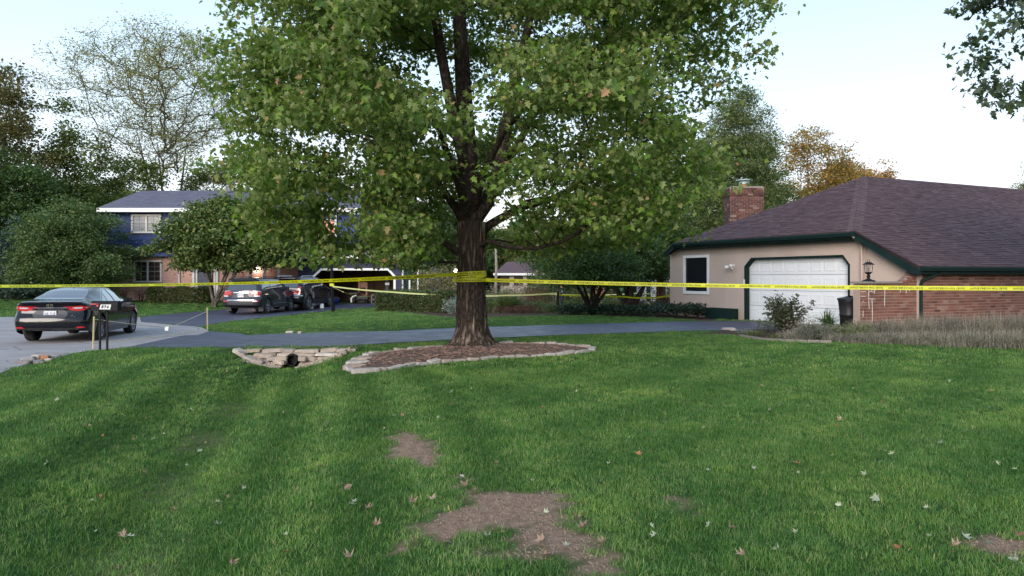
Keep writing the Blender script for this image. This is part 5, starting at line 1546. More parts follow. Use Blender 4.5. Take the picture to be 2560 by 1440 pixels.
# ------------------------------------------------------------------ fallen leaves on the lawn
lc = {}
def fallen_mesh(kind, cols, curl):
    half = LOBES; vs = []
    for sg in (1, -1):
        L = [(sg * x, y - .4, curl * (abs(x) * 1.1 + 1.2 * (y - .45) ** 2)) for x, y in half]
        vs.append(L if sg > 0 else L[::-1])
    mb = MB(); mb.add(vs[0], [tuple(range(8))]); mb.add(vs[1], [tuple(range(8))])
    # stalk
    mb.tube([(0, -.4, curl * .9 * .2), (0.03, -.62, .02), (0.08, -.8, .06)], .012, 3)
    me = mb.mesh('fallen_leaf'); me.materials.append(cols); return me
M_FLP = leaf_mat('fallen_pale', [(0, (0.26, 0.28, 0.20)), (.5, (0.40, 0.41, 0.33)), (1, (0.22, 0.25, 0.15))], trans=.1, rough=.7)
M_FLB = leaf_mat('fallen_brown', [(0, (0.26, 0.17, 0.13)), (.5, (0.36, 0.25, 0.19)), (1, (0.20, 0.13, 0.10))], trans=.1, rough=.7)
M_FLO = leaf_mat('fallen_orange', [(0, (0.36, 0.17, 0.07)), (.5, (0.30, 0.13, 0.08)), (1, (0.40, 0.25, 0.10))], trans=.1, rough=.7)
FM = {'pale': [fallen_mesh('p', M_FLP, c) for c in (.8, 1.3)], 'brown': [fallen_mesh('b', M_FLB, c) for c in (1.1, 1.7)], 'orange': [fallen_mesh('o', M_FLO, c) for c in (.7, 1.2)]}
LEAFPOS = [(478, 1033, 'pale', 1.25), (877, 1278, 'pale', 1.15), (1926, 1036, 'pale', 1.2), (1595, 1148, 'orange', 1.5), (1130, 988, 'pale', 1), (1190, 1237, 'brown', 1.3), (1158, 1234, 'brown', 1.3), (1352, 1363, 'brown', 1.6), (1435, 1322, 'brown', 1.4), (1462, 1335, 'brown', 1.3), (1416, 1372, 'pale', .9), (1505, 1378, 'brown', 1.2), (1350, 1396, 'brown', 1.2),
    (945, 1338, 'brown', 1.6), (920, 1296, 'brown', 1.5), (1028, 1277, 'brown', 1.3), (1082, 1266, 'brown', 1.2), (803, 1183, 'brown', 1.3), (866, 1231, 'brown', 1.3), (310, 1352, 'brown', 1.6), (325, 1358, 'pale', 1.2), (545, 1330, 'pale', 1.1), (546, 1270, 'pale', 1.1), (720, 1398, 'orange', 1.1), (570, 1430, 'brown', 1.4), (874, 1420, 'brown', 1.5), (1220, 1362, 'pale', .9),
    (120, 1170, 'pale', 1.2), (144, 1005, 'pale', 1), (498, 1138, 'pale', 1.2), (465, 1125, 'brown', 1.2), (385, 1110, 'pale', 1), (600, 1232, 'brown', 1.1), (825, 1065, 'pale', 1), (1003, 1050, 'brown', 1.1), (985, 1050, 'pale', 1), (2245, 1395, 'orange', 1.4), (1855, 1420, 'brown', 1.5), (1820, 1345, 'brown', 1.4), (2192, 1262, 'pale', 1.6), (2412, 1352, 'pale', 1.3), (2550, 1350, 'brown', 1.3), (2475, 1372, 'pale', 1), (2400, 1392, 'brown', 1.2), (2100, 1062, 'brown', 1.1),
    (2480, 985, 'orange', 1), (2535, 1044, 'pale', 1.1), (1990, 1172, 'orange', 1.2), (2353, 1120, 'pale', 1.1), (2230, 1150, 'pale', .9), (1762, 1080, 'pale', 1), (2165, 1200, 'pale', .9), (2530, 988, 'pale', 1.1), (2370, 960, 'pale', 1), (2125, 943, 'pale', .8), (2110, 872, 'pale', .9), (2215, 890, 'pale', 1.1), (1800, 863, 'pale', .9), (1642, 805, 'pale', .9), (1640, 1360, 'pale', .9), (2540, 1425, 'pale', 1.1), (1948, 1395, 'pale', 1), (1770, 1190, 'pale', .8), (1985, 945, 'pale', .8)]
rg_ = np.random.default_rng(8)
for k in range(80):
    px = rg_.uniform(20, 2540); py = 1440 - (1440 - 860) * rg_.random() ** .7
    if px < 900: px = px * .8 + 180
    LEAFPOS.append((px, py, rg_.choice(['pale', 'pale', 'brown', 'orange'], p=[.4, .3, .22, .08]), rg_.uniform(.5, .85)))
SURF = {'pale': 'pale dry maple leaf lying pale side up on the green lawn', 'brown': 'curled grey-brown maple leaf lying on the green lawn', 'orange': 'small rust-orange maple leaf lying on the green lawn'}
for (px, py, kind, sz) in LEAFPOS:
    sz = min(sz, 1.22)
    g = G(px, py)
    if any(float(sdf(g.x, g.y, P)) < .1 for P in PAVED) or g.y > 27: continue
    soil = float(soil_mask(g.x, g.y)) > .6
    me = FM[kind][int(rg_.integers(0, 2))]
    o = bpy.data.objects.new('fallen_leaf', me); link(o)
    s_ = .056 * sz
    o.scale = (s_, s_, s_); o.location = g + Vector((0, 0, .014 if soil else .038))
    o.rotation_euler = (rg_.normal(0, .45), rg_.normal(0, .45), rg_.uniform(0, 6.28))
    w = {'pale': 'pale dry', 'brown': 'curled grey-brown', 'orange': 'rust-orange'}[kind]
    if soil: where = 'on the lower bare soil patch' if py > 1190 else 'on the upper small soil patch'
    elif py < 960: where = 'far off on the lawn ' + ('left of the mulch bed' if px < 870 else 'just before the mulch bed' if px < 1500 else 'near the planting bed')
    elif px < 420: where = 'on the lawn at the far left' + (' foreground' if py > 1150 else ', mid distance')
    elif px < 760: where = 'in the grass along the shallow ditch' + (', foreground' if py > 1150 else ', mid distance')
    elif px < 1150: where = 'on the lawn left of the soil patches' if py > 1060 else 'on the lawn between mulch bed and soil patches'
    elif px < 1700: where = 'on the lawn right of the lower soil patch' if py > 1180 else 'mid lawn right of the upper soil patch'
    elif px < 2150: where = 'on the right-centre lawn' + (' foreground' if py > 1180 else ', mid distance')
    else: where = 'on the lawn at the far right' + (' foreground' if py > 1180 else ', mid distance')
    big = 'large ' if sz > 1.15 else 'small ' if sz < .75 else ''
    tag(o, '%s%s maple leaf %s' % (big, w, where), 'leaf', '%s%s leaves %s' % (big, w, where))

# ------------------------------------------------------------------ stone-edged mulch bed round the maple
def stone_mesh(seed, sub=2):
    r_ = random.Random(seed); bm = bmesh.new(); bmesh.ops.create_cube(bm, size=1)
    bmesh.ops.bevel(bm, geom=bm.edges[:], offset=.12, segments=1, affect='EDGES')
    off = Vector((r_.uniform(0, 50), r_.uniform(0, 50), 0))
    for v in bm.verts:
        n_ = noise.noise_vector(v.co * 1.6 + off) * .16; v.co += Vector((n_.x, n_.y, n_.z * .5))
    me = bpy.data.meshes.new('stone'); bm.to_mesh(me); bm.free(); return me
def stone_material(name, stops):
    t = NT(name); oi = t.new('ShaderNodeObjectInfo'); P_ = t.pos()
    c = t.ramp(oi.outputs['Random'], stops)
    c = t.mix(.7, c, t.ramp(t.noise(P_, 12, 6, .7), [(.3, (.6,) * 3), (.7, (1.3,) * 3)]), 'MULTIPLY')
    t.set(Base_Color=c, Roughness=.9); t.bump(t.noise(P_, 40, 5), .5, .01); return t.m
M_STONE = stone_material('edge_stone', [(0, (0.30, 0.27, 0.25)), (.4, (0.40, 0.36, 0.33)), (.7, (0.34, 0.27, 0.22)), (1, (0.46, 0.44, 0.43))])
M_STONE2 = stone_material('wall_stone', [(0, (0.34, 0.27, 0.21)), (.35, (0.44, 0.37, 0.31)), (.7, (0.30, 0.25, 0.22)), (1, (0.50, 0.46, 0.42))])
SM = [stone_mesh(i) for i in range(6)]
for m_ in SM: m_.materials.append(M_STONE)
SM2 = [stone_mesh(i + 20) for i in range(6)]
for m_ in SM2: m_.materials.append(M_STONE2)
bx_, by_ = 0.0, 17.0
bedmb = MB(); ring = resample(BED + [BED[0]], 90)[:-1]
cxb, cyb = ring.mean(0)
vs = [(cxb, cyb, hz1(cxb, cyb) + .085)]; K = len(ring); fs = []
for j, f in enumerate((.35, .7, .9, .99)):
    for (x, y) in ring:
        xx, yy = cxb + (x - cxb) * f, cyb + (y - cyb) * f
        vs.append((xx, yy, hz1(xx, yy) + .085 * (1 - f ** 4) + .012 + random.uniform(-.006, .01)))
for i in range(K): fs.append((0, 1 + i, 1 + (i + 1) % K))
for j in range(3):
    for i in range(K): a, b = 1 + j * K, 1 + (j + 1) * K; fs.append((a + i, b + i, b + (i + 1) % K, a + (i + 1) % K))
t = NT('mulch'); P_ = t.pos()
c = t.ramp(t.noise(P_, 18, 8, .75), [(.3, (0.058, 0.036, 0.028)), (.5, (0.130, 0.082, 0.062)), (.72, (0.24, 0.165, 0.130))])
c = t.mix(.5, c, t.ramp(t.noise(P_, 1.1, 4), [(.35, (.7, .7, .7)), (.65, (1.25, 1.2, 1.15))]), 'MULTIPLY')
t.set(Base_Color=c, Roughness=.95); t.bump(t.noise(P_, 45, 8, .8), 1.0, .03)
mulch = bedmb.add(vs, fs).build('mulch_bed', t.m, None, kind='structure')
perim = resample(BED + [BED[0]], 400)[:-1]
i = 0; rs = random.Random(4)
while i < 399:
    L = rs.uniform(.26, .50); di = max(1, int(L / (np.hypot(*(perim[(i + 1) % 399] - perim[i])) + 1e-9)))
    a = perim[i % 399]; b = perim[min(i + di, 399) % 399] if i + di < 399 else perim[0]
    d_ = b - a; ln = float(np.hypot(*d_))
    if ln > .08:
        o = bpy.data.objects.new('edging_stone', rs.choice(SM)); link(o, mulch)
        cx_, cy_ = (a + b) / 2
        o.location = (cx_, cy_, hz1(cx_, cy_) + rs.uniform(.01, .04)); o.scale = (ln * .93, rs.uniform(.11, .17), rs.uniform(.06, .095))
        o.rotation_euler = (rs.uniform(-.18, .18), rs.uniform(-.10, .10), math.atan2(d_[1], d_[0]) + rs.uniform(-.08, .08))
    i += di
# wider flat stones at the left tip
for (px, py, w, d_, r) in [(893, 912, .42, .22, .3), (885, 922, .40, .20, .5), (905, 903, .40, .2, .2), (915, 932, .45, .18, .1)]:
    g = G(px, py); o = bpy.data.objects.new('edging_stone', SM[2]); link(o, mulch); o.location = (g.x, g.y, g.z + .03); o.scale = (w, d_, .10); o.rotation_euler = (0, 0, r)
# bark chips
ch = MB(); rc = random.Random(9)
for k in range(900):
    f = rc.random() ** .5 * .96; x, y = ring[rc.randrange(K)]; x, y = cxb + (x - cxb) * f, cyb + (y - cyb) * f
    if math.hypot(x - TX, y - TY) < .5: continue
    ch.box((x, y, hz1(x, y) + .085 * (1 - f ** 4) + .022), (rc.uniform(.03, .10), rc.uniform(.012, .03), .008), rz=rc.uniform(0, 6.3), rx=rc.uniform(-.4, .4))
ch.build('bark_chips', mat('bark_chip', (0.30, 0.19, 0.15), (0.16, 0.09, 0.07), 25, .9), mulch, kind='stuff')

# ------------------------------------------------------------------ stone headwall with drain pipe under the driveway
HW = thing('culvert_headwall', 'low dry-stacked stone headwall with a drain pipe beneath the driveway edge', 'wall', (-4.75, 16.5, -.1))
def hwp(px, py, Y): return at(px, py, Y)
org = ORG[HW.name]
rs = random.Random(12)
def put(px, py, Y, w, h, d_=.28, rz=0, ry=0, rx=0, nm='stone'):
    o = bpy.data.objects.new(nm, rs.choice(SM2)); link(o, HW); o.location = at(px, py, Y) - org
    o.scale = (w, d_, h); o.rotation_euler = (rx, ry, rz)
px = 592
rows = [(876, .085, 16.72, (610, 858)), (886, .085, 16.60, (640, 846)), (896, .095, 16.50, (668, 800))]
for (py, hh, Y, (x0, x1)) in rows:
    x = x0
    while x < x1:
        w = rs.uniform(.26, .56); wp = w * FP / Y
        if not (py > 890 and 700 < x + wp / 2 < 752): put(x + wp / 2, py + rs.uniform(-1, 1), Y + rs.uniform(-.04, .04), w * .98, hh * rs.uniform(.85, 1.15), rs.uniform(.3, .42), rz=rs.uniform(-.12, .12), ry=rs.uniform(-.09, .09))
        x += wp
for (a, b, w, ry, Y) in [(600, 880, .28, .35, 16.6), (606, 888, .26, .6, 16.5), (615, 894, .24, .7, 16.38), (628, 900, .26, .4, 16.25), (862, 880, .34, -.5, 16.62), (852, 888, .32, -.6, 16.5), (842, 896, .30, -.55, 16.38), (828, 902, .28, -.35, 16.25), (812, 907, .24, -.2, 16.15), (703, 897, .26, 0, 16.35), (700, 905, .25, .1, 16.28), (757, 897, .16, .1, 16.3), (645, 905, .22, .2, 16.15), (665, 890, .35, .05, 16.48)]:
    put(a, b, Y, w, .10, .24, ry=ry, rz=rs.uniform(-.3, .3))
pp = at(728, 900, 16.32)
pr = MB()
for k in range(14):
    y0 = pp.y + .035 * k
    pr.lathe((pp.x, y0, pp.z), [(.145, 0), (.158, .008), (.158, .020), (.145, .030)], 18, 'Y')
pm = MB()
n = 20; vs = []; fs = []
for yy, rr_ in ((0, .128), (0, .108), (.6, .108), (.6, .128)):
    for k in range(n): a = 2 * PI * k / n; vs.append((pp.x + rr_ * math.cos(a), pp.y + yy, pp.z + rr_ * math.sin(a)))
for j in range(4):
    for k in range(n): j2 = (j + 1) % 4; fs.append((j * n + k, j2 * n + k, j2 * n + (k + 1) % n, j * n + (k + 1) % n))
for k in range(8):
    b0 = len(vs); y0 = pp.y + .03 + .06 * k
    for yy in (0, .025):
        for q in range(n): a = 2 * PI * q / n; vs.append((pp.x + .134 * math.cos(a), y0 + yy, pp.z + .134 * math.sin(a)))
    for q in range(n): fs.append((b0 + q, b0 + n + q, b0 + n + (q + 1) % n, b0 + (q + 1) % n))
pm.add(vs, fs).build('drain_pipe', M_BLACK, HW)
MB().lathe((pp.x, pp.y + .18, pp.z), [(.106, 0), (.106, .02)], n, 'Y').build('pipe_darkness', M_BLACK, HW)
# backing earth and pebbles
pb = MB()
for k in range(1300):
    x = rs.uniform(-1.0, .95); y = 16.0 + rs.random() * .5
    if abs(x) > 1.0 - (16.6 - y) * .55 + .3: continue
    X = -4.75 + x; z = hz1(X, 16.2) + (y - 16.05) * .16
    if math.hypot(X - pp.x, 0) < .17 and y < 16.6: continue
    r = rs.uniform(.018, .040)
    pb.add([(X + r, y, z), (X - r, y, z), (X, y + r, z), (X, y - r, z), (X, y, z + r * .8), (X, y, z - r)], [(0, 2, 4), (2, 1, 4), (1, 3, 4), (3, 0, 4), (2, 0, 5), (1, 2, 5), (3, 1, 5), (0, 3, 5)])
ppm = stone_material('pebble', [(0, (0.55, 0.46, 0.38)), (1, (0.42, 0.33, 0.26))])
pbo = pb.build('pebbles', mat('pebbles', (0.60, 0.52, 0.44), (0.30, 0.21, 0.16), 30, .8), HW, smooth=True); pbo['kind'] = 'stuff'
be = MB(); be.prism([(-6.0, 16.95, -.05), (-3.5, 16.95, -.05), (-3.8, 16.75, -.4), (-5.7, 16.75, -.4)], (0, .1, -.15))
be.build('earth_backing', mat('earth', (0.075, 0.05, 0.04), None, 20, .95), HW)
# stones by the road edge
for i, (px, py, w, h, d_, c_, lb) in enumerate([(62, 909, .28, .07, .22, 0, 'flat grey stone nearest the road, leftmost of the stones'), (92, 899, .19, .11, .2, 1, 'rounded pale cream stone between flat stones at the road edge'), (112, 899, .15, .10, .15, 2, 'small rusty orange stone beside the cream stone'), (135, 896, .22, .08, .2, 3, 'greyish white stone right of the orange stone'), (152, 891, .30, .05, .22, 0, 'thin flat stone at the right end of the road edge stones'), (68, 902, .24, .09, .2, 3, 'dark grey stone behind the flat stones at the road edge'), (100, 909, .20, .05, .15, 0, 'flat brown stone below the cream stone'), (122, 903, .14, .06, .12, 1, 'small pale stone below the orange stone')]):
    me = SM2[i % 6].copy(); me.materials.clear()
    me.materials.append(mat('rs%d' % c_, [(0.24, 0.20, 0.18), (0.48, 0.40, 0.33), (0.42, 0.20, 0.11), (0.32, 0.31, 0.31)][c_], None, 14, .9, .4))
    o = bpy.data.objects.new('edge_stone', me); link(o); g = G(px, py); o.location = g + Vector((0, 0, h * .4)); o.scale = (w, d_, h); o.rotation_euler = (0, rs.uniform(-.1, .1), rs.uniform(-.3, .6))
    tag(o, lb, 'stone', 'stones at the road edge')
for px, py, w, lb in ((721, 836, .22, 'pale flat stone at the far edge of the driveway'), (747, 837.5, .11, 'tiny pale stone right of the flat stone on the far driveway edge')):
    me = SM2[2]; o = bpy.data.objects.new('edge_stone', me); link(o); g = G(px, py - 1.5); o.location = g + Vector((0, .12, .04)); o.scale = (w, .14, .07); tag(o, lb, 'stone')

# crumbs, grit and grass litter on the bare soil
rs = random.Random(31); cr_ = MB(); lit = MB()
for P, cnt in zip(PATCH_W, (420, 1700, 300, 40, 60)):
    xs = [a for a, b in P]; ys = [b for a, b in P]
    for k in range(cnt):
        x, y = rs.uniform(min(xs), max(xs)), rs.uniform(min(ys), max(ys))
        if not in_view(np.array([x]), np.array([y]))[0] or soil_mask(x, y) < .5: continue
        r = rs.uniform(.003, .010) * (1.7 if rs.random() < .06 else 1); z = hz1(x, y)
        cr_.add([(x + r, y, z), (x - r * .8, y, z), (x, y + r, z), (x, y - r * .9, z), (x, y, z + r * .8)], [(0, 2, 4), (2, 1, 4), (1, 3, 4), (3, 0, 4)])
        if k % 4 == 0:
            a = rs.uniform(0, 6.28); l = rs.uniform(.02, .06); lit.add([(x, y, z + .004), (x + l * math.cos(a), y + l * math.sin(a), z + .010), (x + l * math.cos(a) + .003, y + l * math.sin(a) + .003, z + .010), (x + .003, y + .003, z + .004)], [(0, 1, 2, 3)])
cr_.build('soil_crumbs', mat('crumb', (0.27, 0.19, 0.14), (0.15, 0.10, 0.07), 60, .95), lawn, kind='stuff')
lit.build('dry_litter', mat('straw', (0.42, 0.34, 0.22), (0.30, 0.22, 0.14), 60, .9), lawn, kind='stuff')
# ------------------------------------------------------------------ planting in front of the brick wall, ivy, tall grasses
F_LAV = LM('lavender_stem', (0.22, 0.19, 0.18), (0.31, 0.265, 0.25), (0.17, 0.155, 0.13), (0.40, 0.34, 0.31), trans=.15, rough=.8)
F_MINT = LM('grey_green_leaf', (0.075, 0.085, 0.070), (0.115, 0.120, 0.100), (0.165, 0.160, 0.135))
def wisps(name, P, h0, h1, w, mat_, parent, rg_, lean=.5, org=None, seg=3):
    n = len(P); h = rg_.uniform(h0, h1, (n, 1)); d = rg_.normal(size=(n, 3)); d[:, 2] = 0; d /= np.linalg.norm(d, axis=1, keepdims=True)
    ln = rg_.random((n, 1)) * lean; s_ = np.stack([-d[:, 1], d[:, 0], 0 * d[:, 0]], -1) * w / 2
    s_ = s_ * rg_.choice([-1, 1], (n, 1)) + d * w * .3
    pts = [P + np.array([0, 0, 1]) * h * f * (1 - .35 * ln * f) + d * h * ln * f * f for f in np.linspace(0, 1, seg + 1)]
    q = []
    for i in range(seg):
        a, b = 1 - i / seg * .75, 1 - (i + 1) / seg * .75
        q.append(np.stack([pts[i] - s_ * a, pts[i] + s_ * a, pts[i + 1] + s_ * b, pts[i + 1] - s_ * b], 1))
    co = np.stack(q, 1).reshape(-1, 4, 3)
    return np_mesh(name, co, 4, mat_, parent, {'v': np.repeat(rg_.random(n), seg)}, org=org)
rg_ = np.random.default_rng(21)
# mass of dried catmint-like plants: separate clumps shoulder to shoulder
clumps = [(1990, 846, 0.9, .34, 0), (2085, 838, 1.0, .48, 1), (2110, 852, 1.0, .36, 0), (2180, 834, 1.1, .66, 1), (2200, 856, 1.1, .45, 0), (2262, 838, 1.2, .82, 1), (2290, 860, 1.2, .50, 0), (2345, 838, 1.2, .95, 1), (2385, 864, 1.3, .60, 0), (2425, 840, 1.3, .92, 1), (2480, 868, 1.3, .66, 0), (2510, 842, 1.3, 1.02, 1), (2565, 870, 1.3, .72, 0), (2600, 846, 1.4, 1.0, 1), (2680, 868, 1.4, .8, 0)]
DPL = ['low grey-brown plant clump at the left tip of the dried bed', 'dried plant clump just right of the black bin', 'low dried clump in front of the bin, at the lawn edge', 'taller dried clump below the pier lantern', 'low dried clump in front of the wing wall', 'tall dried clump at the foot of the swept wall corner', 'low front clump left of the green downspout line', 'tall tan clump hiding the foot of the green downspout', 'low front clump right below the green downspout', 'tall clump just right of the green downspout', 'front clump second from the right picture edge', 'tall back clump second from the right picture edge', 'front clump cut by the right picture edge', 'tall back clump cut by the right picture edge', 'front clump wholly beyond the right picture edge']
for i, (px, py, w, h, k) in enumerate(clumps):
    h *= .62
    g = G(px, py)
    th = thing('dried_plant', DPL[i], 'plant', g, 0, 'dried wispy plants in front of the brick wall')
    n = int(820 * w)
    a = rg_.uniform(0, 6.28, n); q = w * .5 * np.sqrt(rg_.random(n))
    P = np.stack([g.x + q * np.cos(a), g.y + q * .8 * np.sin(a), np.full(n, g.z - .02)], -1)
    o = wisps('stems', P, h * .45, h * 1.15, .008, F_LAV, th, rg_, .75, org=g); o['kind'] = 'stuff'
    n = int(1500 * w); a = rg_.uniform(0, 6.28, n); q = w * .55 * np.sqrt(rg_.random(n))
    P = np.stack([g.x + q * np.cos(a), g.y + q * .85 * np.sin(a), g.z + rg_.random(n) ** 1.3 * h * .60 * (1 + .3 * np.sin(a * 3))], -1)
    o = quad_leaves('foliage', P, .040, F_MINT, th, rg_, 0, .3, org=g); o['kind'] = 'stuff'
# upright leafy shrub left of the garage door front
g = G(1968, 835)
th = thing('garden_shrub', 'upright dark leafy shrub in front of the white garage door', 'shrub', g)
st = MB(); tips_ = []
for k in range(26):
    a = rg_.uniform(0, 6.28); r = rg_.uniform(.02, .25); R = rg_.uniform(.2, .72); h = rg_.uniform(.55, 1.02)
    p0 = Vector((g.x + r * math.cos(a), g.y + r * math.sin(a), g.z)); p1 = Vector((g.x + R * math.cos(a), g.y + R * .8 * math.sin(a), g.z + h * (1.1 - .35 * R)))
    st.tube([p0, p0.lerp(p1, .5) + Vector((0, 0, .05)), p1], [.009, .006, .003], 4)
    for f in np.linspace(.25, 1, 12): tips_.append(p0.lerp(p1, f) + Vector((0, 0, .05 * math.sin(f * 3))))
st.build('stems', M_LIMB, th)
quad_leaves('foliage', spray([tuple(q) for q in tips_], 9, .10, rg_, 1), .085, LM('sedum_leaf', (0.035, 0.055, 0.030), (0.060, 0.085, 0.045), (0.11, 0.115, 0.085), (0.05, 0.045, 0.035)), th, rg_, -.2, .4, org=g)['kind'] = 'stuff'
for i, (px, py, w, h, m_, n, lf, lb) in enumerate([(1925, 829, .9, .42, F_MINT, 800, .05, 'low dark plant at the left foot of the upright shrub'), (2010, 838, 1.0, .5, F_LAV, 900, .05, 'dry brownish low plant right of the upright shrub'), (1868, 832, .6, .14, F_SILV, 350, .04, 'flat silvery plant at the left tip of the planting bed'), (1885, 838, .7, .16, F_OLIVE, 400, .045, 'flat green creeper at the bed tip'), (1945, 848, .45, .16, F_OLIVE, 260, .05, 'small green plant at the bed edge in front of the mulch'),
        (2045, 846, 1.1, .40, F_MINT, 1100, .05, 'grey-green mound of leaves right of the bare mulch'), (2130, 846, 1.2, .42, F_OLIVE, 1000, .05, 'green-tinged mound in front of the bin')]):
    gg = G(px, py); bush('bed_plant', lb, px, gg.y, w, h, m_, n, lf, cat='plant', seed=120 + i, z0=gg.z - .03, stems=5, twig=.004)
# day lily by the bin
gl = G(2085, 812); gl = Vector((9.15, 21.9, .17))
th = thing('day_lily', 'strap-leaved green plant left of the black bin', 'plant', gl)
n = 130; a = rg_.uniform(0, 6.28, n); P = np.stack([gl.x - .05 + .16 * np.cos(a) * rg_.random(n), gl.y + .16 * np.sin(a) * rg_.random(n), np.full(n, gl.z - .05)], -1)
wisps('leaves', P, .30, .60, .035, LM('lily', (0.030, 0.070, 0.020), (0.050, 0.105, 0.028), (0.075, 0.13, 0.04)), th, rg_, 1.5, org=gl, seg=4)['kind'] = 'stuff'
# rim of thin stones round the planting bed
rimm = MB()
t = [G2(*p) for p in [(1850, 842), (1905, 851), (2000, 856), (2080, 858)]]
R_ = resample(t, 12)
rim = thing('bed_edging', 'thin pale stone edging along the tip of the planting bed', 'edging', (R_[0][0], R_[0][1], 0))
for a, b in zip(R_[:-1], R_[1:]):
    MB().box(((a[0] + b[0]) / 2, (a[1] + b[1]) / 2, hz1(*((a + b) / 2)) + .02), (float(np.hypot(*(b - a))) * .95, .08, .08), rz=math.atan2(b[1] - a[1], b[0] - a[0])).build('stone', M_STONECAP, rim)
g = G(1822, 826); o = bpy.data.objects.new('edge_stone', SM[1]); link(o); o.location = g + Vector((0, 0, .03)); o.scale = (.42, .24, .10); tag(o, 'flat round grey boulder at the left tip of the planting bed', 'stone')
# slab under the bin
MB().box((9.45, 21.8, .05), (2.1, 1.5, .24), rz=math.atan2(E1.y, E1.x)).build('stone_slab', M_STONECAP, None, label='low grey slab under the black bin beside the wing wall', cat='slab')
# ornamental grass
gz = G(1272, 782); Yg_ = 35.5; X_ = (1272 - 1280) / FP * Yg_
for i, (px, Y, h) in enumerate([(1262, 35.5, 1.1), (1288, 36.2, .95)]):
    X_ = (px - 1280) / FP * Y; g = Vector((X_, Y, hz1(X_, Y)))
    th = thing('ornamental_grass', ['arching clump of ornamental grass right of the maple trunk', 'second arching grass clump behind the dark plant strip'][i], 'grass clump', g, 0, 'ornamental grasses')
    n = 750; a = rg_.uniform(0, 6.28, n); q = .28 * rg_.random(n)
    wisps('blades', np.stack([g.x + q * np.cos(a), g.y + q * np.sin(a), np.full(n, g.z)], -1), h * .7, h * 1.25, .014, F_PINE, th, rg_, 1.3, org=g, seg=4)['kind'] = 'stuff'
# ivy bed along the lawn edge
n = 5200
px_ = rg_.uniform(1395, 1765, n); u_ = rg_.random(n)
yy = np.interp(px_, [1395, 1500, 1600, 1700, 1765], [31.5, 31.0, 30.0, 28.9, 28.4]) + .2 + u_ * np.interp(px_, [1395, 1600, 1765], [3.0, 4.2, 2.2])
xx = (px_ - 1280) / FP * yy
hh = .10 + .26 * rg_.random(n) + .22 * (px_ > 1640) * rg_.random(n)
iv = quad_leaves('ivy_bed', np.stack([xx, yy, hz(xx, yy) + hh], -1), .13, LM('ivy', (0.014, 0.030, 0.018), (0.024, 0.048, 0.026), (0.045, 0.070, 0.045)), None, rg_, .1, .7, asp=.8)
tag(iv, 'dark glossy groundcover around the shrub trees', None, kind='stuff')
# planter box
u0, z0_ = fac(1762, 800, VW - .45); u1, _ = fac(1824, 800, VW - .45)
pl = thing('planter_box', 'dark green wooden planter box against the stucco left of the garage door', 'planter', hp((u0 + u1) / 2, VW - .3, 0))
r_ = math.atan2(E1.y, E1.x); um = (u0 + u1) / 2; Lp = abs(u1 - u0)
MB().box(hp(um, VW - .40, .20), (Lp, .05, .42), rz=r_).box(hp(um, VW - .06, .20), (Lp, .05, .42), rz=r_).box(hp(u0 + .025, VW - .23, .20), (.05, .30, .42), rz=r_).box(hp(u1 - .025, VW - .23, .20), (.05, .30, .42), rz=r_).build('box', M_GREEN, pl)
MB().box(hp(um, VW - .23, .34), (Lp - .1, .3, .03), rz=r_).build('soil', mat('earth', (0.075, 0.05, 0.04)), pl)
for z in (.14, .28): MB().box(hp(um, VW - .427, z), (Lp, .006, .012), rz=r_).build('board_joint', M_BLACK, pl)
# black bin
bn = thing('trash_bin', 'black round rubbish bin with lid standing beside the brick wing wall', 'bin', (9.62, 21.7, .17))
MB().lathe((9.62, 21.7, .17), [(.23, 0), (.235, .03), (.245, .30), (.262, .31), (.262, .34), (.25, .36), (.285, .70), (.295, .72), (.295, .76)], 28).build('barrel', mat('black_plastic', (0.012, 0.012, 0.014), None, 5, .5, .1, 20), bn, smooth=True)
MB().lathe((9.62, 21.7, .93), [(.32, 0), (.325, .02), (.30, .045), (.15, .075), (.10, .085), (.10, .10), (.02, .105)], 28).build('lid', mat('black_plastic', (0.012,) * 3), bn, smooth=True)
MB().tube([(9.55, 21.6, 1.01), (9.59, 21.6, 1.04), (9.65, 21.6, 1.04), (9.69, 21.6, 1.01)], .012, 6).build('handle', M_BLACK, bn)
# lantern on the wing wall
v_ = brk(2179, 700)[0]; lc_ = hp(UB - .1, v_, zc + .058)
ln = thing('pier_lantern', 'black four-sided carriage lantern on the brick wing wall cap', 'lantern', lc_)
x, y, z = lc_
b = MB(); b.lathe((x, y, z), [(.19, 0), (.17, .02), (.10, .05), (.05, .07), (.035, .10), (.05, .13), (.05, .16), (.03, .175), (.035, .19), (.09, .235), (.10, .25)], 12)
b.build('stand', M_BLACK, ln)
f = MB()
for sx_ in (-1, 1):
    for sy_ in (-1, 1): f.tube([(x + sx_ * .068, y + sy_ * .068, z + .25), (x + sx_ * .082, y + sy_ * .082, z + .46)], .007, 4)
f.box((x, y, z + .252), (.15, .15, .012))
f.build('cage', M_BLACK, ln)
MB().tube([(x, y, z + .255), (x, y, z + .43)], .013, 8).build('bulb_tube', M_BLACK, ln)
r = MB(); r.add([(x - .125, y - .125, z + .46), (x + .125, y - .125, z + .46), (x + .125, y + .125, z + .46), (x - .125, y + .125, z + .46), (x - .04, y - .04, z + .54), (x + .04, y - .04, z + .54), (x + .04, y + .04, z + .54), (x - .04, y + .04, z + .54)], [(0, 1, 5, 4), (1, 2, 6, 5), (2, 3, 7, 6), (3, 0, 4, 7), (4, 5, 6, 7), (3, 2, 1, 0)])
r.tube([(x - .03, y, z + .54), (x - .035, y, z + .58), (x, y, z + .61), (x + .035, y, z + .58), (x + .03, y, z + .54)], .007, 5)
r.build('roof', M_BLACK, ln)
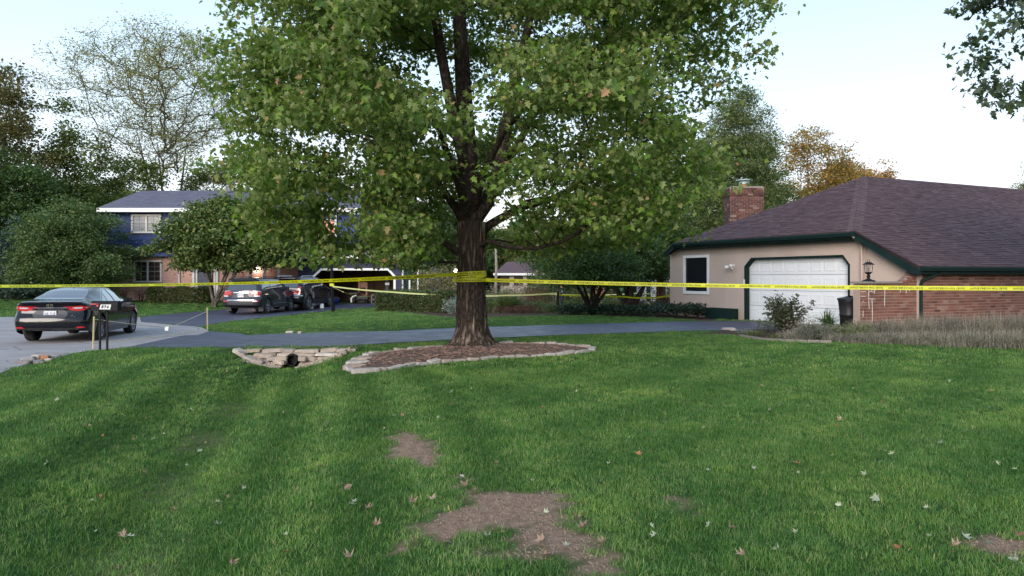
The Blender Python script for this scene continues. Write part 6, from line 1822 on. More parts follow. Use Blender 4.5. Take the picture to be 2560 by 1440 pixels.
t = NT('lantern_glass'); t.set(Base_Color=(.9, .9, .9), Roughness=.05); t.b.inputs['Transmission Weight'].default_value = .95; t.b.inputs['IOR'].default_value = 1.1
for (dx, dy, w1, w2) in ((0, -1, .13, .004), (0, 1, .13, .004), (-1, 0, .004, .13), (1, 0, .004, .13)):
    MB().box((x + dx * .073, y + dy * .073, z + .355), (w1, w2, .19)).build('glass', t.m, ln)
# ------------------------------------------------------------------ vehicles (local frame: x to the right, y forward, rear bumper at y = 0, z up)
def paint(name, c, rough=0.25, coat=1.0, metal=0.3):
    t = NT(name); P_ = t.pos()
    cc = t.mix(.25, c, t.ramp(t.noise(P_, 1.5, 5), [(.3, tuple(x * .8 for x in c)), (.7, tuple(x * 1.25 for x in c))]))
    t.set(Base_Color=cc, Roughness=t.ramp(t.noise(P_, 6, 6), [(.3, (rough,) * 3), (.7, (rough * 1.5,) * 3)]), Metallic=metal)
    t.b.inputs['Coat Weight'].default_value = coat * .75; t.b.inputs['Coat Roughness'].default_value = .04; t.b.inputs['Specular IOR Level'].default_value = .15; return t.m
M_PBLACK = paint('car_black', (0.003, 0.0035, 0.006), .15, 1, 0); M_PGREY = paint('car_slate', (0.026, 0.027, 0.036), .3, 1, .3); M_PDARK = paint('car_graphite', (0.009, 0.010, 0.015), .25, 1, .2)
M_CGLASS = mat('car_glass', (0.030, 0.036, 0.045), (0.024, 0.030, 0.038), 2, .03, spec=1.0, coat=1.0)
M_TYRE = mat('tyre', (0.014, 0.014, 0.014), (0.022, 0.021, 0.020), 20, .85, .3)
M_RIM = mat('alloy', (0.42, 0.43, 0.46), None, 8, .35, metal=.7); M_CHROME = mat('chrome', (0.65, 0.66, 0.70), None, 8, .12, metal=1.0)
M_PLAST = mat('trim_plastic', (0.020, 0.020, 0.023), None, 12, .6)
M_REDL = mat('tail_red', (0.50, 0.012, 0.016), (0.40, 0.008, 0.012), 20, .12, coat=1.0); M_CLEARL = mat('lamp_clear', (0.62, 0.58, 0.60), (0.45, 0.40, 0.42), 25, .12, coat=1.0)
M_PLATE = mat('plate_white', (0.66, 0.68, 0.74), (0.60, 0.62, 0.68), 20, .5); M_INKB = mat('ink_blue', (0.02, 0.03, 0.10), None, 9, .6); M_PGREYP = mat('bumper_grey', (0.055, 0.056, 0.062), None, 10, .5)

def interp(tab):
    xs = [a for a, b in tab]; ys = [b for a, b in tab]
    def f(x):
        # smooth cubic (Catmull-Rom) through the table
        x = min(max(x, xs[0]), xs[-1]); i = max(0, min(len(xs) - 2, int(np.searchsorted(xs, x, 'right')) - 1))
        h = xs[i + 1] - xs[i]; t_ = (x - xs[i]) / h
        def m(k):
            if k == 0: return (ys[1] - ys[0]) / (xs[1] - xs[0])
            if k == len(xs) - 1: return (ys[-1] - ys[-2]) / (xs[-1] - xs[-2])
            a = (ys[k] - ys[k - 1]) / (xs[k] - xs[k - 1]); b = (ys[k + 1] - ys[k]) / (xs[k + 1] - xs[k])
            return 0 if a * b <= 0 else 2 * a * b / (a + b)
        m0, m1 = m(i) * h, m(i + 1) * h
        return (2 * t_**3 - 3 * t_**2 + 1) * ys[i] + (t_**3 - 2 * t_**2 + t_) * m0 + (-2 * t_**3 + 3 * t_**2) * ys[i + 1] + (t_**3 - t_**2) * m1
    return f

def car_shell(S, n=110):
    L = S['L']; top, belt, wb, wr, low = (interp(S[k]) for k in ('top', 'belt', 'w', 'wr', 'low'))
    rear = interp(S['rear']); nose = interp(S['nose'])
    ys = sorted(set([round(v, 4) for v in list(np.linspace(0, L, n)) + [a + r * k for a in S['axles'] for r in (S['ra'],) for k in (-1, -.98, -.93, -.85, .85, .93, .98, 1)]]))
    rings = []
    NL, NU = 9, 13
    for y in ys:
        W = wb(y); zt = top(y); zbel = min(belt(y), zt - .01); wr_ = wr(y)
        zl = low(y)
        for a in S['axles']:
            d = abs(y - a)
            if d < S['ra']: zl = max(zl, S['rw'] + math.sqrt(max(0, S['ra']**2 - d * d)))
        pts = []
        for k in range(NL):
            f = k / (NL - 1); z = zl + (zbel - zl) * f
            hgt = (z - .2) / (zbel - .2 + 1e-6)
            bulge = 1 - .055 * (1 - min(1, hgt / .55))**2 - .045 * max(0, (hgt - .62) / .38)**1.6
            if z > zbel - .10: pass
            pts.append((W * bulge, z))
        w0 = pts[-1][0]; hh = zt - zbel; zr = zbel + hh * .86
        for k in range(1, NU):
            f = k / (NU - 1)
            if f < .55:
                g = f / .55; x_ = w0 + (wr_ - w0) * g; z = zbel + (zr - zbel) * g - .0
                x_ += .025 * math.sin(PI * g) * min(1, hh / .3)
            else:
                g = (f - .55) / .45; x_ = wr_ * math.cos(g * PI / 2)**.8 if g < 1 else 0
                z = zr + (zt - zr) * math.sin(g * PI / 2)**.9
            pts.append((x_, z))
        rings.append([(x_, y, z) for x_, z in pts])
    def warp(p):
        x, y, z = p
        e = math.exp(-(y / .30)**2); yy = y + rear(z) * e + S.get('bow', .10) * (x / wb(L / 2))**2 * e
        e2 = math.exp(-((L - y) / .35)**2); yy -= nose(z) * e2 + .22 * (x / wb(L / 2))**2 * e2
        return (x, yy, z)
    m = NL + NU - 1
    vs = []
    for r in rings:
        for p in r: vs.append(warp(p))
        for p in r[:-1][::-1]: vs.append(warp((-p[0], p[1], p[2])))
    R = 2 * m - 1; fs = []
    for i in range(len(rings) - 1):
        for k in range(R - 1): fs.append((i * R + k, (i + 1) * R + k, (i + 1) * R + k + 1, i * R + k + 1))
    # end caps as mirrored rows (left to right)
    for (i, flip) in ((0, False), (len(rings) - 1, True)):
        base = len(vs); rows = []
        for k in range(m):
            x, y, z = rings[i][k]; row = []
            for t_ in np.linspace(-1, 1, 17):
                row.append(len(vs)); vs.append(warp((x * t_, y, z)))
            rows.append(row)
        for k in range(m - 1):
            for j in range(16):
                q = (rows[k][j], rows[k][j + 1], rows[k + 1][j + 1], rows[k + 1][j])
                fs.append(q[::-1] if flip else q)
    bm = bmesh.new(); bv = [bm.verts.new(v) for v in vs]
    for f in fs:
        try: bm.faces.new([bv[i] for i in f])
        except ValueError: pass
    bmesh.ops.remove_doubles(bm, verts=bm.verts, dist=.002); bmesh.ops.recalc_face_normals(bm, faces=bm.faces)
    me = bpy.data.meshes.new('body'); bm.to_mesh(me)
    me.polygons.foreach_set('use_smooth', [True] * len(me.polygons))
    tree = BVHTree.FromBMesh(bm); bm.free()
    return me, tree

def decal(tree, poly, kind, off=.008, sub=4, name='part', material=None, parent=None, thick=.012, side=1, label=None):
    """panel following the body. kind 'rear': poly (x,z) cast forward; 'side': poly (y,z) cast inwards; 'top': poly (x,y) cast down"""
    bm = bmesh.new()
    tri = tessellate_polygon([[Vector((a, b, 0)) for a, b in poly]])
    bv = [bm.verts.new((a, b, 0)) for a, b in poly]
    for t_ in tri:
        try: bm.faces.new([bv[i] for i in t_])
        except ValueError: pass
    for _ in range(sub):
        lng = [e for e in bm.edges if e.calc_length() > .07]
        if not lng: break
        bmesh.ops.subdivide_edges(bm, edges=lng, cuts=1); bmesh.ops.triangulate(bm, faces=bm.faces[:])
    outs = []
    for v in bm.verts:
        a, b = v.co.x, v.co.y
        if kind == 'rear': o, d = Vector((a, -2, b)), Vector((0, 1, 0))
        elif kind == 'rearq': o, d = Vector((a * 1.0 + side * 1.4, -1.4, b)), Vector((-side, 1, 0)).normalized()
        elif kind == 'side': o, d = Vector((side * 2, a, b)), Vector((-side, 0, 0))
        else: o, d = Vector((a, b, 4)), Vector((0, 0, -1))
        loc, nrm, idx, dist = tree.ray_cast(o, d)
        if loc is None:
            v.tag = True; outs.append(v); continue
        if nrm.dot(d) > 0: nrm = -nrm
        v.co = loc + (nrm * .6 - d * .4).normalized() * off
    if outs: bmesh.ops.delete(bm, geom=outs, context='VERTS')
    bmesh.ops.recalc_face_normals(bm, faces=bm.faces)
    if len(bm.faces) == 0: bm.free(); return None
    dirs = {'rear': Vector((0, -1, 0)), 'rearq': Vector((side, -1, 0)), 'side': Vector((side, 0, 0)), 'top': Vector((0, 0, 1))}[kind]
    bm.normal_update()
    if sum((f.normal.dot(dirs) for f in bm.faces)) < 0: bmesh.ops.reverse_faces(bm, faces=bm.faces[:])
    me = bpy.data.meshes.new(name); bm.to_mesh(me); bm.free()
    me.polygons.foreach_set('use_smooth', [True] * len(me.polygons))
    me.materials.append(material); o = bpy.data.objects.new(name, me); link(o, parent)
    if label: o['label'] = label
    return o

def mirror(P): return [(-a, b) for a, b in P][::-1]

def wheel(parent, x, y, r, w, spokes, side, rimf=.68, dark=False):
    mb = MB(); n = 36
    mb.lathe((x, y, r), [(r * rimf, -w / 2), (r * .93, -w / 2), (r, -w * .36), (r, w * .36), (r * .93, w / 2), (r * rimf, w / 2), (r * rimf, w * .3), (r * rimf * .98, -w * .3)], n, 'X')
    o = mb.build('wheel', M_TYRE, parent, local=True, smooth=False)
    rm = MB(); xo = side * w * .40
    vs = []; fs = []
    for (rr_, dx) in ((r * rimf, w * .46), (r * rimf * .93, w * .44), (r * rimf * .92, w * .1)):
        for k in range(n): a = 2 * PI * k / n; vs.append((x + side * dx, y + rr_ * math.cos(a), r + rr_ * math.sin(a)))
    for j in range(2):
        for k in range(n): fs.append((j * n + k, j * n + (k + 1) % n, (j + 1) * n + (k + 1) % n, (j + 1) * n + k))
    rm.add(vs, fs)
    for k in range(spokes):
        a = 2 * PI * k / spokes + .2
        for da in ((-.10, .10) if spokes <= 6 else (0,)):
            c, s_ = math.cos(a + da), math.sin(a + da); R = r * rimf * .95; t_ = Vector((0, -s_, c)) * (.028 if spokes > 6 else .020)
            p0 = Vector((x + xo, y + .05 * c, r + .05 * s_)); p1 = Vector((x + xo * .95, y + R * math.cos(a + da * 1.8), r + R * math.sin(a + da * 1.8)))
            rm.prism([p0 - t_, p0 + t_, p1 + t_ * .8, p1 - t_ * .8], (side * -.03, 0, 0))
    rm.lathe((x + xo - side * .01, y, r), [(.062, -.02), (.062, .02)], 12, 'X')
    rm.build('rim', M_RIM if not dark else M_PLAST, o, local=True)
    bk = MB().lathe((x - side * w * .12, y, r), [(r * rimf * .9, -.01), (r * rimf * .9, .01)], 24, 'X'); bk.build('brake_disc', M_BLACK, o, local=True)
    return o

def plate(parent, cx, cz, y0, w, h, txt, tilt=0):
    o = MB().box((cx, y0, cz), (w, .012, h)).build('licence_plate', M_PLATE, parent, local=True)
    vs, fs = text_geo(txt, h * .72); mb = MB()
    wx = max(v[0] for v in vs) - min(v[0] for v in vs); s_ = min(1.0, w * .86 / wx)
    mb.add([(cx + v[0] * s_, y0 - .0085, cz + v[1] - .005) for v in vs], fs); mb.build('lettering', M_INKB, o, local=True)
    fr = MB()
    for dx, dz, a, b in ((0, h / 2, w, .012), (0, -h / 2, w * .5, .014), (-w / 2, 0, .008, h), (w / 2, 0, .008, h)): fr.box((cx + dx, y0 - .003, cz + dz), (a, .014, b))
    fr.build('plate_frame', M_CHROME, o, local=True)
    return o

def emblem(parent, cx, cz, y0, s):
    mb = MB()
    def ell(a, b, ox, oz, r):
        pts = [(cx + ox + a * math.cos(k * PI / 12), y0, cz + oz + b * math.sin(k * PI / 12)) for k in range(25)]
        mb.tube(pts, r, 5, cap=False)
    ell(s, s * .66, 0, 0, s * .10); ell(s * .36, s * .60, 0, 0, s * .07); ell(s * .74, s * .26, 0, s * .30, s * .07)
    mb.build('emblem', M_CHROME, parent, local=True)

def seam(tree, pts, kind, parent, side=1, name='panel_gap', r=.005, material=None):
    out = []
    for a, b in zip(pts[:-1], pts[1:]):
        for f in np.linspace(0, 1, 7)[:-1]:
            p, q = a[0] + (b[0] - a[0]) * f, a[1] + (b[1] - a[1]) * f
            if kind == 'side': o, d = Vector((side * 2, p, q)), Vector((-side, 0, 0))
            else: o, d = Vector((p, -2, q)), Vector((0, 1, 0))
            loc, n_, i, di = tree.ray_cast(o, d)
            if loc is not None: out.append(loc - d * .0005)
    if len(out) > 1: MB().tube(out, r, 4).build(name, material or M_BLACK, parent, local=True)

def make_car(name, label, loc, rz, S, pm):
    root = thing(name, label, 'car', loc, rz)
    me, tree = car_shell(S); me.materials.append(pm)
    o = bpy.data.objects.new('body', me); link(o, root)
    # dark underbody and wheel wells
    W = S['w'][2][1]
    ub = MB().box((0, S['L'] / 2 + .1, S['rw'] + .03), (W * 1.5, S['L'] * .80, .16))
    for a in S['axles']: ub.box((0, a, .55), (W * 1.5, S['ra'] * 1.95, .55))
    ub.build('underbody', M_BLACK, root, local=True)
    for a in S['axles']:
        for sd_ in (-1, 1): wheel(root, sd_ * (W - .125), a, S['rw'], .235, S['spokes'], sd_, S.get('rimf', .68), S.get('darkrim', False))
    return root, tree

# ---- black sedan on the road
SED = dict(L=4.88, axles=(1.06, 3.88), ra=.385, rw=.335, spokes=10, rimf=.70,
    top=[(0, 1.06), (.18, 1.095), (.5, 1.10), (.70, 1.125), (1.0, 1.235), (1.35, 1.36), (1.75, 1.43), (2.3, 1.445), (2.8, 1.42), (3.2, 1.29), (3.65, 1.07), (4.0, 1.0), (4.5, .90), (4.88, .72)],
    belt=[(0, .98), (.5, 1.00), (1.2, .99), (2.5, .96), (3.6, .94), (4.4, .82), (4.88, .64)],
    w=[(0, .80), (.12, .885), (.45, .915), (2.4, .92), (4.0, .915), (4.55, .86), (4.88, .70)],
    wr=[(0, .70), (.5, .70), (.8, .66), (1.3, .56), (2.3, .56), (2.9, .56), (3.5, .66), (3.9, .72), (4.5, .68), (4.88, .5)],
    low=[(0, .34), (.3, .27), (.7, .20), (3.9, .19), (4.6, .22), (4.88, .26)],
    rear=[(.15, .10), (.34, .05), (.50, .0), (.66, .02), (.80, .11), (.95, .10), (1.03, .03), (1.07, .02), (1.2, .1)],
    nose=[(.15, .05), (.4, 0), (.6, .02), (.8, .2), (1.0, .4)])
C0 = (-.558 * 19.6, 19.6); al = math.radians(10.5)
# rear right corner C0 -> rear centre
hx, hy = -math.sin(al), math.cos(al); lx, ly = hy, -hx
sx0 = C0[0] - lx * .92; sy0 = C0[1] - ly * .92
zs = np.mean([hz1(sx0 + hx * a + lx * b, sy0 + hy * a + ly * b) for a in SED['axles'] for b in (-.8, .8)]) + .014
car, tr_ = make_car('parked_car', 'glossy black four-door sedan parked on the pale road behind the mailbox', (sx0, sy0, zs), al, SED, M_PBLACK)
decal(tr_, [(-.56, 1.12), (-.50, 1.145), (-.42, 1.38), (.42, 1.38), (.50, 1.145), (.56, 1.12), (.45, 1.108), (-.45, 1.108)][:0] or [(-.60, .74), (-.575, .66), (0, .62), (.575, .66), (.60, .74), (.53, 1.18), (.48, 1.34), (.40, 1.42), (0, 1.50), (-.40, 1.42), (-.48, 1.34), (-.53, 1.18)], 'top', .006, 5, 'rear_window', M_CGLASS, car)
decal(tr_, [(-.62, 3.62), (-.55, 3.05), (0, 2.86), (.55, 3.05), (.62, 3.62), (0, 3.78)], 'top', .006, 5, 'windshield', M_CGLASS, car)
for sd_ in (-1, 1):
    decal(tr_, [(1.72, 1.025), (2.22, 1.015), (2.26, 1.36), (1.98, 1.345), (1.80, 1.26)], 'side', .006, 5, 'side_window', M_CGLASS, car, side=sd_)
    decal(tr_, [(1.28, 1.04), (1.67, 1.03), (1.75, 1.24), (1.55, 1.16)], 'side', .006, 4, 'quarter_window', M_CGLASS, car, side=sd_)
    decal(tr_, [(2.32, 1.01), (3.18, .99), (3.05, 1.10), (2.78, 1.29), (2.60, 1.355), (2.34, 1.365)], 'side', .006, 5, 'side_window', M_CGLASS, car, side=sd_)
    seam(tr_, [(1.20, 1.035), (1.72, 1.26), (1.98, 1.365), (2.3, 1.385), (2.62, 1.375), (2.82, 1.30), (3.2, 1.04), (3.25, .99)], 'side', car, sd_, 'window_chrome', .008, M_CHROME)
    seam(tr_, [(2.29, 1.36), (2.29, 1.0), (2.26, .30)], 'side', car, sd_); seam(tr_, [(1.25, 1.0), (1.45, .62), (1.55, .32), (3.3, .30), (3.38, .6), (3.22, .96)], 'side', car, sd_)
    decal(tr_, [(2.12, .84), (2.12, .87), (1.90, .875), (1.90, .845)], 'side', .02, 2, 'door_handle', M_PBLACK, car, side=sd_)
    decal(tr_, [(3.10, .82), (3.10, .85), (2.88, .855), (2.88, .825)], 'side', .02, 2, 'door_handle', M_PBLACK, car, side=sd_)
    mr = MB().box((sd_ * 1.00, 2.98, 1.03), (.20, .13, .14)).box((sd_ * .90, 3.0, .98), (.12, .05, .05)); mr.build('mirror', M_PBLACK, car, local=True)
    # tail lamps: outer on the wing, inner on the lid, red with a clear strip
    q = sd_
    f = lambda P: P if q > 0 else mirror(P)
    decal(tr_, f([(.40, .885), (.46, .935), (.70, .965), (.80, .95), (.79, .85), (.60, .825), (.47, .85)]), 'rear', .010, 4, 'tail_light', M_REDL, car)
    decal(tr_, f([(.50, .90), (.56, .925), (.74, .93), (.74, .895), (.60, .885)]), 'rear', .017, 3, 'reverse_lens', M_CLEARL, car)
    decal(tr_, [(.02, .95), (.02, .84), (.16, .86), (.36, .93), (.22, .955)], 'side', .010, 4, 'tail_light', M_REDL, car, side=sd_)
    decal(tr_, [(.03, .925), (.03, .885), (.16, .885), (.26, .92)], 'side', .017, 3, 'reverse_lens', M_CLEARL, car, side=sd_)
    decal(tr_, f([(.60, .40), (.66, .435), (.80, .43), (.80, .395), (.68, .385)]), 'rear', .012, 3, 'reflector', M_REDL, car)
decal(tr_, [(-.42, .73), (-.36, .66), (.36, .66), (.42, .73), (.37, .81), (.30, .865), (-.30, .865), (-.37, .81)], 'rear', .007, 4, 'plate_recess', M_PGREYP, car)
decal(tr_, [(-.40, .900), (.40, .900), (.40, .925), (-.40, .925)], 'rear', .016, 4, 'trunk_garnish', M_CHROME, car)
decal(tr_, [(-.72, .30), (.72, .30), (.66, .40), (-.66, .40)], 'rear', .010, 5, 'lower_bumper', M_PLAST, car)
decal(tr_, [(-.60, .335), (.60, .335), (.60, .355), (-.60, .355)], 'rear', .02, 4, 'bumper_strip', M_PGREYP, car)
seam(tr_, [(-.80, .70), (-.40, .655), (.40, .655), (.80, .70)], 'rear', car); seam(tr_, [(-.80, .985), (0, 1.0), (.80, .985)], 'rear', car)
yl = tr_.ray_cast(Vector((0, -2, .77)), Vector((0, 1, 0)))[0].y
plate(car, 0, .765, yl - .02, .305, .15, 'JAR 7168')
yl = tr_.ray_cast(Vector((0, -2, .975)), Vector((0, 1, 0)))[0].y
emblem(car, 0, .965, yl - .025, .075)
vs, fs = text_geo('LE', .045); mb = MB(); yl = tr_.ray_cast(Vector((.5, -2, .69)), Vector((0, 1, 0)))[0].y
mb.add([(.52 + v[0], yl - .006, .715 + v[1]) for v in vs], fs); vs, fs = text_geo('HYBRID', .042); mb.add([(.52 + v[0], yl - .006, .675 + v[1]) for v in vs], fs); mb.build('badge', M_CHROME, car, local=True)
an = MB().prism([(-.008, 1.62, 1.425), (-.008, 1.76, 1.435), (-.008, 1.63, 1.475)], (.016, 0, 0)); an.build('roof_antenna', M_PBLACK, car, local=True)
# the pillars behind the rear glass: seat tops seen dimly are left to the dark glass

# ---- slate SUV
SUV = dict(L=4.79, axles=(.98, 3.77), ra=.42, rw=.375, spokes=5, rimf=.64, bow=.12,
    top=[(0, 1.60), (.06, 1.655), (.4, 1.70), (1.2, 1.73), (2.2, 1.735), (2.8, 1.70), (3.3, 1.50), (3.7, 1.20), (3.9, 1.13), (4.4, 1.06), (4.79, .90)],
    belt=[(0, 1.12), (1, 1.13), (2.5, 1.09), (3.6, 1.06), (4.4, .98), (4.79, .80)],
    w=[(0, .86), (.10, .925), (.4, .955), (2.4, .955), (4.0, .95), (4.5, .90), (4.79, .74)],
    wr=[(0, .66), (.2, .71), (1, .73), (2.6, .72), (3.2, .68), (3.8, .78), (4.4, .76), (4.79, .55)],
    low=[(0, .42), (.3, .36), (.7, .28), (3.9, .27), (4.5, .30), (4.79, .36)],
    rear=[(.2, .12), (.42, .04), (.58, .0), (.74, .02), (.80, .10), (1.05, .12), (1.25, .20), (1.45, .30), (1.6, .38), (1.75, .45)],
    nose=[(.2, .08), (.5, 0), (.8, .03), (1.0, .2), (1.2, .4)])
def suv(name, label, px_c, Yc, deg, S, pm, z_off=0, style=0):
    al = -math.radians(deg); C0 = ((px_c - 1280) / FP * Yc, Yc)
    hx, hy = -math.sin(al), math.cos(al); lx, ly = hy, -hx; W = S['w'][2][1]
    x0, y0 = C0[0] - lx * W, C0[1] - ly * W
    z = np.mean([hz1(x0 + hx * a + lx * b, y0 + hy * a + ly * b) for a in S['axles'] for b in (-.8, .8)]) + .024
    car, T = make_car(name, label, (x0, y0, z + z_off), al, S, pm)
    if style == 0: decal(T, [(-.70, 1.15), (-.40, 1.11), (.40, 1.11), (.70, 1.15), (.63, 1.55), (-.63, 1.55)], 'rear', .008, 5, 'rear_window', M_CGLASS, car)
    else: decal(T, [(-.74, 1.17), (-.40, 1.14), (.40, 1.14), (.74, 1.17), (.66, 1.52), (-.66, 1.52)], 'rear', .008, 5, 'rear_window', M_CGLASS, car)
    sp = MB().prism([(-.66, .36, 1.66), (.66, .36, 1.66), (.62, .12, 1.63), (-.62, .12, 1.63)], (0, 0, .035)); sp.build('spoiler', M_BLACK if style == 0 else pm, car, local=True)
    decal(T, [(-.14, 1.60), (.14, 1.60), (.14, 1.615), (-.14, 1.615)], 'rear', .03, 2, 'high_brake_light', M_REDL, car)
    decal(T, [(-.62, 3.55), (-.60, 3.05), (0, 2.92), (.60, 3.05), (.62, 3.55), (0, 3.72)], 'top', .006, 5, 'windshield', M_CGLASS, car)
    for q in (-1, 1):
        f = lambda P: P if q > 0 else mirror(P)
        decal(T, [(.42, 1.19), (1.32, 1.16), (1.34, 1.58), (.75, 1.56), (.55, 1.45)], 'side', .006, 5, 'side_window', M_CGLASS, car, side=q)
        decal(T, [(1.38, 1.16), (2.22, 1.14), (2.24, 1.60), (1.40, 1.59)], 'side', .006, 5, 'side_window', M_CGLASS, car, side=q)
        decal(T, [(2.30, 1.14), (3.22, 1.12), (3.05, 1.28), (2.82, 1.48), (2.66, 1.58), (2.32, 1.60)], 'side', .006, 5, 'side_window', M_CGLASS, car, side=q)
        seam(T, [(1.35, 1.6), (1.35, 1.1), (1.5, .70), (1.55, .40), (3.25, .38), (3.3, .8), (3.28, 1.08)], 'side', car, q); seam(T, [(2.27, 1.6), (2.27, .38)], 'side', car, q)
        MB().box((q * 1.03, 2.98, 1.19), (.22, .15, .17)).box((q * .93, 2.98, 1.12), (.14, .05, .05)).build('mirror', pm, car, local=True)
        for y_ in (1.56, 2.48): decal(T, [(y_, .98), (y_ + .2, .98), (y_ + .2, 1.01), (y_, 1.01)], 'side', .022, 2, 'door_handle', pm, car, side=q)
        MB().tube([(q * .66, .75, 1.70), (q * .68, .85, 1.765), (q * .68, 2.5, 1.775), (q * .66, 2.65, 1.70)], .018, 6).build('roof_rail', M_BLACK if style == 0 else M_CHROME, car, local=True)
        decal(T, [(1.42, .36), (3.28, .36), (3.28, .44), (1.42, .44)], 'side', .014, 4, 'sill_trim', M_PLAST, car, side=q)
        decal(T, [(1.50, .47), (3.22, .47), (3.22, .495), (1.50, .495)], 'side', .012, 4, 'door_moulding', M_CHROME if style == 0 else M_PGREYP, car, side=q)
        if style == 0:
            decal(T, f([(.60, 1.00), (.64, 1.10), (.86, 1.09), (.88, .89), (.66, .88)]), 'rear', .012, 4, 'tail_light', M_REDL, car)
            decal(T, [(.03, 1.08), (.03, .89), (.22, .92), (.34, 1.05)], 'side', .012, 4, 'tail_light', M_REDL, car, side=q)
            decal(T, f([(.62, .865), (.66, .88), (.88, .89), (.88, .83), (.66, .83)]), 'rear', .013, 3, 'reverse_light', M_CLEARL, car)
            decal(T, [(.03, 1.085), (.03, 1.115), (.22, 1.11), (.34, 1.06)], 'side', .013, 3, 'lamp_edge', M_CLEARL, car, side=q)
            decal(T, f([(.60, .60), (.88, .60), (.88, .64), (.60, .64)]), 'rear', .012, 3, 'reflector', M_REDL, car)
        else:
            decal(T, f([(.74, .80), (.74, 1.12), (.80, 1.22), (.87, 1.20), (.87, .84), (.82, .77)]), 'rear', .012, 4, 'tail_light', M_REDL, car)
            decal(T, [(.02, .80), (.02, 1.20), (.12, 1.18), (.20, .95), (.16, .82)], 'side', .012, 4, 'tail_light', M_REDL, car, side=q)
            decal(T, [(.10, .72), (.32, .72), (.32, .76), (.10, .76)], 'side', .012, 3, 'bumper_strip', M_CHROME, car, side=q)
            for a in S['axles']:
                pts = [(a + (S['ra'] + .03) * math.cos(t_), S['rw'] + (S['ra'] + .03) * math.sin(t_)) for t_ in np.linspace(.05, PI - .05, 14)]
                seam(T, pts, 'side', car, q, 'arch_trim', .022, M_PLAST)
        if style == 0: MB().box((q * .80, .52, .24), (.24, .02, .20)).build('mud_flap', M_PLAST, car, local=True)
    yl = T.ray_cast(Vector((0, -2, .90)), Vector((0, 1, 0)))[0].y
    if style == 0:
        decal(T, [(-.44, .76), (-.32, .98), (.32, .98), (.44, .76)], 'rear', .008, 4, 'plate_recess', M_PGREYP, car)
        plate(car, 0, .885, yl - .03, .305, .15, 'JMC 6525')
        decal(T, [(-.38, 1.0), (.38, 1.0), (.38, 1.05), (-.38, 1.05)], 'rear', .022, 3, 'tailgate_garnish', M_CHROME, car)
        decal(T, [(-.66, .655), (.66, .655), (.66, .69), (-.66, .69)], 'rear', .016, 4, 'bumper_step', M_CHROME, car)
        decal(T, [(-.60, .45), (.60, .45), (.66, .62), (-.66, .62)], 'rear', .008, 4, 'bumper_panel', M_PGREYP, car)
        ym = T.ray_cast(Vector((0, -2, 1.09)), Vector((0, 1, 0)))[0].y
        emblem(car, 0, 1.085, ym - .02, .06)
        MB().tube([(.0, ym + .03, 1.13), (-.22, ym + .04, 1.19)], .012, 4).build('wiper', M_BLACK, car, local=True)
    else:
        plate(car, 0, .80, yl - .03, .305, .15, 'J')
    return car
suv('parked_suv', 'slate grey SUV with silver wheels parked nearest on the neighbour driveway', 648, 35.6, 6.5, SUV, M_PGREY)
SUV2 = dict(SUV); SUV2.update(L=4.98, axles=(1.03, 3.93), rw=.39, ra=.43, spokes=5, rimf=.72, darkrim=False,
    top=[(0, 1.62), (.06, 1.68), (.4, 1.73), (1.2, 1.755), (2.3, 1.75), (2.9, 1.71), (3.4, 1.50), (3.85, 1.22), (4.1, 1.16), (4.6, 1.08), (4.98, .92)],
    w=[(0, .90), (.10, .955), (.4, .985), (2.4, .985), (4.2, .975), (4.7, .92), (4.98, .78)], belt=[(0, 1.15), (1, 1.15), (2.5, 1.12), (3.6, 1.08), (4.6, 1.0), (4.98, .82)],
    wr=[(0, .68), (.2, .74), (1, .76), (2.6, .75), (3.4, .70), (4.0, .80), (4.6, .78), (4.98, .55)], low=[(0, .42), (.3, .36), (.7, .28), (3.9, .27), (4.6, .30), (4.98, .36)])
suv('parked_suv', 'dark graphite SUV parked ahead with its nose at the open garage', 752, 39.4, 9.0, SUV2, M_PDARK, style=1)
# ------------------------------------------------------------------ police tape
t = NT('tape_yellow'); P_ = t.pos()
c = t.ramp(t.noise(P_, 1.5, 3), [(.3, (0.74, 0.74, 0.010)), (.7, (0.62, 0.64, 0.012))])
t.set(Base_Color=c, Roughness=.38)
tr = t.new('ShaderNodeBsdfTranslucent'); t.link(c, tr.inputs['Color'])
mx = t.new('ShaderNodeMixShader'); mx.inputs[0].default_value = .30
t.link(t.b.outputs[0], mx.inputs[1]); t.link(tr.outputs[0], mx.inputs[2]); t.link(mx.outputs[0], t.out.inputs['Surface'])
M_TAPE = t.m
M_TAPEP = mat('tape_faded', (0.55, 0.62, 0.20), (0.70, 0.74, 0.42), .35, .4)
M_INK = mat('tape_ink', (0.020, 0.022, 0.012), None, 9, .6)
TXTV, TXTF = text_geo('POLICE LINE DO NOT CROSS', .050, bold=.0012)
TW = max(v[0] for v in TXTV) - min(v[0] for v in TXTV)

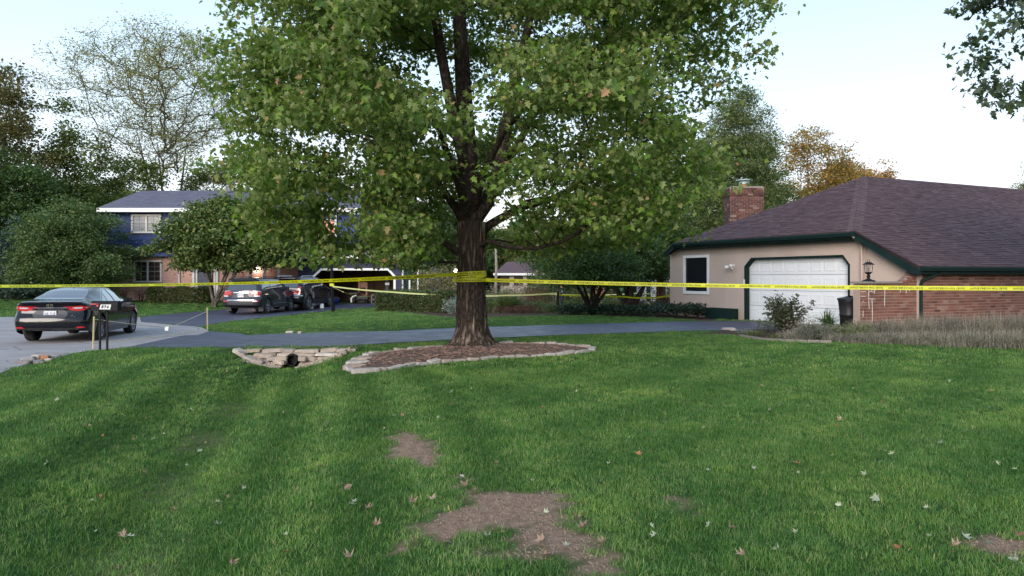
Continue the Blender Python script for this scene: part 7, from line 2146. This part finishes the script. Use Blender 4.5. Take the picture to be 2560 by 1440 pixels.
class Path:
    """tape centre line with width direction and outward normal along its length"""
    def __init__(s, pts, tilt, facing):
        s.P = [Vector(p) for p in pts]
        s.d = [0]
        for a, b in zip(s.P[:-1], s.P[1:]): s.d.append(s.d[-1] + (b - a).length)
        s.tilt = tilt; s.face = facing
    def at(s, u):
        u = max(0, min(s.d[-1] - 1e-5, u)); i = int(np.searchsorted(s.d, u, 'right')) - 1; i = min(i, len(s.P) - 2)
        f = (u - s.d[i]) / (s.d[i + 1] - s.d[i]); p = s.P[i].lerp(s.P[i + 1], f)
        # smooth tangent
        t0 = (s.P[i + 1] - s.P[i]).normalized()
        if f > .5 and i + 2 < len(s.P): t0 = t0.lerp((s.P[i + 2] - s.P[i + 1]).normalized(), (f - .5)).normalized()
        if f <= .5 and i > 0: t0 = t0.lerp((s.P[i] - s.P[i - 1]).normalized(), (.5 - f)).normalized()
        fc = s.face(p) if callable(s.face) else s.face
        nrm = (fc - t0 * fc.dot(t0)).normalized(); w = nrm.cross(t0).normalized()
        if w.z < 0: w = -w
        a = s.tilt(u / s.d[-1]) if callable(s.tilt) else s.tilt
        w2 = w * math.cos(a) + nrm * math.sin(a); n2 = nrm * math.cos(a) - w * math.sin(a)
        return p, t0, w2, n2

def ribbon(path, width, material, parent, name='ribbon', step=.12, wf=None):
    L = path.d[-1]; n = max(2, int(L / step)); vs = []; fs = []
    for i in range(n + 1):
        u = L * i / n; p, t0, w, nn = path.at(u); hw = width / 2 * (wf(u / L) if wf else 1)
        cup = nn * .002 * math.sin(u * 3)
        vs += [p - w * hw, p + cup, p + w * hw]
    for i in range(n): b = i * 3; fs += [(b, b + 3, b + 4, b + 1), (b + 1, b + 4, b + 5, b + 2)]
    return MB().add(vs, fs).build(name, material, parent)

def letter_path(path, parent, u0, u1, period=.65, flip=True, squash=1.0, off=.0025, reverse=False):
    vs = []; fs = []; u = u0; L = period * .86; sc = L / TW
    xm = min(v[0] for v in TXTV)
    while u + L < u1:
        b = len(vs)
        for v in TXTV:
            a = (v[0] - xm) * sc
            p, t0, w, nn = path.at(u + a if not reverse else u + L - a)
            y_ = v[1] * (-1 if flip else 1) * squash
            vs.append(p + w * y_ + nn * off)
        fs += [tuple(i + b for i in f) for f in TXTF]; u += period
    MB().add(vs, fs).build('lettering', M_INK, parent, label=None)

zt_ = lambda py, Y: EYE - (py - HY) / FP * Y
tape = thing('police_tape', 'long yellow police line tape wrapped round the big maple trunk and crossing the whole view', 'barrier tape', (TX, TY, 1.4))
# right-hand span
Rt = .335
def sag(a, b, s, n=24):
    a, b = Vector(a), Vector(b); out = []
    for i in range(n + 1):
        f = i / n; p = a.lerp(b, f); p.z -= s * 4 * f * (1 - f); out.append(p)
    return out
xr_e = 13.2
right0 = (TX + Rt - .01, TY - .10, zt_(700, TY - .1)); dirr = Vector((.94, -.345, 0)).normalized()
p1 = Vector((right0[0], right0[1], 0)) + dirr * 11.6
rp = Path(sag(right0, (p1.x, p1.y, zt_(721.5, p1.y)), .05), 0.0, Vector((-.3, -1, 0)))
ribbon(rp, .076, M_TAPE, tape, wf=lambda f: 1.0)
letter_path(rp, tape, .12, 11.5, .655)
# left-hand span, folding over towards its far end
left0 = Vector((TX - Rt + .02, TY - .12, zt_(686, TY))); dirl = Vector((-.69, -.722, 0)).normalized()
pl1 = Vector((left0.x, left0.y, 0)) + dirl * 9.3
lp_ = Path(sag((pl1.x, pl1.y, zt_(715.5, pl1.y)), left0, .07), lambda f: -(1 - sstep(.35, 1.0, f)) * math.radians(56) - .08, Vector((.7, -.72, 0)))
ribbon(lp_, .076, M_TAPE, tape)
letter_path(lp_, tape, .25, lp_.d[-1] - .1, .655)
# wraps round the trunk
def wrap(z0, z1, a0, a1, name='wrap'):
    pts = []
    for i in range(41):
        f = i / 40; a = a0 + (a1 - a0) * f; z = z0 + (z1 - z0) * f
        pts.append((TX + Rt * math.cos(a), TY + Rt * math.sin(a), z))
    pth = Path(pts, .0, lambda p: Vector((p.x - TX, p.y - TY, 0)).normalized())
    ribbon(pth, .074, M_TAPE, tape, name)
    return pth
zA, zB = zt_(700, TY), zt_(685.5, TY)
w1 = wrap(zB, zB + .05, PI * 1.10, PI * 2.02); letter_path(w1, tape, .15, w1.d[-1] - .05, .62, off=.003)
Rt = .341
w2 = wrap(zA + .02, zB - .02, PI * 1.02, PI * 2.0); letter_path(w2, tape, .1, w2.d[-1] - .05, .62, off=.003)
Rt = .347
w3 = wrap(zA - .01, zA, PI * 1.0, PI * 1.92); letter_path(w3, tape, .25, w3.d[-1] - .02, .655, off=.003)
Rt = .338
wrap(zB + .03, zA, 0, PI)
# knot tail ends tucked on the left side
MB().add([(TX - .35, TY - .1, zA + .06), (TX - .33, TY - .12, zA - .02), (TX - .40, TY - .13, zA - .05), (TX - .42, TY - .1, zA + .02)], [(0, 1, 2, 3)]).build('tape_tail', M_TAPE, tape)

# ---- lamp post and the tapes behind
gp_ = G(833, 780); lpx, lpy = gp_.x, gp_.y
post = thing('lamp_post', 'black square lamp post on the neighbour lawn edge with yellow tape tied round it', 'lamp post', gp_)
top = at(827, 610, lpy)
MB().tube([(lpx, lpy, gp_.z - .1), (top.x, lpy, top.z)], .075, 4).tube([(lpx, lpy, gp_.z - .05), (lpx - .01, lpy, gp_.z + .45)], .10, 4).build('post', M_BLACK, post)
b = MB().box((top.x, lpy, top.z + .02), (.24, .24, .03)).box((top.x, lpy, top.z + .36), (.28, .28, .03)).lathe((top.x, lpy, top.z + .375), [(.19, 0), (.03, .12)], 4)
for a in (-1, 1):
    for c_ in (-1, 1): b.box((top.x + a * .10, lpy + c_ * .10, top.z + .19), (.018, .018, .34))
b.build('lantern_frame', M_BLACK, post)
MB().box((top.x, lpy, top.z + .19), (.17, .17, .30)).build('lantern_glass', M_CGLASS, post)

def back_tape(label, pts, width, material, tilt=.0, sagv=.0):
    P = []
    for a, b_ in zip(pts[:-1], pts[1:]):
        P += sag(at(*a), at(*b_), sagv, 10)[:-1]
    P.append(at(*pts[-1]))
    th = thing('police_tape', label, 'barrier tape', P[0])
    pth = Path(P, tilt, Vector((0, -1, .05)))
    ribbon(pth, width, material, th, step=.25)
    return th, pth
Yp = lpy
th, pth = back_tape('pale tape running level from the lamp post past behind the maple trunk', [(831, 716, Yp - .1), (985, 730.5, 35), (1150, 738, 34.2), (1262, 738.5, 34), (1398, 732, 34)], .075, M_TAPEP, .5, .03)
th, pth = back_tape('slack loop of tape drooping from the lamp post in front of the open garage', [(833, 718, Yp - .1), (858, 730, 36.5), (892, 742, 37.5), (925, 741, 38), (952, 731, 38.5)], .05, M_TAPEP, .9, .0)
MB().box((lpx - .06, lpy, zt_(712, lpy)), (.20, .20, .13)).build('tape_loop', M_TAPE, post, label='yellow tape wound round the lamp post')
th, pth = back_tape('yellow tape from the short black post behind the shrub trees to the stucco corner', [(1398, 737, 34), (1500, 737.5, 34.6), (1560, 741, 35), (1610, 744, 34.5), (1676, 738.5, 31.6)], .07, M_TAPE, .35, .04)
th, pth = back_tape('thin far tape strung beyond the garden beds', [(1262, 731, 47), (1330, 733.5, 47), (1395, 735, 47), (1470, 738, 46), (1590, 733, 46), (1700, 735, 46)], .06, M_TAPEP, .3, .03)
g = Vector(((1395 - 1280) / FP * 34, 34, hz1((1395 - 1280) / FP * 34, 34)))
MB().box((g.x, g.y, (zt_(728, 34) + g.z) / 2 - .05), (.10, .10, zt_(728, 34) - g.z + .1)).build('short_post', M_BLACK, None, label='short black post where two tapes meet, left of the multi-stemmed shrub tree', cat='post')

# ---- mailbox
g = G(258, 877)
mbx = thing('mailbox', 'black mailbox numbered 896 on two thin black posts', 'mailbox', g)
Ym = g.y
pm = MB()
for px in (250, 268): p = at(px, 775, Ym); q = G(px, 877); pm.box((p.x, Ym, (p.z + q.z) / 2 - .03), (.038, .038, p.z - q.z + .1))
pc = at(259, 775, Ym)
pm.tube([at(252, 781, Ym), at(266, 845, Ym)], .007, 4)
pm.box((pc.x, Ym, pc.z + .0), (.30, .14, .025))
pm.build('post', M_BLACK, mbx)
sc = MB()
for k in range(2):
    cc = at(262, 838 + 8 * k, Ym); R = .035 - .01 * k
    sc.tube([cc + Vector((R * math.cos(a), -.01, R * math.sin(a))) for a in np.linspace(0, 5.2, 12)], .006, 4)
sc.build('scroll', M_BLACK, mbx)
bl, br_ = at(232, 776, Ym), at(300, 752, Ym); Lx = br_.x - bl.x; H_ = br_.z - bl.z
cxm = (bl.x + br_.x) / 2; n = 12; prof = [(-.09, 0)] + [(-.09 * math.cos(a), H_ - .09 + .09 * math.sin(a)) for a in np.linspace(0, PI, n)] + [(.09, 0)]
bd = MB().prism([(bl.x, Ym + a, bl.z + z) for a, z in prof], (Lx - .04, 0, 0))
bd.build('box', M_BLACK, mbx)
MB().prism([(bl.x + Lx - .04, Ym + a * 1.05, bl.z + z * 1.02 - .004) for a, z in prof], (.03, 0, 0)).build('door', M_BLACK, mbx)
npl = MB().prism([(bl.x + .205, Ym - .096, bl.z + .028), (bl.x + .450, Ym - .096, bl.z + .028), (bl.x + .475, Ym - .096, bl.z + .138), (bl.x + .235, Ym - .096, bl.z + .138)], (0, .005, 0)).build('number_plate', M_WHITE, mbx)
vs, fs = text_geo('896', .115, bold=.003); s_ = .19 / (max(v[0] for v in vs) - min(v[0] for v in vs))
MB().add([(bl.x + .340 + v[0] * s_ + v[1] * .2, Ym - .0985, bl.z + .083 + v[1]) for v in vs], fs).build('lettering', M_BLACK, npl)
fl = MB().box((bl.x + .095, Ym - .105, bl.z + .150), (.15, .012, .030)).box((bl.x + .165, Ym - .105, bl.z + .125), (.045, .012, .07)).lathe((bl.x + .03, Ym - .105, bl.z + .150), [(.022, -.008), (.022, .008)], 10, 'Y')
fl.build('flag', mat('flag_red', (0.45, 0.04, 0.05), None, 9, .5), mbx)

# ---- survey stakes with string
M_WOODY = mat('stake_wood', (0.60, 0.50, 0.30), (0.50, 0.40, 0.22), 20, .8); M_STRING = mat('string', (0.66, 0.62, 0.40), None, 9, .8)
S1, S2 = G(232, 873), G(519, 830)
top1, top2 = at(235, 791, S1.y - .0), at(518, 769, S2.y)
for (a, b_, lb) in ((S1, top1, 'pale wooden stake just left of the mailbox posts'), (S2, top2, 'pale wooden stake at the corner between the two driveways')):
    st = MB().tube([a - Vector((0, 0, .1)), b_], .020, 4)
    o = st.build('wooden_stake', M_WOODY, None, label=lb, cat='stake', group='stakes holding the string')
sx = MB()
A1, B1 = at(236, 798, S1.y), at(518, 778, S2.y); M1 = at(400, 817, (S1.y + S2.y) / 2 - .2); M2 = at(434, 815, (S1.y + S2.y) / 2 + .2)
A2, B2 = at(233, 859, S1.y), at(518, 823, S2.y)
o = MB().tube([A1, A1.lerp(M1, .5) + Vector((0, 0, -.015)), M1, M2, M2.lerp(B1, .5) + Vector((0, 0, -.01)), B1], .009, 4).build('string', M_STRING, None, label='upper sagging string strung between the two wooden stakes', cat='string')
o = MB().tube([A2, A2.lerp(B2, .5) + Vector((0, 0, -.03)), B2], .011, 4).build('string', M_STRING, None, label='lower string strung near the ground between the two wooden stakes', cat='string')
pc_ = M1.lerp(M2, .5)
MB().prism([pc_ + Vector((-.05, -.01, -.02)), pc_ + Vector((.05, -.01, .0)), pc_ + Vector((.04, -.02, -.12)), pc_ + Vector((-.05, -.02, -.11))], (0, .004, 0)).build('paper_tag', M_WHITE, None, label='small white paper tag hanging from the upper string', cat='tag')

# ---- third house far behind, pale barn at the right, small lamp
H3 = thing('far_house', 'low far house with a purple-brown roof seen right of the maple trunk', 'house', (0, 75, -.6))
Y3 = 75; a = at(1246, 683, Y3 - 1); b_ = at(1352, 683, Y3 - 1); zr_ = at(0, 654, Y3 + 3.5).z
MB().prism([(a.x - .4, Y3 - 1, a.z), (b_.x, Y3 - 1, a.z), (b_.x, Y3 + 3.5, zr_), (a.x + .8, Y3 + 3.5, zr_)], (0, 0, -.15)).build('roof', mat('purple_roof', (0.115, 0.070, 0.080), (0.090, 0.056, 0.064), 8, .9), H3)
MB().box(((a.x + b_.x) / 2, Y3 - 1.05, a.z - .10), (b_.x - a.x + 1, .1, .22)).build('gutter', M_WHITE, H3)
MB().box(((a.x + b_.x) / 2, Y3 + 1.4, (a.z - .8) / 2), (b_.x - a.x - .4, 4, a.z + .6)).build('wall', mat('cream_wall', (0.46, 0.40, 0.33), (0.40, 0.35, 0.29), 2, .9), H3)
for px in (1262, 1296, 1330):
    p = at(px, 700, Y3 - .65); MB().box((p.x, Y3 - .63, p.z), (.9, .06, 1.1)).build('window', M_DPANE, H3)
BN = thing('barn', 'pale grey outbuilding behind the reddish tree trunk', 'building', (11, 62, -.6))
a = at(1612, 700, 62); b_ = at(1700, 700, 62)
MB().box(((a.x + b_.x) / 2, 64, .9), (b_.x - a.x, 4, 3.2)).build('wall', mat('pale_siding', (0.30, 0.31, 0.36), (0.26, 0.27, 0.32), 2, .8, stretch=(1, 1, 4)), BN)
MB().prism([(a.x - .3, 61.7, 2.4), (b_.x + .3, 61.7, 2.4), (b_.x + .3, 64, 3.4), (a.x - .3, 64, 3.4)], (0, 0, -.1)).prism([(a.x - .3, 66.3, 2.4), (b_.x + .3, 66.3, 2.4), (b_.x + .3, 64, 3.4), (a.x - .3, 64, 3.4)], (0, 0, -.1)).build('roof', mat('grey_metal', (0.22, 0.22, 0.24)), BN)
for px, w in ((1621, .35), (1655, .6)):
    p = at(px, 728, 61.95); MB().box((p.x, 61.97, p.z), (w, .05, 1.6)).build('door', M_DARKGLASS, BN)
p = at(1139, 677, 50)
gl_ = thing('garden_lamp', 'small lit lamp on a thin post just left of the maple trunk', 'lamp', (p.x, 50, -.5))
MB().tube([(p.x, 50, -.6), (p.x, 50, p.z - .1)], .04, 6).build('post', M_BLACK, gl_)
MB().lathe((p.x, 50, p.z), [(.05, -.11), (.10, -.05), (.10, .05), (.05, .11)], 10).build('globe', M_GLOW, gl_, smooth=True)
for px, y0, y1, w, lb in ((1238, 560, 700, .16, 'bare pale tree stem left of the far house roof'), (1341, 560, 672, .22, 'bare pale birch stem right of the far house roof')):
    q = at(px, y0, 70); r_ = at(px, y1, 70)
    th = thing('bare_tree', lb, 'tree', (q.x, 70, -.6)); MB().tube([(q.x, 70, -.7), (q.x + .1, 70, 2.5), (q.x, 70, q.z)], [w, w * .8, w * .6], 6).build('trunk', mat('birch', (0.34, 0.30, 0.26), (0.20, 0.17, 0.15), 14, .9), th)
for px, y0, y1, lb in ((1045, 667, 745, 'thin pale garden post right of the garage'), (1024, 700, 742, 'second thin pale post beside the vine-clad shrub')):
    q, r_ = at(px, y0, 43), at(px, y1, 43); MB().box((q.x, 43, (q.z + r_.z) / 2 - .1), (.09, .09, q.z - r_.z + .2)).build('garden_post', M_TRIM, None, label=lb, cat='post')

# ---- things in and before the open garage
def gpt(px, py, Y): return at(px, py, Y)
zf = -.07
c0 = at(890, 752, 47.6)
tm = thing('lawn_mower', 'small tractor mower with white front fender inside the open garage', 'mower', (c0.x, 47.6, zf))
w = at(888, 750, 47.6)
MB().lathe((w.x - .05, 47.5, zf + .24), [(.10, -.09), (.24, -.08), (.24, .08), (.10, .09)], 16, 'X').lathe((w.x + .55, 47.8, zf + .20), [(.08, -.07), (.20, -.06), (.20, .06), (.08, .07)], 16, 'X').build('wheel', M_TYRE, tm)
fpts = [(w.x - .18, 47.35 + .0, zf + .10), (w.x - .20, 47.35, zf + .34), (w.x - .06, 47.35, zf + .48), (w.x + .12, 47.35, zf + .52)]
MB().tube(fpts, .055, 6).build('fender', M_WHITE, tm)
MB().box((w.x + .35, 47.75, zf + .40), (.9, .5, .22)).box((w.x - .1, 47.75, zf + .66), (.55, .42, .10)).build('bonnet', M_PLAST, tm)
MB().tube([(w.x + .2, 47.7, zf + .5), (w.x + .28, 47.7, zf + .9)], .03, 6).build('steering_column', M_BLACK, tm)
ca = at(907, 745, 48.2)
ct = thing('wooden_cart', 'brown wooden upright frame standing beside the mower in the garage', 'cart', (ca.x, 48.2, zf))
M_WB = mat('brown_wood', (0.22, 0.11, 0.06), (0.15, 0.075, 0.045), 6, .7)
MB().box((ca.x - .22, 48.2, zf + .72), (.12, .10, 1.45)).box((ca.x + .24, 48.2, zf + .66), (.12, .10, 1.3)).build('upright', M_WB, ct)
MB().box((ca.x, 48.22, zf + 1.18), (.55, .08, .35)).box((ca.x, 48.22, zf + .5), (.5, .08, .16)).build('cross_board', M_WB, ct)
MB().box((ca.x + .05, 48.0, zf + .18), (.6, .5, .2)).build('base', M_PLAST, ct)
cr_ = at(940, 752, 47.2)
cg = thing('wire_crate', 'dark wire-sided crate at the right inside the garage', 'crate', (cr_.x, 47.2, zf))
b = MB()
for dx in (-.24, 0, .24):
    for dy in (-.2, .2): b.box((cr_.x + dx, 47.2 + dy, zf + .30), (.04, .04, .60))
for z in (.03, .30, .58): b.box((cr_.x, 47.0, zf + z), (.52, .04, .04)).box((cr_.x, 47.4, zf + z), (.52, .04, .04)).box((cr_.x - .24, 47.2, zf + z), (.04, .4, .04)).box((cr_.x + .24, 47.2, zf + z), (.04, .4, .04))
b.build('frame', M_MUNT, cg); MB().box((cr_.x, 47.2, zf + .28), (.42, .34, .44)).build('contents', M_BLACK, cg)
q = at(963, 735, 47.5); hr = thing('water_heater', 'dark tank with a pale label at the right side of the garage', 'tank', (q.x, 48.5, zf))
MB().lathe((q.x, 48.5, zf), [(.22, 0), (.23, .02), (.23, 1.5), (.15, 1.56), (.04, 1.58), (.04, 2.2)], 16).build('tank', M_PLAST, hr, smooth=True)
MB().box((q.x, 48.26, 1.18), (.26, .02, .15)).build('label', M_TRIM, hr)
g = G(840, 767); bk = at(840, 757, 45.4)
bu = thing('bucket', 'blue bucket on the drive before the open garage', 'bucket', (bk.x, 45.4, hz1(bk.x, 45.4) + .02))
M_BB = mat('bucket_blue', (0.015, 0.07, 0.32), None, 9, .5)
MB().lathe((bk.x, 45.4, hz1(bk.x, 45.4) + .02), [(.14, 0), (.18, .32), (.19, .33), (.17, .33), (.13, .03)], 16).build('pail', M_BB, bu, smooth=True)
MB().tube([(bk.x + .18 * math.cos(a), 45.4, hz1(bk.x, 45.4) + .35 + .10 * math.sin(a)) for a in np.linspace(0, PI, 9)], .008, 4).build('handle', M_MUNT, bu)
for i, (px, py) in enumerate([(778, 765), (805, 763.5)]):
    g = at(px, py, 41.5 + .5 * i); z = hz1(g.x, g.y) + .03
    MB().add([(g.x - .10, g.y - .08, z), (g.x + .10, g.y - .08, z), (g.x + .10, g.y + .08, z), (g.x - .10, g.y + .08, z), (g.x - .08, g.y, z + .24), (g.x + .08, g.y, z + .24)], [(0, 1, 5, 4), (2, 3, 4, 5), (0, 4, 3), (1, 2, 5)]).build('evidence_marker', M_WHITE, None, label=['white folded marker behind the rear wheel of the far SUV', 'smaller white folded marker near the front wheel of the far SUV'][i], cat='marker')
# white round thing beyond the sedan roof
p = at(188, 707, 48); sg = thing('globe_lamp', 'white globe on a short post beyond the sedan roof', 'lamp', (p.x, 48, 0))
MB().tube([(p.x, 48, 0), (p.x, 48, p.z - .1)], .03, 6).build('post', M_BLACK, sg); MB().lathe((p.x, 48, p.z), [(.05, -.15), (.11, -.10), (.13, 0), (.10, .10), (.03, .14)], 12).build('globe', M_WHITE, sg, smooth=True)
# second car roof just showing beyond the sedan (dark curved top)
# terracotta pot behind the shrub tree
p = at(1497, 727, 48); pt_ = thing('garden_pot', 'round terracotta pot behind the multi-stemmed shrub tree', 'pot', (p.x, 48, p.z - .4))
MB().lathe((p.x, 48, p.z - .35), [(.18, 0), (.36, .15), (.42, .35), (.38, .55), (.28, .66), (.32, .70), (.32, .73), (.26, .70)], 18).build('pot', mat('terracotta', (0.42, 0.20, 0.12), (0.34, 0.15, 0.09), 9, .85), pt_, smooth=True)
MB().lathe((p.x, 48, p.z - 1.0), [(.22, 0), (.22, .64)], 14).build('pedestal', M_STONECAP, pt_)
# ------------------------------------------------------------------ two officers standing beyond the garden beds
M_SKIN = mat('skin', (0.46, 0.27, 0.20), (0.42, 0.24, 0.18), 9, .6); M_UNI = mat('navy_uniform', (0.012, 0.014, 0.028), (0.018, 0.020, 0.036), 6, .85); M_HAIR = mat('dark_hair', (0.03, 0.02, 0.015), None, 40, .8)
def skin_mesh(name, pts, edges, rad, material, parent, sub=2):
    me = bpy.data.meshes.new(name); me.from_pydata([tuple(p) for p in pts], edges, []); o = bpy.data.objects.new(name, me); link(o, parent)
    md = o.modifiers.new('Skin', 'SKIN'); md.use_smooth_shade = True
    for i, r in enumerate(rad): me.skin_vertices[0].data[i].radius = r if isinstance(r, tuple) else (r, r)
    me.skin_vertices[0].data[0].use_root = True
    s = o.modifiers.new('Sub', 'SUBSURF'); s.levels = sub; s.render_levels = sub
    dg = bpy.context.evaluated_depsgraph_get(); m2 = bpy.data.meshes.new_from_object(o.evaluated_get(dg)); o.modifiers.clear(); o.data = m2
    m2.materials.clear(); m2.materials.append(material)
    m2.polygons.foreach_set('use_smooth', [True] * len(m2.polygons))
    return o
def hand(parent, w, d, up, s=1.0):
    """palm and five bent fingers at wrist w, pointing along d"""
    d = d.normalized(); sd_ = d.cross(up).normalized(); nn = sd_.cross(d)
    pts = [w]; ed = []; rad = [.026 * s]
    pts.append(w + d * .05 * s); ed.append((0, 1)); rad.append((.040 * s, .018 * s))
    for k, (off, ln) in enumerate(((-.030, .075), (-.010, .085), (.010, .080), (.030, .062))):
        a = len(pts); pts.append(w + d * .085 * s + sd_ * off * s); ed.append((1, a)); rad.append(.0125 * s)
        pts.append(pts[a] + (d + nn * .25).normalized() * ln * .5 * s); ed.append((a, a + 1)); rad.append(.010 * s)
        pts.append(pts[a + 1] + (d + nn * 1.0).normalized() * ln * .45 * s); ed.append((a + 1, a + 2)); rad.append(.008 * s)
    a = len(pts); pts.append(w + d * .03 * s - sd_ * .045 * s); ed.append((0, a)); rad.append(.014 * s)
    pts.append(pts[a] + (d * .8 - sd_ * .5 + nn * .3).normalized() * .045 * s); ed.append((a, a + 1)); rad.append(.011 * s)
    skin_mesh('hand', pts, ed, rad, M_SKIN, parent, 1)
def person(label, base, face, armL, armR, phone=False):
    """base: feet position; face: heading angle; arms: list of (elbow, wrist) in the body frame (x right, y forward, z up)"""
    root = thing('person', label, 'person', base, face)
    V = Vector
    # one continuous figure: legs, trunk, arms
    P = [V((0, 0, .93)), V((0, .0, 1.10)), V((0, -.01, 1.30)), V((0, -.01, 1.45)), V((0, .0, 1.53)),
         V((-.10, 0, .88)), V((-.115, .02, .50)), V((-.12, -.02, .10)), V((-.13, .10, .045)),
         V((.10, 0, .88)), V((.125, .03, .50)), V((.14, 0, .10)), V((.16, .12, .045)),
         V((-.19, -.01, 1.42)), armL[0], armL[1], V((.19, -.01, 1.42)), armR[0], armR[1]]
    E = [(0, 1), (1, 2), (2, 3), (3, 4), (0, 5), (5, 6), (6, 7), (7, 8), (0, 9), (9, 10), (10, 11), (11, 12), (3, 13), (13, 14), (14, 15), (3, 16), (16, 17), (17, 18)]
    Rr = [(.165, .125), (.150, .115), (.175, .125), (.13, .10), .058, (.105, .11), (.072, .075), (.052, .055), (.045, .035), (.105, .11), (.072, .075), (.052, .055), (.045, .035), (.075, .07), .050, .034, (.075, .07), .050, .034]
    for p in P[:4]: pass
    skin_mesh('body', P, E, Rr, M_UNI, root, 2)
    # head: lofted skull with brow, nose, chin
    hd = MB(); c = V((0, .02, 1.655)); n = 18; m = 14; vs = []
    for i in range(m + 1):
        th_ = PI * i / m; z = math.cos(th_) * .125
        for k in range(n):
            a = 2 * PI * k / n; rx, ry = .078, .098
            q = math.sin(th_) ** .85
            if z < -.02: q *= 1 - .22 * ((-z - .02) / .10) ** 1.2
            x, y = rx * q * math.sin(a), ry * q * math.cos(a)
            if abs(a if a < PI else a - 2 * PI) < .25 and -.05 < z < .015: y += .022
            if abs(a if a < PI else a - 2 * PI) < .4 and .015 < z < .04: y += .006
            if abs((a if a < PI else a - 2 * PI)) < .7 and .0 < z < .02 and abs((a if a < PI else a - 2 * PI)) > .25: y -= .008
            vs.append(c + V((x, y, z)))
    fs = [(i * n + k, (i + 1) * n + k, (i + 1) * n + (k + 1) % n, i * n + (k + 1) % n) for i in range(m) for k in range(n)]
    hd.add(vs, fs); hd.tube([V((0, .0, 1.48)), V((0, .01, 1.60))], .055, 10)
    for s_ in (-1, 1): hd.lathe((s_ * .080, .01, 1.655), [(.010, -.004), (.022, .0), (.010, .006)], 8, 'X')
    hd.build('head', M_SKIN, root, local=True, smooth=True)
    hr = MB(); vs2 = []
    for i in range(8):
        th_ = PI * .56 * i / 7
        for k in range(n):
            a = 2 * PI * k / n; f = 1.06; yb = math.cos(a)
            z = math.cos(th_) * .132; 
            if yb > .35: z = max(z, .055)
            vs2.append(c + V((.078 * f * math.sin(th_) ** .85 * math.sin(a), .098 * f * math.sin(th_) ** .85 * math.cos(a) - .004, z)))
    hr.add(vs2, [(i * n + k, (i + 1) * n + k, (i + 1) * n + (k + 1) % n, i * n + (k + 1) % n) for i in range(7) for k in range(n)]).build('hair', M_HAIR, root, local=True, smooth=True)
    ey = MB()
    for s_ in (-1, 1): ey.lathe((s_ * .030, .112, 1.665), [(.002, 0), (.009, -.004), (.002, -.008)], 8, 'Y')
    ey.build('eyes', M_HAIR, root, local=True)
    MB().tube([V((-.024, .112, 1.603)), V((0, .117, 1.601)), V((.024, .112, 1.603))], .004, 4).build('mouth', mat('lip', (0.30, 0.12, 0.10)), root, local=True)
    for (e, w_) in (armL, armR): hand(root, w_, (w_ - e), V((0, 0, 1)) if abs((w_ - e).normalized().z) < .8 else V((0, 1, 0)))
    bt = MB(); 
    for s_ in (0,): bt.lathe((0, .005, 1.0), [(.150, -.025), (.157, -.02), (.157, .02), (.150, .025)], 20)
    bt.build('belt', M_BLACK, root, local=True)
    for s_ in (-1, 1): MB().box((s_ * .245, -.01, 1.32), (.02, .07, .085)).build('shoulder_patch', M_PLATE, root, local=True)
    MB().box((-.07, .125, 1.33), (.045, .02, .055)).build('badge', M_CHROME, root, local=True)
    if phone:
        c_ = (armL[1] + armR[1]) / 2 + V((0, .04, .10)); MB().box(c_, (.075, .012, .15)).build('phone', M_BLACK, root, local=True)
    return root
Yo = 47.0; xo = (1405 - 1280) / FP * Yo
zo = EYE - (772 - HY) / FP * Yo; zo = max(zo, hz1(xo, Yo))
V = Vector
person('officer in dark navy uniform standing side-on in the garden, shoulder patch showing', (xo, Yo, hz1(xo, Yo)), math.radians(80), (V((-.24, .05, 1.14)), V((-.16, .26, 1.10))), (V((.24, .05, 1.14)), V((.15, .27, 1.12))))
xo = (1482 - 1280) / FP * 49.0
person('officer in a dark shirt facing the camera with both hands raised to the face', (xo, 49.0, hz1(xo, 49)), math.radians(180), (V((-.30, .16, 1.20)), V((-.08, .24, 1.55))), (V((.30, .16, 1.20)), V((.08, .24, 1.55))), phone=True)
